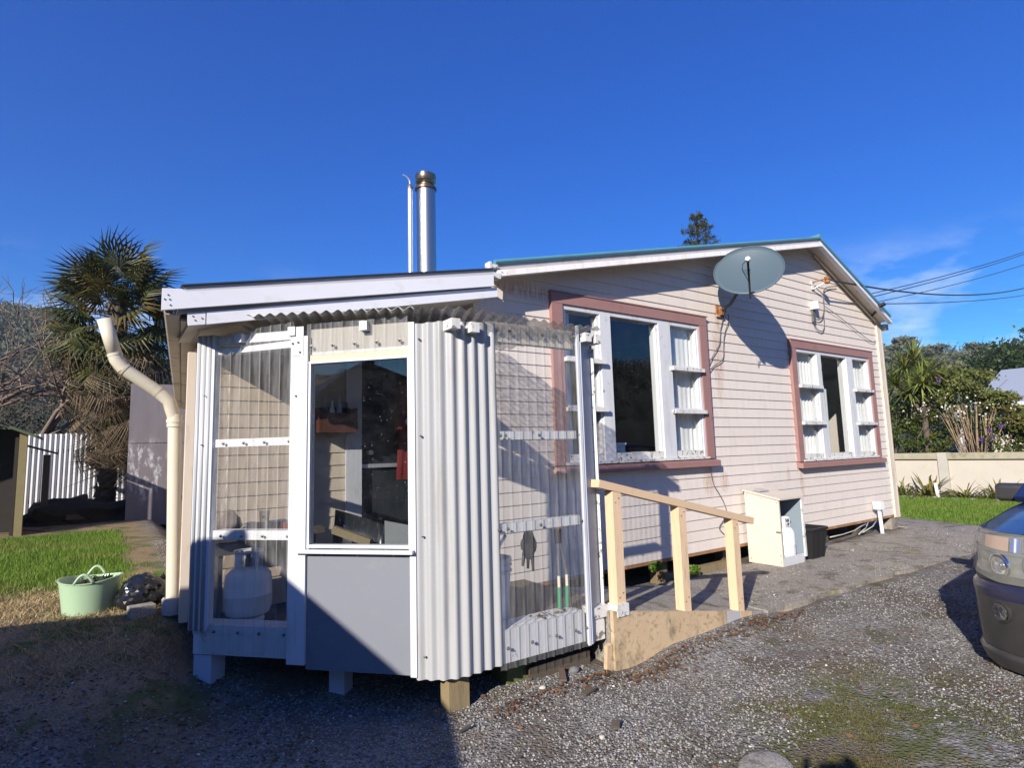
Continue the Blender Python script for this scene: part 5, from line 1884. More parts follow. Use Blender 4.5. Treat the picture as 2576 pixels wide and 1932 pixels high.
sideb(2.665, 3.40, -0.04, 0.0, TIMBER_SOILED)
sideb(3.403, 3.815, 0.0, 0.03, TIMBER_SOILED, -1.230)
sideb(3.818, 3.985, -0.02, 0.0, BARGE_GREY, -1.228)
sideb(3.99, 4.13, -0.02, 0.0, TIMBER_SOILED, -1.229)
sideb(4.135, 4.55, -0.03, -0.02, CONC_RAMP, -1.227)
MB().bar((4.05, -1.26, 0.05), (4.62, -1.25, 0.045), 0.03, 0.03).obj('edge_batten', TIMBER_SOILED, ramp)
hr = thing('handrail', 'peach painted timber handrail with three posts along the ramp', 'handrail', (3.4, -1.2, 0.1))
for i, (x_, zb_, zt_) in enumerate(((2.755, ramp_top(2.75) - 0.04, 1.120), (3.395, ramp_top(3.39) - 0.10, 0.985), (4.01, ramp_top(4.0) - 0.06, 0.838))):
    MB().bar((x_, -1.185, zb_), (x_, -1.185, zt_), 0.075, 0.075, (0, 1, 0)).obj('post', TIMBER_CREAM, hr)
MB().bar((2.60, -1.185, 1.178), (4.245, -1.185, 0.795), 0.085, 0.050, (0, 0, 1)).obj('rail', plain('paint_peach_worn', (0.62, 0.45, 0.29), 0.5, 0.07, 7, dirt=(0.40, 0.30, 0.2), dirt_amt=0.4), hr)
for x_, z_ in ((2.755, 1.06), (3.395, 0.92), (4.01, 0.775), (2.755, 0.46), (3.395, 0.33), (4.01, 0.22)):
    for dx_ in (-0.015, 0.017):
        MB().lathe([(0.0055, 0), (0.005, 0.002), (0, 0.0022)], (x_ + dx_, -1.2225, z_ + dx_ * 0.8), 8, ((1, 0, 0), (0, 0, 1), (0, -1, 0))).obj('nail', RUST, hr)
MB().box(2.70, 2.80, -1.24, -1.15, 0.335, 0.41).obj('post_shoe', WHITE_ROT, hr)

# gas cabinet and its bottle
cab = thing('gas_cabinet', 'cream painted open-fronted gas bottle cabinet against the wall', 'cabinet', (6.08, -0.25, 0.105))
CZ = 0.106
CABP = plain('paint_cream_cabinet', (0.58, 0.515, 0.435), 0.5, 0.04, 5, dirt=(0.5, 0.35, 0.2), dirt_amt=0.3)


def cab_side(x0_, x1_, mat, nm='side_panel'):
    m_ = MB()
    m_.prism([(x0_, -0.45, CZ), (x0_, -0.05, CZ), (x0_, -0.05, 0.875), (x0_, -0.45, 0.795)], (x1_ - x0_, 0, 0))
    return m_.obj(nm, mat, cab)


sl_ = cab_side(5.905, 5.925, CABP)
cab_side(6.325, 6.345, plain('peeling_paint_shade_tone', (0.20, 0.25, 0.29), 0.6, 0.1, 8, dirt=(0.22, 0.18, 0.15), dirt_amt=0.7, dscale=10))  # peeling side panel, blue-grey of the shaded interior put into its colour
MB().box(5.926, 6.324, -0.07, -0.052, CZ, 0.86).obj('back_panel', plain('back_panel_shade_blue', (0.22, 0.30, 0.36), 0.6, 0.1), cab)  # back darkened and blued to paint in the cabinet's inner shade
MB().box(5.926, 6.324, -0.449, -0.071, CZ, CZ + 0.02).obj('base', WHITE_OLD, cab)
MB().box(5.926, 6.324, -0.4495, -0.43, CZ + 0.021, CZ + 0.09).obj('kick_board', WHITE_OLD, cab)
mb = MB()
mb.hexa([(5.89, -0.475, 0.797), (6.36, -0.475, 0.797), (6.36, -0.04, 0.880), (5.89, -0.04, 0.880), (5.89, -0.475, 0.815), (6.36, -0.475, 0.815), (6.36, -0.04, 0.898), (5.89, -0.04, 0.898)])
mb.obj('top', CABP, cab)
MB().obox((6.05, -0.16, 0.889), ((1, 0, 0), (0, 0.98, 0.19), (0, -0.19, 0.98)), (0.09, 0.05, 0.004)).obj('lid_patch', BARGE_GREY, cab)
MB().box(6.326, 6.36, -0.468, -0.4505, CZ + 0.06, 0.78).obj('door_stop', WHITE_ROT, cab)
MB().obox((5.9035, -0.425, 0.46), ((0, 1, 0), (0, 0, 1), (1, 0, 0)), (0.028, 0.008, 0.0015)).obj('latch', SCREW, sl_)
for yy, zz in ((-0.08, 0.84), (-0.43, 0.77), (-0.08, 0.15), (-0.43, 0.15), (-0.25, 0.81), (-0.43, 0.22)):
    MB().lathe([(0.006, 0), (0.005, 0.003), (0, 0.003)], (5.9045, yy, zz), 8, ((0, 1, 0), (0, 0, 1), (-1, 0, 0))).obj('nail', RUST, sl_)
gas_bottle('slim white gas bottle standing inside the cream cabinet', (6.175, -0.335, CZ + 0.021), 0.100, 0.36)
# black bin
bin_ = thing('bin', 'black plastic tub bin on the path behind the gas cabinet', 'bin', (6.66, -0.34, 0.105))
mb = MB()
B0, B1, T1 = 0.155, 0.20, 0.105
bcx, bcy = 6.66, -0.30
oc = [(-1, -0.75), (-0.75, -1), (0.75, -1), (1, -0.75), (1, 0.75), (0.75, 1), (-0.75, 1), (-1, 0.75)]
rings = [(0.165, 0.106), (0.205, 0.41), (0.222, 0.412), (0.222, 0.44), (0.20, 0.44), (0.16, 0.12)]
V = [(bcx + a * r_, bcy + b * r_ * 0.8, z_) for r_, z_ in rings for a, b in oc]
F = [(i * 8 + j, i * 8 + (j + 1) % 8, (i + 1) * 8 + (j + 1) % 8, (i + 1) * 8 + j) for i in range(len(rings) - 1) for j in range(8)]
F += [tuple(range(8))[::-1], tuple(40 + j for j in range(8))]
mb.add(V, F)
mb.obj('bin_body', BLACK, bin_)
for j in (-0.1, 0.0, 0.1):
    MB().bar((bcx + j, bcy - 0.137, 0.12), (bcx + j * 1.1, bcy - 0.163, 0.40), 0.012, 0.008, (0, 1, 0)).obj('rib', BLACK, bin_)
MB().box(bcx + 0.21, bcx + 0.26, bcy - 0.06, bcy + 0.06, 0.40, 0.43).obj('handle', BLACK, bin_)
# white vent pipe with a square head near the right corner
wp = thing('waste_pipe', 'white waste pipe with a square head near the right house corner', 'pipe', (9.0, -0.10, 0.10))
MB().tube([(9.015, -0.10, 0.09), (8.985, -0.10, 0.45)], 0.024, 12).obj('stem', PVC_WHITE, wp, auto=50)
MB().box(8.92, 9.04, -0.15, -0.05, 0.44, 0.545).obj('head', PVC_WHITE, wp)
for i, px_ in enumerate(([(2088, 1352), (2120, 1345), (2150, 1335), (2165, 1325), (2180, 1318)], [(2160, 1345), (2178, 1328), (2186, 1310)], [(2170, 1340), (2195, 1325), (2208, 1305)])):
    pts_ = [on_y(u, v, 0.0 if i else -0.06) for u, v in px_]
    o = MB().tube(pts_, 0.008, 8).obj('loose_hose', CABLE_PALE, smooth=True)
    tag(o, ('pale hose curling out from under the wall onto the path', 'short pale hose end poking up under the wall', 'pale hose under the wall next to the white waste pipe')[i], 'hose')
# rubble under the wall near the bin
for i, (x_, y_, r_, lab) in enumerate(((6.98, -0.10, 0.075, 'pale broken concrete lump beside the black bin'), (7.15, -0.06, 0.09, 'long grey rubble stone under the wall beside the bin'), (7.33, -0.08, 0.06, 'small grey rubble stone under the wall'))):
    tag(MB().blob((x_, y_, 0.11 + r_ * 0.45), (r_ * 1.4, r_ * 0.8, r_ * 0.7), 2, 0.25, i).obj('rubble_stone', CONC_RAMP), lab, 'stone')
# weeds at the wall foot
for i, (u, v, sz, lab) in enumerate(((1745, 1440, 0.10, 'green weed growing at the wall foot behind the middle handrail post'), (1650, 1425, 0.09, 'green weed in the gap under the wall behind the first handrail post'))):
    p_ = on_y(u, v, -0.10)
    c_ = shell_points((p_.x, -0.10, max(p_.z, 0.16)), (sz, sz * 0.6, sz * 0.55), 220, NR, 0.1)
    V, F = leaf_quads(c_, 0.032, NR, aspect=0.7)
    w_ = thing('weed', lab, 'weed', (p_.x, -0.1, 0.08))
    big_mesh('leaves', V, F, LEAF_BRIGHT, w_)
    MB().tube([(p_.x, -0.1, 0.06), (p_.x + 0.01, -0.1, max(p_.z, 0.16))], 0.005, 6).obj('stem', STEM_PALE, w_)

# downpipe at the left corner, its top end knocked loose
dp = thing('downpipe', 'cream downpipe at the left corner with its loose upper elbow in the air', 'downpipe', (0.38, 0.55, 0.4))
DPY = 0.55
foot = on_y(436, 1500, DPY)
sock = on_y(440, 1056, DPY)
e1_ = on_y(425, 1008, DPY - 0.02)
e2_ = on_y(397, 985, DPY - 0.02)
e3_ = on_y(312, 928, DPY - 0.03)
e4_ = on_y(293, 905, DPY - 0.03)
e5_ = on_y(262, 803, DPY - 0.03)
PR = 0.042
MB().tube([(foot.x, DPY, 0.46), sock], PR, 18).obj('lower_pipe', PVC, dp, auto=45)
MB().tube([sock + Vector((0, 0, -0.05)), sock + Vector((0, 0, 0.035))], PR * 1.14, 18).obj('socket', PVC, dp, auto=45)
MB().tube([sock + Vector((0, 0, -0.02)), sock + Vector((0, 0, 0.0))], PR * 1.24, 18).obj('socket_rim', PVC, dp, auto=45)
MB().tube([sock, sock.lerp(e1_, 0.6), e1_, e1_.lerp(e2_, 0.6), e2_], PR, 18).obj('lower_elbow', PVC, dp, auto=45)
MB().tube([e2_, e3_], PR * 0.985, 18).obj('offset_pipe', PVC, dp, auto=45)
MB().tube([e3_, e3_.lerp(e4_, 0.6), e4_, e4_.lerp(e5_, 0.12)], PR, 18).obj('upper_elbow', PVC, dp, auto=45)
mb = MB()
mb.tube([e4_.lerp(e5_, 0.12), e5_], PR * 0.985, 18, caps=False)
so_ = mb.obj('upper_pipe', PVC, dp, auto=45)
so = so_.modifiers.new('thickness', 'SOLIDIFY')
so.thickness = 0.004
for pa, pb in ((e2_, e3_), (e3_, e2_), (e4_.lerp(e5_, 0.12), e5_)):
    d_ = (pb - pa).normalized()
    MB().tube([pa - d_ * 0.006, pa + d_ * 0.010], PR * 1.05, 18).obj('joint_band', PVC, dp, auto=45)
MB().box(foot.x + PR, foot.x + 0.10, DPY - 0.01, DPY + 0.01, 1.25, 1.28).obj('clip', SCREW, dp)
MB().lathe([(0.062, 0.40), (0.066, 0.50), (0.058, 0.51), (0.05, 0.50)], (foot.x, DPY, 0), 16).obj('gully_collar', GUTTER, dp, auto=45)
# green tub
tb = thing('tub', 'pale green flexible tub with two rope handles on the bare earth', 'tub', (-0.05, 0.98, 0.4))
TC = np.array([-0.045, 1.0])
TZ0, TZ1 = 0.390, 0.625
V, F = [], []
prof_ = [(0.142, 0.0), (0.147, 0.01), (0.178, 0.95), (0.186, 0.97), (0.186, 1.0), (0.175, 1.0), (0.170, 0.95), (0.138, 0.06), (0.0, 0.05)]
n_ = 36
for r_, h_ in prof_:
    for j in range(n_):
        t = 2 * PI * j / n_
        hh = TZ0 + (TZ1 - TZ0) * h_ + (0.010 * math.cos(2 * t + 0.6) * h_)
        V.append((TC[0] + r_ * math.cos(t), TC[1] + r_ * math.sin(t) * 0.96, hh))
F = [(i * n_ + j, i * n_ + (j + 1) % n_, (i + 1) * n_ + (j + 1) % n_, (i + 1) * n_ + j) for i in range(len(prof_) - 1) for j in range(n_)] + [tuple(range(n_))[::-1]]
mb = MB()
mb.add(V, F)
mb.obj('tub_body', TUB, tb, auto=40)
for ang_, drop in ((rad(80), 0.0), (rad(258), 0.0)):
    pts_ = []
    for i in range(13):
        t = ang_ + rad(-17 + 34 * i / 12)
        pts_.append((TC[0] + 0.181 * math.cos(t), TC[1] + 0.174 * math.sin(t), TZ1 - 0.01 + 0.058 * math.sin(PI * i / 12) + 0.0))
    MB().tube(pts_, 0.009, 8).obj('handle', TUB, tb, smooth=True)
ju_ = thing('garden_waste', 'dark garden waste filling the green tub', 'garden waste', (-0.045, 0.98, 0.6))
MB().blob((-0.01, 1.0, 0.575), (0.125, 0.12, 0.04), 3, 0.18, 8).obj('heap', plain('waste_dark', (0.035, 0.03, 0.022), 0.95, 0.5, 30, bump=0.8), ju_)
V, F = leaf_quads(shell_points((-0.01, 1.0, 0.60), (0.12, 0.12, 0.03), 120, NR, 0.1), 0.05, NR, aspect=0.3)
big_mesh('clippings', V, F, LEAF_DARK, ju_)
# black bag by the pipe foot
bgp = on_z(385, 1500, 0.42)
bag = thing('rubbish_bag', 'crumpled shiny black plastic bag beside the downpipe foot', 'bag', (0.30, 0.75, 0.4))
mb = MB()
mb.blob((0.25, 0.86, 0.50), (0.17, 0.14, 0.12), 4, 0.10, 21)
bo_ = mb.obj('bag_body', BLACK_GLOSS, bag)
tx = bpy.data.textures.new('bag_crumple', 'VORONOI')
tx.noise_scale = 0.09
dm = bo_.modifiers.new('crumple', 'DISPLACE')
dm.texture = tx
dm.strength = 0.035
dm.texture_coords = 'GLOBAL'
MB().tube([(0.34, 0.86, 0.54), (0.355, 0.85, 0.58), (0.385, 0.85, 0.60)], [0.035, 0.014, 0.03], 8).obj('bag_neck', BLACK_GLOSS, bag)
# sleepers and block at the edge of the raised ground
a_, b_ = on_z(268, 1632, 0.235), on_z(455, 1590, 0.245)
tag(MB().bar(a_, b_, 0.10, 0.09).obj('sleeper', TIMBER_DARK), 'dark timber sleeper holding the earth beside the porch corner', 'sleeper')
tag(MB().obox((0.235, 0.62, 0.42), ((1, 0.2, 0), (-0.2, 1, 0), (0, 0, 1)), (0.07, 0.05, 0.05)).obj('block', CONC_RAMP), 'grey concrete block under the black bag', 'block')
# odd stones on the gravel
for i, (u, v, r_, fl_, mat_, lab) in enumerate(((1446, 1692, 0.035, 0.7, STONE, 'smooth round grey pebble under the porch edge'), (1925, 1928, 0.125, 0.07, CONC_RAMP, 'flat pale concrete disc set in the gravel near the bottom edge'),
                                                (1365, 1733, 0.022, 0.5, WALL_STREET, 'small pale stone on the gravel below the right plastic panel'), (1622, 1727, 0.02, 0.5, STONE, 'bluish stone on the gravel in front of the ramp'), (1515, 1858, 0.016, 0.6, WALL_STREET, 'pale pebble on the gravel near the bottom'))):
    p_ = on_z(u, v, float(0.0))
    z_ = float(gz(p_.x, p_.y))
    p_ = on_z(u, v, z_)
    tag(MB().blob((p_.x, p_.y, z_ + r_ * fl_ * 0.5), (r_, r_ * 0.85, r_ * fl_), 3, 0.10, 30 + i).obj('stone', mat_, smooth=True), lab, 'stone')
for i, (u, v, L_, an, lab) in enumerate(((1415, 1715, 0.16, 55, 'short weathered brown plank lying by the round pebble'), (1480, 1750, 0.09, 10, 'dark bark chip on the gravel below the ramp'), (1170, 1843, 0.07, 5, 'thin brown stick on the gravel by the bottom'), (1550, 1835, 0.05, 40, 'brown dead leaf clump on the open gravel'))):
    p_ = on_z(u, v, 0.01)
    d_ = Vector((math.cos(rad(an)), math.sin(rad(an)), 0)) * L_ / 2
    z_ = float(gz(p_.x, p_.y)) + 0.014
    tag(MB().bar((p_.x - d_.x, p_.y - d_.y, z_), (p_.x + d_.x, p_.y + d_.y, z_ + 0.01), 0.04 if i != 2 else 0.01, 0.012).obj('wood_scrap', TIMBER_DARK if i else plain('plank_brown', (0.13, 0.095, 0.075), 0.9, 0.2, 20)), lab, 'wood scrap')
MB_ = MB()
MB_.bar((2.16, -0.98, 0.05), (2.62, -1.0, 0.06), 0.10, 0.09)
tag(MB_.obj('timber_offcut', TIMBER_DARK), 'mossy timber offcut lying under the right porch edge', 'timber')
tag(MB().bar((2.2, -0.80, 0.14), (2.68, -0.82, 0.15), 0.12, 0.08).obj('timber_offcut', plain('timber_green', (0.09, 0.095, 0.045), 0.9, 0.4, 16)), 'greenish timber packed behind the mossy offcut under the porch', 'timber')
MB_ = MB()
MB_.prism([(2.605, -1.215, 0.0), (2.66, -1.215, -0.02), (2.66, -1.215, 0.18), (2.62, -1.215, 0.17)], (0, 0.03, 0))
tag(MB_.obj('board_scrap', TIMBER_SOILED), 'broken peach board end at the foot of the ramp', 'board')


# ------------------------------------------------------------------ behind the house, left side
# concrete slab building behind the lawn
tk = thing('concrete_tank', 'grey concrete tank house with worn white paint behind the lawn', 'tank', (1.6, 9.0, 0.4))
MB().box(0.318, 2.9, 8.0, 8.05, 0.30, 1.712).obj('lower_panel', CONC_TANK, tk)
MB().box(0.318, 2.9, 8.0, 8.048, 1.722, 2.76).obj('upper_panel', CONC_TANK, tk)
MB().box(0.34, 2.9, 8.051, 10.4, 0.30, 2.745).obj('tank_body', CONC_TANK, tk)
# corrugated fence
fn = thing('iron_fence', 'pale corrugated iron fence beyond the left lawn', 'fence', (-1.0, 9.6, 0.4))
x_ = -4.4
i = 0
while x_ < 1.0:
    w_ = 0.76
    m_ = corrugated([(x_, 9.6), (x_ + w_, 9.6)], 0.30, 1.95 + 0.015 * (i % 2), pitch=0.076, amp=0.015, step=8)
    m_.obj('iron_sheet', IRON_FENCE, fn, smooth=True)
    x_ += w_ - 0.004
    i += 1
for x_ in np.arange(-4.3, 1.2, 1.8):
    MB().box(x_, x_ + 0.08, 9.63, 9.71, 0.3, 1.9).obj('post', TIMBER_DARK, fn)
for zz in (0.7, 1.6):
    MB().box(-4.4, 1.0, 9.612, 9.629, zz, zz + 0.07).obj('rail', TIMBER_DARK, fn)
# dark open shed at the left edge
sh = thing('garden_shed', 'dark open garden shed with a mossy roof at the left edge', 'shed', (-2.2, 7.5, 0.4))
p_ = on_y(40, 1335, 7.0)
SXR = p_.x + 0.02
MB().bar((SXR, 7.0, 0.38), (SXR, 7.0, 1.86), 0.09, 0.09, (0, 1, 0)).obj('post', plain('post_olive', (0.20, 0.17, 0.085), 0.8, 0.2, 9), sh)
MB().bar((SXR - 2.0, 7.0, 0.38), (SXR - 2.0, 7.0, 1.86), 0.09, 0.09, (0, 1, 0)).obj('post', TIMBER_DARK, sh)
MB().box(SXR - 2.6, SXR - 0.06, 7.75, 7.79, 0.38, 1.95).obj('back_wall', SHED_DARK, sh)
MB().box(SXR - 2.64, SXR - 2.6, 7.0, 7.79, 0.38, 1.80).obj('side_wall', SHED_DARK, sh)
MB().box(SXR - 0.10, SXR - 0.06, 7.06, 7.74, 0.40, 1.80).obj('side_wall', SHED_DARK, sh)
mb = MB()
mb.hexa([(SXR + 0.16, 6.75, 1.78), (SXR + 0.16, 7.85, 1.78), (SXR - 1.3, 7.85, 2.45), (SXR - 1.3, 6.75, 2.45), (SXR + 0.16, 6.75, 1.82), (SXR + 0.16, 7.85, 1.82), (SXR - 1.3, 7.85, 2.49), (SXR - 1.3, 6.75, 2.49)])
mb.obj('roof', SHED_ROOF, sh)
mb = MB()
mb.hexa([(SXR - 1.302, 6.75, 2.45), (SXR - 1.302, 7.85, 2.45), (SXR - 2.8, 7.85, 1.80), (SXR - 2.8, 6.75, 1.80), (SXR - 1.302, 6.75, 2.49), (SXR - 1.302, 7.85, 2.49), (SXR - 2.8, 7.85, 1.84), (SXR - 2.8, 6.75, 1.84)])
mb.obj('roof', SHED_ROOF, sh)
MB().bar((SXR - 0.28, 6.70, 2.02), (SXR - 1.3, 6.72, 2.49), 0.05, 0.03).obj('barge_board', TIMBER_SOILED, sh)
# lower lean-to beyond the shed and the lumber heaped in the shade
wl = thing('wood_shelter', 'low dark wood shelter between the shed and the iron fence', 'shelter', (-1.0, 8.9, 0.4))
mb = MB()
a = on_y(60, 1100, 8.8)
b = on_y(150, 1140, 8.8)
mb.hexa([(a.x - 0.8, 8.2, a.z + 0.12), (b.x, 8.2, b.z - 0.03), (b.x, 8.5, b.z - 0.03), (a.x - 0.8, 8.5, a.z + 0.12), (a.x - 0.8, 8.2, a.z + 0.17), (b.x, 8.2, b.z), (b.x, 8.5, b.z), (a.x - 0.8, 8.5, a.z + 0.17)])
mb.obj('roof', TIMBER_DARK, wl)
for x_ in (a.x - 0.6, b.x - 0.14):
    MB().bar((x_, 8.35, 0.38), (x_, 8.35, b.z - 0.03), 0.09, 0.09, (0, 1, 0)).obj('post', TIMBER_DARK, wl)
for i, (x0_, y0_, x1_, y1_, z_, lab) in enumerate(((-0.95, 8.3, -0.25, 8.9, 0.62, 'dark timber length on top of the shaded heap by the fence'), (-0.5, 8.2, 0.20, 8.5, 0.52, 'dark timber length low in the shaded heap by the fence'), (-1.1, 7.6, -0.7, 7.3, 0.44, 'pale stick leaning in the shade by the shed post'))):
    tag(MB().bar((x0_, y0_, z_), (x1_, y1_, z_ + (0.2 if i == 0 else -0.03)), 0.09 if i < 2 else 0.025, 0.08 if i < 2 else 0.025).obj('timber_length', TIMBER_DARK if i < 2 else TWIG), lab, 'timber')
hp = thing('rubbish_heap', 'dark heap of garden rubbish in the shade by the iron fence', 'heap', (-0.2, 7.85, 0.4))
MB().blob((-0.15, 8.8, 0.45), (0.95, 0.6, 0.33), 3, 0.3, 5).obj('heap_body', plain('heap_dark', (0.030, 0.026, 0.022), 0.95, 0.4, 8, bump=0.7), hp)

# windmill palm
PX, PY, PZ = 0.02, 9.15, 0.40
palm = thing('palm_tree', 'shaggy windmill palm rising behind the concrete tank', 'palm', (PX, PY, PZ))
TOP = 4.05
pts_ = [(PX + 0.06 * math.sin(t * 2.2), PY, PZ - 0.1 + (TOP + 0.1) * t) for t in np.linspace(0, 1, 26)]
rs_ = [0.13 + 0.02 * math.sin(i * 2.7) + 0.015 * (i % 2) for i in range(26)]
MB().tube(pts_, rs_, 12).obj('trunk', BARK, palm)
fib = []
for i in range(420):
    t = RND.random()
    a_ = RND.uniform(0, 2 * PI)
    fib.append((PX + 0.06 * math.sin(t * 2.2) + 0.14 * math.cos(a_), PY + 0.14 * math.sin(a_), PZ + TOP * t))
V, F = leaf_quads(np.array(fib), 0.22, NR, aspect=0.22)
big_mesh('trunk_fibre', V, F, PALM_DEAD, palm)


def frond_mesh(name, mat, seed, n=26, w0=0.021, pet=0.62, rad_=0.66, droop=0.10, spread=250):
    R = random.Random(seed)
    m_ = MB()
    m_.tube([(0, 0, 0), (pet * 0.5, 0, 0.02), (pet, 0, 0)], [0.011, 0.008, 0.006], 5)
    for i in range(n):
        t = rad(-spread / 2 + spread * i / (n - 1))
        L_ = rad_ * (0.72 + 0.28 * math.cos(t * 0.75)) * R.uniform(0.88, 1.06)
        w_ = w0
        d = np.array([math.cos(t), math.sin(t), 0])
        s_ = np.array([-math.sin(t), math.cos(t), 0])
        up = np.array([0, 0, 1.0])
        b0 = np.array([pet, 0, 0])
        fold = 0.10 * abs(math.sin(t))
        m1 = b0 + d * L_ * 0.55 + up * (0.06 - fold * 0.4)
        e_ = b0 + d * L_ + up * (0.02 - droop * R.uniform(0.4, 1.6) - fold)
        m_.add([b0, m1 - s_ * w_, m1 + up * 0.012, m1 + s_ * w_, e_], [(0, 1, 2), (0, 2, 3), (1, 4, 2), (2, 4, 3)])
    return m_.mesh(name, mat)


fm = [frond_mesh('frond', PALM_LEAF, k) for k in range(4)]
fd = [frond_mesh('dead_frond', PALM_DEAD, 20 + k, n=17, w0=0.011, pet=0.72, rad_=0.5, droop=0.5, spread=110) for k in range(3)]
R5 = random.Random(5)


def place_frond(me, name, az, el, roll, h, s_):
    o = bpy.data.objects.new(name, me)
    COL.objects.link(o)
    o.parent = palm
    o.location = (0.08, 0, h)
    o.rotation_euler = (roll, -el, az)
    o.scale = (s_, s_, s_)


for i in range(64):
    az = i * 2.39996
    el = rad(74 - 128 * (i / 64) ** 0.85) + R5.gauss(0, 0.10)
    place_frond(fm[i % 4], 'frond', az + R5.gauss(0, 0.2), el, R5.gauss(0, 0.5), TOP + 0.02 - 0.75 * (i / 64) + R5.uniform(-0.05, 0.05), R5.uniform(0.9, 1.2))
for i in range(64):
    az = i * 2.39996 + 1
    el = rad(-25 - 55 * (i / 64)) + R5.gauss(0, 0.15)
    place_frond(fd[i % 3], 'dead_frond', az, el, R5.gauss(0, 0.8), TOP - 0.55 - 1.75 * (i / 64), R5.uniform(0.8, 1.15))


def leafy(name, label, cat, base, blobs, n, leaf, mat, trunk=None, group=None, seed=0, bark=BARK, aspect=0.6, flat=0.0):
    """tree or shrub: crown of leaves through uneven lobes, stems into each lobe"""
    rg = np.random.default_rng(seed + 100)
    R = random.Random(seed)
    o = thing(name, label, cat, base, group)
    C = []
    tot = sum(b[1][0] * b[1][1] for b in blobs)
    for c, r in blobs:
        k_ = max(30, int(n * r[0] * r[1] / tot))
        nsub = max(5, k_ // 70)
        d = rg.normal(size=(nsub, 3))
        d /= np.linalg.norm(d, axis=1, keepdims=True)
        sub = np.asarray(c) + d * np.asarray(r) * rg.uniform(0.45, 0.95, (nsub, 1))
        pick = rg.integers(0, nsub, k_)
        C.append(sub[pick] + rg.normal(size=(k_, 3)) * np.asarray(r) * 0.17)
    V, F = leaf_quads(np.concatenate(C), leaf, rg, flat, aspect)
    big_mesh('crown', V, F, mat, o)
    m_ = MB()
    b0 = np.array(base, float)
    for c, r in blobs:
        c = np.asarray(c, float)
        m2 = (b0 + c) / 2 + np.array([R.uniform(-0.1, 0.1), R.uniform(-0.1, 0.1), 0.1]) * np.linalg.norm(c - b0) * 0.4
        tr = trunk or 0.05
        m_.tube([b0 + np.array([R.uniform(-1, 1), R.uniform(-1, 1), 0]) * tr * 0.4, m2, c], [tr, tr * 0.6, tr * 0.2], 7)
    m_.obj('trunk', bark, o, smooth=True)
    return o


# bare tree
bt = thing('bare_tree', 'leafless grey tree behind the iron fence at the left', 'tree', (-1.15, 12.0, 0.6))
m_t, m_b = MB(), MB()
RB_ = random.Random(3)


def branch(p, d, L_, r, depth):
    q = p + d * L_
    mid_ = p + d * L_ * 0.5 + np.array([RB_.gauss(0, 1), RB_.gauss(0, 1), RB_.gauss(0, 1)]) * L_ * 0.05
    (m_t if depth < 2 else m_b).tube([p, mid_, q], [r, r * 0.85, r * 0.65], 6 if depth < 2 else 4, caps=False)
    if depth >= 5 or r < 0.004:
        return
    for k_ in range(RB_.choice([2, 3, 3])):
        nd = unit(d + np.array([RB_.gauss(0, 0.55), RB_.gauss(0, 0.55), RB_.gauss(0.05, 0.40)]))
        branch(q if k_ < 2 else p + d * L_ * RB_.uniform(0.4, 0.9), nd, L_ * RB_.uniform(0.6, 0.85), r * 0.62, depth + 1)


branch(np.array([-1.15, 12.0, 0.5]), np.array([0.02, 0, 1.0]), 1.55, 0.085, 0)
branch(np.array([-1.15, 12.0, 1.9]), unit((0.8, 0, 0.7)), 1.0, 0.05, 1)
branch(np.array([-1.15, 12.0, 1.6]), unit((-0.9, 0, 0.6)), 1.0, 0.05, 1)
m_t.obj('trunk', TWIG, bt, smooth=True)
tag(m_b.obj('branches', TWIG, bt), kind='stuff')
bt2 = dup_tree(bt, (-3.6, 14.5, 0.6), 2.1, 1.15, 'second leafless tree farther left behind the shed', None)
bt4 = dup_tree(bt, (-2.6, 13.0, 0.6), 0.9, 1.1, 'leafless tree between the shed roof and the nearest bare tree', None)
bt5 = dup_tree(bt, (-5.0, 16.5, 0.6), 3.3, 1.5, 'tall leafless tree at the left edge behind the shed', None)
bt3 = dup_tree(bt, (0.5, 13.5, 0.6), 4.0, 1.0, 'leafless twiggy tree behind the palm trunk', None)
# undergrowth behind the fence
leafy('shrub', 'tangled brown green thicket right behind the iron fence', 'shrub', (-1.6, 12.6, 0.5), [((-2.6, 12.8, 1.5), (1.0, 0.6, 0.9)), ((-1.3, 12.6, 1.3), (1.0, 0.6, 0.7)), ((-0.2, 12.8, 1.4), (0.9, 0.6, 0.8)), ((0.7, 13.0, 1.7), (0.8, 0.6, 1.1))], 11000, 0.065, leaf_mat('thicket_leaf', (0.045, 0.035, 0.022), (0.12, 0.095, 0.055), 0.8, 0.1, (0.06, 0.075, 0.02), 0.8), 0.05, seed=1, aspect=0.4)
leafy('shrub', 'dark green bush between the palm and the house roof edge', 'shrub', (1.1, 13.5, 0.5), [((1.2, 13.5, 2.3), (0.9, 0.7, 1.1)), ((0.6, 13.5, 3.0), (0.7, 0.6, 0.8))], 3500, 0.11, LEAF_DARK, 0.06, seed=2)
leafy('shrub', 'tall brownish scrub on the rise behind the leafless trees', 'shrub', (-3.0, 20, 0.6), [((-5.5, 21, 2.4), (2.4, 1.2, 1.9)), ((-2.6, 21, 2.2), (2.2, 1.2, 1.7)), ((0.0, 21, 2.6), (2.2, 1.2, 2.0)), ((2.0, 22, 2.6), (2.0, 1.2, 2.0))], 24000, 0.10, leaf_mat('scrub_leaf', (0.045, 0.042, 0.024), (0.105, 0.09, 0.055), 0.8, 0.1, (0.05, 0.07, 0.02), 0.8), 0.08, seed=6, aspect=0.5)
leafy('creeper', 'bright green leafy shoots growing on the palm trunk', 'creeper', (0.05, 9.0, 1.6), [((-0.12, 8.97, 2.12), (0.30, 0.15, 0.10)), ((0.10, 8.97, 2.24), (0.22, 0.15, 0.08)), ((-0.05, 8.97, 1.98), (0.2, 0.1, 0.07))], 420, 0.065, LEAF_BRIGHT, 0.012, seed=3, aspect=0.7)

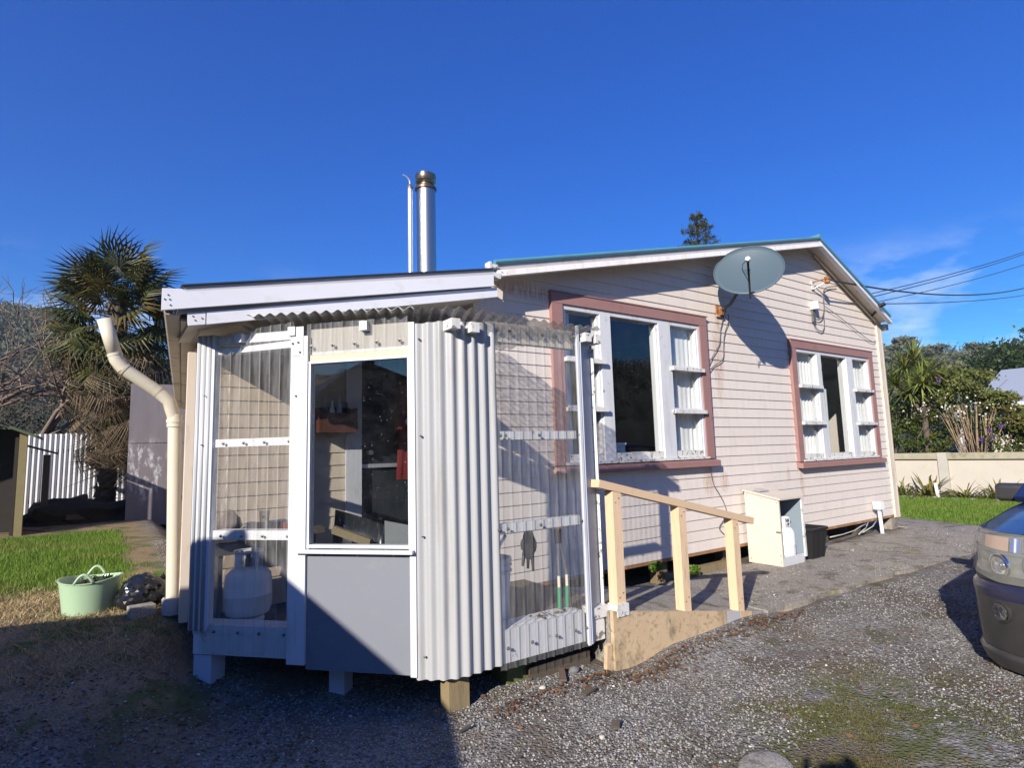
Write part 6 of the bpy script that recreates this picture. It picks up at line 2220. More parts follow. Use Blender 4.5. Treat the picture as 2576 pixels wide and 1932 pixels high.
# Norfolk pine far behind the roof
NX, NY = 31.0, 18.5
npb = thing('norfolk_pine', 'conical Norfolk pine standing far behind the main roof', 'tree', (NX, NY, 0.2))
tp_ = Vector(CAM) + Vector(ray(1752, 532)) * (math.hypot(NX, NY + 4) / math.hypot(ray(1752, 532)[0], ray(1752, 532)[1]))
_q = ray(1755, 600)
_k = (NX) / _q[0]
NYY = -4 + _q[1] * _k
npb.location = (NX, NYY, 0.2)
NTOP = tp_.z
MB().tube([(NX, NYY, 0.0), (NX, NYY, NTOP * 0.7), (NX, NYY, NTOP)], [0.28, 0.14, 0.02], 8).obj('trunk', BARK, npb)
C, mbr = [], MB()
RN = random.Random(8)
hz_ = 0.35
whorl = 0
while hz_ < 8.5:
    zz = NTOP - hz_
    Rr = 0.30 + 0.52 * hz_ * (1 - 0.05 * hz_)
    nb = 6
    for k_ in range(nb):
        a_ = 2 * PI * (k_ + 0.5 * (whorl % 2)) / nb + RN.uniform(-0.2, 0.2)
        if RN.random() < 0.10:
            continue
        rr_ = Rr * RN.uniform(0.75, 1.1)
        tipz = zz + 0.16 * rr_
        p0_, p1_ = np.array([NX, NYY, zz - 0.1]), np.array([NX + rr_ * math.cos(a_), NYY + rr_ * math.sin(a_), tipz])
        mbr.tube([p0_, (p0_ + p1_) / 2 + np.array([0, 0, -0.08]), p1_], [0.04, 0.03, 0.015], 4)
        nn = int(60 + 100 * min(1, rr_))
        t = NR.uniform(0.45, 1.05, nn)
        w_ = 0.06 + 0.13 * np.sin(np.clip((t - 0.40) / 0.65, 0, 1) * PI)
        C.append(p0_ + (p1_ - p0_) * t[:, None] + NR.normal(size=(nn, 3)) * (w_ * np.array([[0.75], [0.75], [0.75]])).T * min(1.2, 0.5 + rr_ * 0.5))
    hz_ += 0.46 + 0.04 * hz_
    whorl += 1
mbr.obj('branches', BARK, npb)
V, F = leaf_quads(np.concatenate(C), 0.15, NR, aspect=0.35)
big_mesh('crown', V, F, LEAF_PINE, npb)

# ------------------------------------------------------------------ right side: street wall, garden, neighbours
sw = thing('street_wall', 'low cream rendered street wall with a mossy cap', 'wall', (16.1, 0, 0.05))
yy = -7.0
segs_ = [(-7.0, -4.1), (-3.9, -1.35), (-1.15, 1.36), (1.56, 4.3), (4.5, 7.0)]
for (a, b) in segs_:
    MB().box(16.0, 16.12, a, b, -0.1, 0.93).obj('wall_panel', WALL_STREET, sw)
    MB().box(15.94, 16.18, a - 0.0, b, 0.932, 1.075).obj('cap', WALL_CAP, sw)
for (a, b) in zip(segs_[:-1], segs_[1:]):
    MB().box(15.955, 16.165, a[1] + 0.002, b[0] - 0.002, -0.1, 1.082).obj('pillar', plain('pillar_grey', (0.40, 0.38, 0.33), 0.85, 0.15, 5), sw)
# flax clumps
def strap_clump(name, label, cat, base, n, L_, w_, mat, seed, group=None, spread=0.9):
    R = random.Random(seed)
    o = thing(name, label, cat, base, group)
    m_ = MB()
    for i in range(n):
        a_ = R.uniform(0, 2 * PI)
        el = rad(R.uniform(25, 85)) if spread < 1 else rad(R.choice([R.uniform(2, 40), R.uniform(10, 75)]))
        ll = L_ * R.uniform(0.6, 1.1)
        d = np.array([math.cos(a_) * math.cos(el), math.sin(a_) * math.cos(el), math.sin(el)])
        s_ = np.array([-math.sin(a_), math.cos(a_), 0])
        b0 = np.array(base) + np.array([R.gauss(0, 0.05), R.gauss(0, 0.05), 0])
        p1_ = b0 + d * ll * 0.55
        p2_ = b0 + d * ll - np.array([0, 0, 1]) * ll * R.uniform(0.05, 0.45)
        m_.add([b0 - s_ * w_ * 0.6, b0 + s_ * w_ * 0.6, p1_ + s_ * w_, p1_ - s_ * w_, p2_], [(0, 1, 2, 3), (3, 2, 4)])
    m_.obj('leaves', mat, o)
    return o


for i, (x_, y_, L_, lab) in enumerate(((15.5, 2.75, 0.62, 'flax clump at the left end of the street wall beside the house corner'), (15.5, 2.15, 0.72, 'flax clump second from the house corner along the street wall'), (15.55, 1.65, 0.95, 'tall reddish flax clump in front of the wall pillar'), (15.5, 0.95, 0.68, 'flax clump right of the white stake'), (15.45, 0.35, 0.68, 'sprawling flax clump farther right of the white stake'), (15.4, -0.35, 0.62, 'flax clump partly hidden by the car mirror'))):
    strap_clump('flax', lab, 'flax', (x_, y_, 0.06), 60, L_, 0.022, LEAF_FLAX, 40 + i, 'flax clumps along the street wall', 1.2)
sk = on_z(2387, 1240, 0.08)
tag(MB().bar((15.35, 1.40, 0.05), (15.33, 1.43, 0.42), 0.05, 0.05, (0, 1, 0)).obj('stake', PVC_WHITE), 'short white stake at the lawn edge by the street wall', 'stake')
# edging stones along the far lawn border
C = []
for k_ in range(60):
    C.append((15.15 + RND.gauss(0, 0.06), -2.5 + 6 * k_ / 60 + RND.gauss(0, 0.05)))
C = np.array(C)
pebbles('edging_stones', C[:, 0], C[:, 1], 0.05, STONE, 'small edging stones along the lawn border', 0.3)


def cordyline(label, base, heads, seed):
    o = thing('cabbage_tree', label, 'tree', base)
    m_ = MB()
    m_.tube([base, (base[0], base[1], base[2] + (heads[0][2] - base[2]) * 0.6)], [0.09, 0.07], 9)
    for h_ in heads:
        m_.tube([(base[0], base[1], base[2] + (heads[0][2] - base[2]) * 0.55), ((base[0] + h_[0]) / 2, (base[1] + h_[1]) / 2, h_[2] - 0.45), h_], [0.06, 0.045, 0.03], 7)
    m_.obj('trunk', BARK, o, smooth=True)
    for k_, h_ in enumerate(heads):
        R = random.Random(seed + k_)
        q = MB()
        for i in range(130):
            a_ = R.uniform(0, 2 * PI)
            el = math.asin(R.uniform(-0.55, 1.0))
            ll = R.uniform(0.55, 0.85)
            d = np.array([math.cos(a_) * math.cos(el), math.sin(a_) * math.cos(el), math.sin(el)])
            s_ = np.array([-math.sin(a_), math.cos(a_), 0]) * 0.020
            p0_ = np.array(h_) + d * 0.03
            p1_ = np.array(h_) + d * ll * 0.55
            p2_ = np.array(h_) + d * ll - np.array([0, 0, 0.10 * ll * R.uniform(0.3, 2.2)])
            q.add([p0_ - s_ * 0.6, p0_ + s_ * 0.6, p1_ + s_, p1_ - s_, p2_], [(0, 1, 2, 3), (3, 2, 4)])
        q.obj('leaf_head', LEAF_CORD, o)
    return o


hd_ = [tuple(on_x(u, v, 18.0 + dx)) for u, v, dx in ((2275, 930, 0.2), (2320, 965, -0.2), (2335, 935, 0.2), (2255, 970, 0.0), (2300, 905, 0.4), (2370, 965, 0.3), (2290, 985, -0.2))]
cordyline('many-headed cabbage tree beside the right house corner', (18.0, 2.45, 0.1), hd_, 60)
# multi-stemmed shrub with bare pale stems
def P18(u, v, x_=18.0):
    return tuple(on_x(u, v, x_))


shr = leafy('shrub', 'broad shrub with bare fanning stems behind the street wall', 'shrub', (18.0, 1.40, 0.15),
            [(P18(2400, 985), (0.5, 0.45, 0.32)), (P18(2455, 970), (0.5, 0.5, 0.34)), (P18(2505, 1000), (0.45, 0.45, 0.28)), (P18(2540, 1040), (0.42, 0.42, 0.30)), (P18(2360, 1010), (0.4, 0.4, 0.28)), (P18(2480, 1010), (0.5, 0.45, 0.26)), (P18(2560, 1075), (0.35, 0.35, 0.3))], 5200, 0.085, LEAF_YELLOW, 0.03, seed=11, bark=STEM_PALE)
m_ = MB()
R9 = random.Random(9)
for i in range(40):
    a_ = R9.uniform(-1, 1)
    top_ = np.array(P18(2440 + 75 * a_, 1030 - 12 * (1 - a_ * a_))) + np.array([R9.uniform(-0.3, 0.3), 0, 0])
    b0 = np.array([18.0 + R9.uniform(-0.1, 0.1), 1.40 + R9.uniform(-0.08, 0.08), 0.12])
    m_.tube([b0, (b0 + top_) / 2 + np.array([0, R9.gauss(0, 0.05), 0.05 + R9.gauss(0, 0.05)]), top_], [R9.uniform(0.007, 0.014), 0.008, 0.004], 5)
m_.obj('bare_stems', STEM_PALE, shr, smooth=True)
leafy('shrub', 'dark olive hedge bush right beside the house corner', 'shrub', (17.8, 3.2, 0.1), [(P18(2255, 1040), (0.5, 0.5, 0.5)), (P18(2240, 1090), (0.6, 0.5, 0.5)), (P18(2290, 1100), (0.5, 0.5, 0.45)), (P18(2330, 1060), (0.35, 0.4, 0.4)), (P18(2340, 1110), (0.5, 0.5, 0.4))], 4800, 0.08, LEAF_MID, 0.04, seed=12)
leafy('shrub', 'shadowed green shrub with purple flowers at the right edge', 'shrub', (17.7, 0.5, 0.1), [(P18(2520, 1080), (0.4, 0.4, 0.4)), (P18(2560, 1110), (0.5, 0.5, 0.4)), (P18(2600, 1085), (0.5, 0.5, 0.5)), (P18(2620, 1120), (0.6, 0.6, 0.6))], 3600, 0.08, LEAF_MID, 0.04, seed=13)
fl_pts = [P18(u + RND.gauss(0, 5), v + RND.gauss(0, 4), 17.5) for u, v in ((2365, 955), (2490, 1080), (2468, 1105), (2520, 1070), (2495, 1100)) for _ in range(16)]
V, F = leaf_quads(np.array(fl_pts), 0.05, NR, aspect=0.8)
tag(big_mesh('purple_flowers', V, F, FLOWER), 'purple flower heads scattered through the right-hand shrubs', kind='stuff')
fl_pts = [P18(RND.uniform(2250, 2560), 1030 + RND.gauss(0, 18), 17.45) for _ in range(150)]
V, F = leaf_quads(np.array(fl_pts), 0.05, NR, aspect=0.8)
tag(big_mesh('white_flowers', V, F, FLOWER_W), 'white flower specks scattered through the garden shrubs', kind='stuff')
leafy('shrub', 'reddish brown bush behind the broad shrub near the neighbour flue', 'shrub', (24.0, 4.6, 0.1), [(tuple(on_x(2370, 945, 24)), (0.9, 0.9, 0.5)), (tuple(on_x(2430, 955, 24)), (0.9, 0.9, 0.4)), (tuple(on_x(2330, 960, 24)), (0.9, 0.9, 0.5))], 2600, 0.13, LEAF_YELLOW, 0.05, seed=14)
leafy('shrub', 'dark background foliage filling the gap behind the cabbage tree', 'shrub', (22.0, 4.5, 0.1), [(tuple(on_x(2250, 1000, 22)), (1.0, 1.0, 0.9)), (tuple(on_x(2300, 1040, 22)), (1.0, 1.0, 0.7)), (tuple(on_x(2380, 1050, 22)), (1.0, 1.0, 0.7)), (tuple(on_x(2480, 1050, 22)), (1.0, 1.0, 0.7))], 4000, 0.12, LEAF_DARK, 0.06, seed=15)
# neighbour's house
nb = thing('neighbour_house', 'neighbouring house with a grey iron roof at the right edge', 'house', (30.0, 2.0, 0.1))
n0, n1 = on_x(2440, 962, 26.0), on_x(2720, 905, 26.0)
MB().box(26.4, 33, -6.0, 3.4, 0.0, 2.35).obj('wall', WALL_STREET, nb)
mb = MB()
e_lo = on_x(2576, 1005, 25.8)
mb.hexa([(25.8, 3.75, 2.55), (25.8, -6.5, 2.55), (29.6, -6.5, 4.05), (29.6, 3.75, 4.05), (25.8, 3.75, 2.60), (25.8, -6.5, 2.60), (29.6, -6.5, 4.10), (29.6, 3.75, 4.10)])
mb.obj('roof', ROOF_GREY, nb)
mb = MB()
mb.hexa([(29.602, 3.75, 4.05), (29.602, -6.5, 4.05), (33.6, -6.5, 2.55), (33.6, 3.75, 2.55), (29.602, 3.75, 4.10), (29.602, -6.5, 4.10), (33.6, -6.5, 2.60), (33.6, 3.75, 2.60)])
mb.obj('roof', ROOF_GREY, nb)
MB().box(25.70, 25.79, -6.5, 3.75, 2.48, 2.60).obj('gutter', WHITE, nb)
for yw in (-4.2, -1.6, 1.0):
    MB().box(26.36, 26.398, yw, yw + 1.3, 0.9, 2.1).obj('window', GLASS, nb)
flp = on_x(2403, 985, 25.0)
nf = thing('neighbour_flue', 'pale round flue with a dark cowl above the garden shrubs', 'flue', (25.0, flp.y, 0.1))
MB().tube([(25.0, flp.y, 0.1), (25.0, flp.y, on_x(2403, 938, 25.0).z)], 0.11, 14).obj('pipe', GALV, nf, auto=50)
zf = on_x(2403, 938, 25.0).z
MB().lathe([(0.13, 0), (0.15, 0.04), (0.15, 0.14), (0.10, 0.2), (0, 0.24)], (25.0, flp.y, zf), 14).obj('cowl', STEEL_BURNT, nf, auto=50)
# big dark trees on the right skyline
for i, (u, v, x_, r_, lab) in enumerate(((2548, 960, 60.0, 4.0, 'large dark evergreen at the right edge below the wires'), (2625, 930, 62.0, 4.8, 'tall dark evergreen cut by the right edge of the picture'))):
    c_ = on_x(u, v, x_)
    leafy('evergreen_tree', lab, 'tree', (x_, c_.y, 0.2), [((c_.x, c_.y, c_.z), (r_, r_, r_ * 0.75)), ((c_.x, c_.y + r_ * 0.5, c_.z - r_ * 0.6), (r_ * 0.8, r_ * 0.8, r_ * 0.7)), ((c_.x, c_.y - r_ * 0.6, c_.z - r_ * 0.4), (r_ * 0.9, r_ * 0.9, r_ * 0.8))], 15000, 0.33, LEAF_DARK, 0.5, seed=16 + i)
for i, (u, v, x_, h_, lab) in enumerate(((2262, 865, 150.0, 3.2, 'round-headed tree on the skyline next to the house corner'), (2292, 862, 152.0, 3.0, 'skyline tree with a tall bare stem near the house corner'), (2335, 872, 154.0, 2.6, 'small skyline tree third from the house corner'), (2350, 880, 154.0, 2.6, 'low skyline tree fourth from the house corner'), (2465, 872, 156.0, 3.4, 'broad skyline tree left of the dark evergreen'))):
    c_ = on_x(u, v, x_)
    leafy('skyline_tree', lab, 'tree', (x_, c_.y, c_.z - 6), [((c_.x, c_.y, c_.z), (h_, h_, h_ * 0.45)), ((c_.x, c_.y + h_ * 0.3, c_.z - h_ * 0.9), (h_ * 0.9, h_ * 0.9, h_ * 0.4))], 700, 0.85, FOREST, 0.35, seed=30 + i, aspect=0.8)


# ------------------------------------------------------------------ car at the right edge, nose towards the camera
CX0, CYC = 4.20, -3.335
car = thing('parked_car', 'dark blue car with grey bumper parked at the right edge', 'car', (6.2, CYC, 0.04))
CZ0 = 0.0
PLAN = [(0.0, 0.0), (0.22, 0.004), (0.42, 0.022), (0.56, 0.060), (0.66, 0.115), (0.735, 0.19), (0.785, 0.30), (0.812, 0.45), (0.822, 0.62)]


def plan_side(extra=0.0):
    """nose outline, whole width: (y, u) pairs from one side to the other"""
    half = PLAN
    return [(-y, u) for y, u in half[::-1]] + [(y, u) for y, u in half[1:]]


def plan_grid(zs_, shr, rng=None):
    """rows over height; shr(z): how far the surface draws back; rng: half-width range of y kept"""
    G = []
    for z_ in zs_:
        rowp = []
        for (y, u) in plan_side():
            k_ = shr(z_)
            sgn = 1 if y >= 0 else -1
            ny = abs(y) / 0.822
            rowp.append((CX0 + u + k_ * (1 - 0.55 * ny), CYC + y - sgn * k_ * 0.45 * ny ** 2, CZ0 + z_))
        G.append(rowp)
    return G


# bumper
bz = [0.55, 0.535, 0.51, 0.465, 0.40, 0.32, 0.24, 0.17]
sh_ = {0.55: 0.045, 0.535: 0.012, 0.51: 0.0, 0.465: 0.012, 0.40: 0.016, 0.32: 0.018, 0.24: 0.026, 0.17: 0.040}
mb = MB()
mb.grid(plan_grid(bz[:4], lambda z_: sh_[z_]))
mb.obj('bumper_top', CAR_NAVY, car, smooth=True)
mb = MB()
mb.grid(plan_grid(bz[3:], lambda z_: sh_[z_] + 0.0005))
bum = mb.obj('bumper', CAR_GREY, car, smooth=True)
mb = MB()
lz = [0.169, 0.155, 0.135, 0.10, 0.06]
ls = {0.169: 0.038, 0.155: 0.004, 0.135: 0.010, 0.10: 0.030, 0.06: 0.085}
mb.grid(plan_grid(lz, lambda z_: ls[z_]))
mb.obj('chin_lip', CAR_GREY, car, smooth=True)


def nose_pt(y, z_, back=0.0):
    ya = abs(y)
    u = np.interp(ya, [p[0] for p in PLAN], [p[1] for p in PLAN])
    return np.array([CX0 + u + back, CYC + y, CZ0 + z_])


for sgn in (1, -1):
    # fog lamp
    c_ = nose_pt(sgn * 0.60, 0.395, 0.018)
    nrm = unit((-0.80, sgn * 0.60, 0))
    sx = unit(np.cross((0, 0, 1), nrm))
    fg = bpy.data.objects.new('fog_lamp', None)
    COL.objects.link(fg)
    fg.location = c_
    adopt(fg, car)
    MB().lathe([(0.075, 0.0), (0.078, 0.012), (0.066, 0.016), (0.058, 0.004), (0.0, 0.003)], c_ - nrm * 0.004, 24, (sx, (0, 0, 0.82), nrm)).obj('bezel', CAR_GREY, fg, auto=40)
    MB().lathe([(0.056, 0.002), (0.057, 0.012), (0.050, 0.013), (0.030, 0.006), (0.0, 0.005)], c_ - nrm * 0.002, 24, (sx, (0, 0, 0.82), nrm)).obj('reflector', CHROME, fg, auto=40)
    MB().lathe([(0.055, 0.014), (0.040, 0.020), (0.0, 0.023)], c_ - nrm * 0.002, 24, (sx, (0, 0, 0.82), nrm)).obj('lens', GLASS, fg, smooth=True)
    # headlamp: bowl, reflectors, lens
    hl = bpy.data.objects.new('headlight', None)
    COL.objects.link(hl)
    hl.location = nose_pt(sgn * 0.6, 0.7, 0.1)
    adopt(hl, car)
    ys = np.linspace(0.36, 0.818, 13)

    def hp_(y, t, inset=0.0):
        top_ = 0.838 - 0.01 * (0.8 - y) / 0.45
        low_ = 0.56 + 0.045 * max(0, (y - 0.60) / 0.22)
        z_ = low_ + (top_ - low_) * t
        u = np.interp(y, [p[0] for p in PLAN], [p[1] for p in PLAN])
        k_ = 0.03 + 0.62 * (z_ - 0.55) + inset
        ny = y / 0.822
        return (CX0 + u + k_ * (1 - 0.45 * ny), CYC + sgn * (y + 0.006 - k_ * 0.10 * ny ** 2), CZ0 + z_)
    mb = MB()
    mb.grid([[hp_(y, t, -0.012 * math.sin(PI * t)) for y in ys] for t in np.linspace(0, 1, 7)])
    mb.obj('lens', LENS, hl, smooth=True)
    mb = MB()
    mb.grid([[hp_(y, t, 0.06 + 0.03 * math.sin(t * 9)) for y in ys] for t in np.linspace(0, 1, 7)])
    mb.obj('bowl', LAMP_BOWL, hl, smooth=True)
    mb = MB()
    mb.grid([[hp_(y, t, 0.035) for y in np.linspace(0.56, 0.70, 5)] for t in np.linspace(0.62, 0.90, 4)])
    mb.obj('indicator', AMBER, hl, smooth=True)
    mb = MB()
    mb.grid([[hp_(y, t, 0.030 + 0.012 * math.sin(y * 90)) for y in np.linspace(0.40, 0.55, 13)] for t in np.linspace(0.62, 0.90, 4)])
    mb.obj('side_light', CHROME, hl, smooth=True)
    mb = MB()
    mb.grid([[hp_(y, t, 0.012) for y in ys] for t in (0.555, 0.60)])
    mb.obj('lamp_divider', LAMP_BOWL, hl, smooth=True)
    for yy_, tt_, r_, m2 in ((0.595, 0.32, 0.072, CHROME), (0.425, 0.34, 0.078, CHROME)):
        q_ = np.array(hp_(yy_, tt_, 0.035))
        MB().lathe([(r_, 0.0), (r_ * 0.97, 0.014), (r_ * 0.82, 0.016), (r_ * 0.35, 0.002), (r_ * 0.30, 0.018), (0, 0.022)], q_, 18, (sx, (0, 0, 1), nrm)).obj('reflector', m2, hl, auto=40)
# black strip standing in for gap shade between lamps, bumper and bonnet
mb = MB()
mb.grid([[(CX0 + u + k_, CYC + y * 0.985, CZ0 + z_) for (y, u) in plan_side()] for z_, k_ in ((0.535, 0.035), (0.60, 0.050))])
mb.obj('gap_shade_strip', BLACK, car, smooth=True)
# grille between the lamps
mb = MB()
for z_ in (0.64, 0.69, 0.74, 0.79):
    a_, b_ = nose_pt(-0.34, z_, 0.06 + (z_ - 0.6) * 0.5), nose_pt(0.34, z_, 0.06 + (z_ - 0.6) * 0.5)
    mb.bar(a_, b_, 0.03, 0.018)
mb.obj('grille', BLACK, car)
MB().box(CX0 + 0.13, CX0 + 0.16, CYC - 0.34, CYC + 0.34, CZ0 + 0.60, CZ0 + 0.83).obj('grille_back', BLACK, car)
# bonnet
G = []
for t in np.linspace(0, 1, 9):
    rowp = []
    for y in np.linspace(-1, 1, 17):
        ya = abs(y) * 0.80
        uf = np.interp(ya, [p[0] for p in PLAN], [p[1] for p in PLAN])
        x0_ = CX0 + uf + 0.03 + 0.62 * 0.285 * (1 - 0.45 * ya / 0.822) - 0.005
        x_ = x0_ + (CX0 + 1.45 - x0_) * t
        zc = 0.842 + 0.105 * math.sin(t * PI / 2)
        z_ = zc - 0.045 * (abs(y) ** 3) * (1 - 0.1 * t) + 0.012 * math.sin(min(1, abs(abs(y) - 0.62) / 0.25) * PI) * (1 if abs(y) < 0.87 else 0)
        yw = y * (0.80 - 0.045 * t)
        rowp.append((x_, CYC + yw, CZ0 + z_))
    G.append(rowp)
mb = MB()
mb.grid(G)
mb.obj('bonnet', CAR_BLUE, car, smooth=True)
# body sides behind the nose, cabin, glass
LEN = 4.0


def side_z(u):
    return np.interp(u, [0.45, 1.45, 3.9], [0.79, 0.90, 0.95])


for sgn in (1, -1):
    def arch(u):
        """bottom edge of the side, raised over the wheels"""
        z_ = 0.22
        for cu in (0.78, 3.15):
            d = abs(u - cu)
            if d < 0.40:
                z_ = max(z_, 0.28 + math.sqrt(max(0, 0.40 ** 2 - d * d)))
        return z_
    us2 = np.concatenate([np.linspace(0.66, 1.25, 20), np.linspace(1.30, 2.70, 6), np.linspace(2.72, 3.62, 24), np.linspace(3.7, 4.0, 4)])
    G = []
    for t in np.linspace(0, 1, 6):
        rowp = []
        for u in us2:
            w_ = np.interp(u, [0.36, 0.62, 1.2, 3.4, 4.0], [0.795, 0.82, 0.83, 0.83, 0.76])
            za, zb = arch(u), side_z(u)
            z_ = za + (zb - za) * t
            bul = 0.012 * math.sin(PI * min(1, (z_ - 0.2) / 0.8)) - 0.03 * max(0, (z_ - 0.75)) / 0.2
            rowp.append((CX0 + u, CYC + sgn * (w_ + bul), CZ0 + z_))
        G.append(rowp)
    mb = MB()
    mb.grid(G)
    mb.obj('body_side', CAR_BLUE, car, smooth=True)
    # mirror
    mr = bpy.data.objects.new('door_mirror', None)
    COL.objects.link(mr)
    mr.location = (CX0 + 1.72, CYC + sgn * 0.93, CZ0 + 0.95)
    adopt(mr, car)
    ob = MB().obox((CX0 + 1.72, CYC + sgn * 0.905, CZ0 + 0.965), ((1, 0, 0), (0, 1, 0), (0, 0, 1)), (0.055, 0.11, 0.070)).obj('mirror_shell', CAR_GREY, mr)
    bv = ob.modifiers.new('round', 'BEVEL')
    bv.width = 0.035
    bv.segments = 4
    MB().bar((CX0 + 1.74, CYC + sgn * 0.80, CZ0 + 0.925), (CX0 + 1.73, CYC + sgn * 0.88, CZ0 + 0.94), 0.06, 0.035).obj('mirror_arm', BLACK, mr)
    MB().box(CX0 + 1.776, CX0 + 1.779, CYC + sgn * 0.905 - 0.085, CYC + sgn * 0.905 + 0.085, CZ0 + 0.89, CZ0 + 1.0).obj('mirror_glass', CHROME, mr)
    # side glass and pillars
    mb = MB()
    mb.add([(CX0 + 1.62, CYC + sgn * 0.80, CZ0 + 0.935), (CX0 + 3.75, CYC + sgn * 0.79, CZ0 + 0.985), (CX0 + 3.55, CYC + sgn * 0.62, CZ0 + 1.36), (CX0 + 2.15, CYC + sgn * 0.64, CZ0 + 1.36)], [(0, 1, 2, 3)])
    mb.obj('side_window', GLASS_DOOR, car)
    for (ua, za, ub_, zb) in ((1.46, 0.93, 2.13, 1.385), (2.72, 0.96, 2.75, 1.40), (3.82, 0.98, 3.62, 1.38)):
        MB().bar((CX0 + ua, CYC + sgn * 0.805, CZ0 + za), (CX0 + ub_, CYC + sgn * 0.63, CZ0 + zb), 0.06, 0.05).obj('pillar', CAR_BLUE, car)
mb = MB()
mb.grid([[(CX0 + 2.1 + 1.6 * t + (0.0 if t else 0.0), CYC + y * 0.66, CZ0 + 1.40 + 0.05 * (1 - y * y) - 0.06 * (2 * t - 1) ** 2) for y in np.linspace(-1, 1, 9)] for t in np.linspace(0, 1, 7)])
rfc = mb.obj('roof', CAR_BLUE, car, smooth=True)
so = rfc.modifiers.new('thickness', 'SOLIDIFY')
so.thickness = 0.03
mb = MB()
mb.grid([[(CX0 + 1.46 + 0.66 * t - 0.06 * (1 - y * y) * (1 - t), CYC + y * (0.76 - 0.12 * t), CZ0 + 0.98 + 0.39 * t + 0.03 * (1 - y * y)) for y in np.linspace(-1, 1, 9)] for t in np.linspace(0, 1, 4)])
mb.obj('windscreen', GLASS_DOOR, car, smooth=True)
MB().box(CX0 + 3.96, CX0 + 4.0, CYC - 0.76, CYC + 0.76, CZ0 + 0.25, CZ0 + 1.0).obj('tailgate', CAR_BLUE, car)
mb = MB()
mb.add([(CX0 + 3.97, CYC - 0.74, CZ0 + 1.0), (CX0 + 3.97, CYC + 0.74, CZ0 + 1.0), (CX0 + 3.70, CYC + 0.62, CZ0 + 1.37), (CX0 + 3.70, CYC - 0.62, CZ0 + 1.37)], [(0, 1, 2, 3)])
mb.obj('rear_window', GLASS_DOOR, car)
MB().box(CX0 + 0.35, CX0 + 3.9, CYC - 0.60, CYC + 0.60, CZ0 + 0.20, CZ0 + 0.50).obj('underbody', BLACK, car)
MB().box(CX0 + 1.30, CX0 + 3.6, CYC - 0.70, CYC + 0.70, CZ0 + 0.501, CZ0 + 0.80).obj('cabin_floor', BLACK, car)
for yy_ in (-0.36, 0.36):
    MB().obox((CX0 + 2.35, CYC + yy_, CZ0 + 1.0), ((1, 0, 0.2), (0, 1, 0), (-0.2, 0, 1)), (0.07, 0.22, 0.27)).obj('seat', BLACK, car)
for u in (0.78, 3.15):
    for sgn in (1, -1):
        w_ = bpy.data.objects.new('wheel', None)
        COL.objects.link(w_)
        w_.location = (CX0 + u, CYC + sgn * 0.72, 0.30)
        adopt(w_, car)
        ax = ((1, 0, 0), (0, 0, 1), (0, sgn, 0))
        cc = (CX0 + u, CYC + sgn * 0.66, 0.31)
        MB().lathe([(0.19, -0.08), (0.28, -0.085), (0.30, -0.05), (0.30, 0.10), (0.28, 0.13), (0.19, 0.125)], cc, 30, ax).obj('tyre', TYRE, w_, auto=40)
        MB().lathe([(0.195, -0.07), (0.195, 0.11), (0.18, 0.115), (0.15, 0.09), (0.05, 0.10), (0, 0.105)], cc, 20, ax).obj('rim', GALV, w_, auto=40)

# ------------------------------------------------------------------ low garage behind the photographer: throws the shade on the left, shows in the door glass
gar = thing('garage', 'dark gabled garage mirrored in the porch door glass', 'garage', (-4.5, -2.2, 0.0))
GXF = -2.25
prof_ = [(-4.75, 1.56), (-1.80, 2.50), (-1.50, 2.37), (-0.80, 1.78), (0.35, 1.10), (0.35, -0.1), (-4.75, -0.1)]
mb = MB()
mb.prism([(GXF - 0.06, y, z_ - (0.03 if z_ > 0 else 0)) for y, z_ in prof_[::-1]], (-5.5, 0, 0))
mb.obj('garage_body', GARAGE_WALL, gar)
for (a, b) in zip(prof_[:4], prof_[1:5]):
    m_ = MB()
    m_.hexa([(GXF, a[0], a[1] - 0.028), (GXF, b[0], b[1] - 0.028), (GXF - 5.7, b[0], b[1] - 0.028), (GXF - 5.7, a[0], a[1] - 0.028), (GXF, a[0], a[1]), (GXF, b[0], b[1]), (GXF - 5.7, b[0], b[1]), (GXF - 5.7, a[0], a[1])])
    m_.obj('roof', ROOF_DARK, gar)
MB().tube([(GXF + 0.02, -1.80, 2.50), (GXF - 5.7, -1.80, 2.50)], 0.055, 10).obj('ridge_cap', ROOF_DARK, gar)
MB().box(GXF - 0.058, GXF - 0.03, -3.6, -2.0, -0.05, 1.7).obj('garage_door', TIMBER_DARK, gar)

# ------------------------------------------------------------------ the photographer, whose hands and phone throw the shadow at the bottom edge
per = thing('person', 'person in a dark jacket holding up a phone with both hands', 'person', (-0.24, -4.35, 0.0))
PR_, PF_ = np.array([math.cos(YAW), -math.sin(YAW), 0.0]), np.array([math.sin(YAW), math.cos(YAW), 0.0])


def pp(r, f, z_):
    return tuple(np.array([CAM[0], CAM[1], 0.0]) + PR_ * r + PF_ * f + np.array([0, 0, z_]))


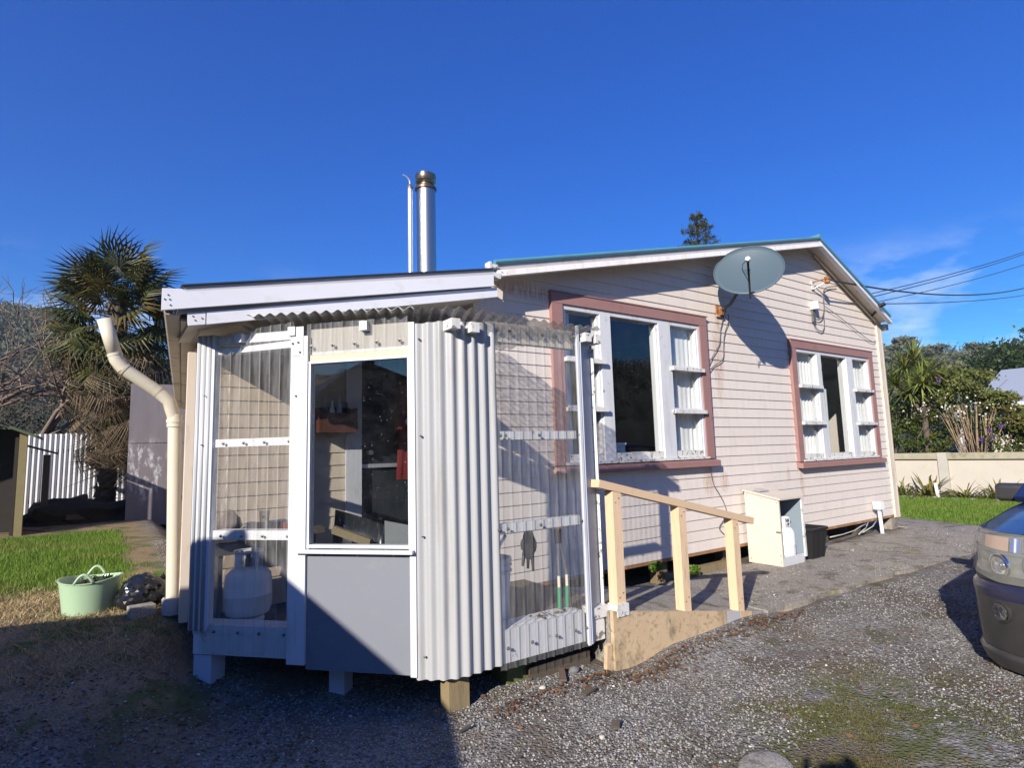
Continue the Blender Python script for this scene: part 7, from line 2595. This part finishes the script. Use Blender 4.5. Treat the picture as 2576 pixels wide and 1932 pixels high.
def skinned(name, chains, mat, parent, sub=2):
    """chains: lists of ((r, f, z), radius); equal points are shared, the first is the root"""
    V, Rr, E, key = [], [], [], {}
    for ch in chains:
        prev = None
        for p, r_ in ch:
            k_ = tuple(round(t, 4) for t in p)
            if k_ not in key:
                key[k_] = len(V)
                V.append(pp(*p))
                Rr.append(r_ if hasattr(r_, '__len__') else (r_, r_))
            i_ = key[k_]
            if prev is not None and prev != i_:
                E.append((prev, i_))
            prev = i_
    me = bpy.data.meshes.new(name)
    me.from_pydata(V, E, [])
    me.materials.append(mat)
    o = link(name, me, parent)
    sk_ = o.modifiers.new('skin', 'SKIN')
    sk_.use_smooth_shade = True
    if not me.skin_vertices:
        bm = bmesh.new()
        bm.from_mesh(me)
        bm.verts.layers.skin.verify()
        bm.to_mesh(me)
        bm.free()
    for i_, sv in enumerate(me.skin_vertices[0].data):
        sv.radius = Rr[i_]
        sv.use_root = i_ == 0
    ss_ = o.modifiers.new('smooth', 'SUBSURF')
    ss_.levels = ss_.render_levels = sub
    return o


SKIN = plain('skin', (0.45, 0.27, 0.19), 0.55, 0.05, 20)
JACKET = plain('jacket_dark', (0.025, 0.028, 0.035), 0.85, 0.2, 20)
JEANS = plain('trousers_denim', (0.035, 0.05, 0.09), 0.85, 0.2, 30)
HAIR = plain('hair_brown', (0.045, 0.028, 0.018), 0.6, 0.3, 40)
pel, spn, chs, nkb, hdl, hdm, hdt = (0, -0.42, 0.80), (0, -0.415, 0.97), (0, -0.41, 1.13), (0, -0.39, 1.245), (0, -0.365, 1.315), (0, -0.355, 1.40), (0, -0.36, 1.465)
body = [[(pel, (0.12, 0.085)), (spn, (0.105, 0.08)), (chs, (0.12, 0.085)), (nkb, 0.045), (hdl, (0.06, 0.07)), (hdm, (0.068, 0.085)), (hdt, (0.05, 0.06))]]
jk = [[(pel, (0.135, 0.10)), (spn, (0.125, 0.10)), (chs, (0.14, 0.105)), (nkb, 0.065)]]
tr2 = [[(pel, (0.130, 0.095))]]
shoes = []
for sg in (1, -1):
    shd, elb, wri, pal, knu = (0.165 * sg, -0.405, 1.205), (0.235 * sg, -0.235, 1.10), (0.118 * sg, -0.085, 1.315), (0.106 * sg, -0.06, 1.365), (0.100 * sg, -0.048, 1.40)
    body.append([(chs, (0.12, 0.085)), (shd, 0.055), (elb, 0.036), (wri, 0.024), (pal, (0.03, 0.016)), (knu, (0.03, 0.013))])
    jk.append([(chs, (0.14, 0.105)), (shd, 0.070), (elb, 0.052), ((0.122 * sg, -0.092, 1.302), 0.040)])
    for dz_, L_ in ((0.030, 0.92), (0.012, 1.0), (-0.006, 0.94), (-0.022, 0.78)):
        body.append([(knu, (0.03, 0.013)), ((0.103 * sg, -0.036, 1.402 + dz_), 0.0095), ((0.098 * sg, -0.018, 1.404 + dz_), 0.0088), (((0.098 - 0.030 * L_) * sg, -0.0105, 1.403 + dz_), 0.0075)])
    body.append([(pal, (0.03, 0.016)), ((0.092 * sg, -0.060, 1.378), 0.0115), ((0.072 * sg, -0.046, 1.392), 0.0095), ((0.050 * sg, -0.037, 1.398), 0.008)])
    hip, kne, ank, toe = (0.082 * sg, -0.42, 0.74), (0.092 * sg, -0.395, 0.42), (0.095 * sg, -0.43, 0.075), (0.11 * sg, -0.31, 0.035)
    body.append([(pel, (0.12, 0.085)), (hip, 0.075), (kne, 0.052), (ank, 0.035), (toe, 0.03)])
    tr2.append([(pel, (0.130, 0.095)), (hip, 0.088), (kne, 0.066), ((0.095 * sg, -0.43, 0.09), 0.055)])
    shoes.append([((0.095 * sg, -0.45, 0.045), 0.045), ((0.10 * sg, -0.38, 0.04), 0.045), ((0.112 * sg, -0.285, 0.032), 0.036)])
skinned('body', body, SKIN, per)
skinned('jacket', jk, JACKET, per)
skinned('trousers', tr2, JEANS, per)
for s_ in shoes:
    skinned('shoe', [s_], BLACK, per, 1)
MB().blob(pp(0, -0.385, 1.435), (0.082, 0.088, 0.075), 3, 0.06, 2).obj('hair', HAIR, per, smooth=True)
for sg in (1, -1):
    MB().blob(pp(0.028 * sg, -0.274, 1.405), 0.011, 2, 0.0, 1).obj('eye', TANK_WHITE, per, smooth=True)
    MB().blob(pp(0.074 * sg, -0.355, 1.395), (0.013, 0.013, 0.026), 2, 0.05, 1).obj('ear', SKIN, per, smooth=True)
MB().blob(pp(0, -0.264, 1.382), (0.013, 0.016, 0.020), 2, 0.0, 1).obj('nose', SKIN, per, smooth=True)
MB().blob(pp(0, -0.281, 1.345), (0.022, 0.008, 0.007), 2, 0.0, 1).obj('mouth', plain('lips', (0.36, 0.14, 0.12), 0.5, 0.05), per, smooth=True)
pho = thing('phone', 'black phone held out in both hands of the person', 'phone', pp(0, -0.022, 1.36))
ob = MB().obox(pp(0.035, -0.024, 1.385), (PR_, PF_, (0, 0, 1)), (0.078, 0.004, 0.037)).obj('phone_body', BLACK, pho)
bv = ob.modifiers.new('round', 'BEVEL')
bv.width = 0.003
bv.segments = 2
MB().obox(pp(0.035, -0.0285, 1.385), (PR_, PF_, (0, 0, 1)), (0.074, 0.0003, 0.033)).obj('screen', BLACK_GLOSS, pho)

# ------------------------------------------------------------------ a little haze in the valley air
HAZE = bpy.data.materials.new('haze')
HAZE.use_nodes = True
_ht = HAZE.node_tree
_ht.nodes.clear()
_hv = _ht.nodes.new('ShaderNodeVolumePrincipled')
_hv.inputs['Color'].default_value = (0.86, 0.92, 1.0, 1)
_hv.inputs['Density'].default_value = 0.0005
_hv.inputs['Anisotropy'].default_value = 0.2
_ho = _ht.nodes.new('ShaderNodeOutputMaterial')
_ht.links.new(_hv.outputs[0], _ho.inputs['Volume'])
hz_o = MB().box(-420, 420, -424, 416, -1.2, 62).obj('haze', HAZE)
tag(hz_o, 'thin blue haze in the valley air', kind='stuff')
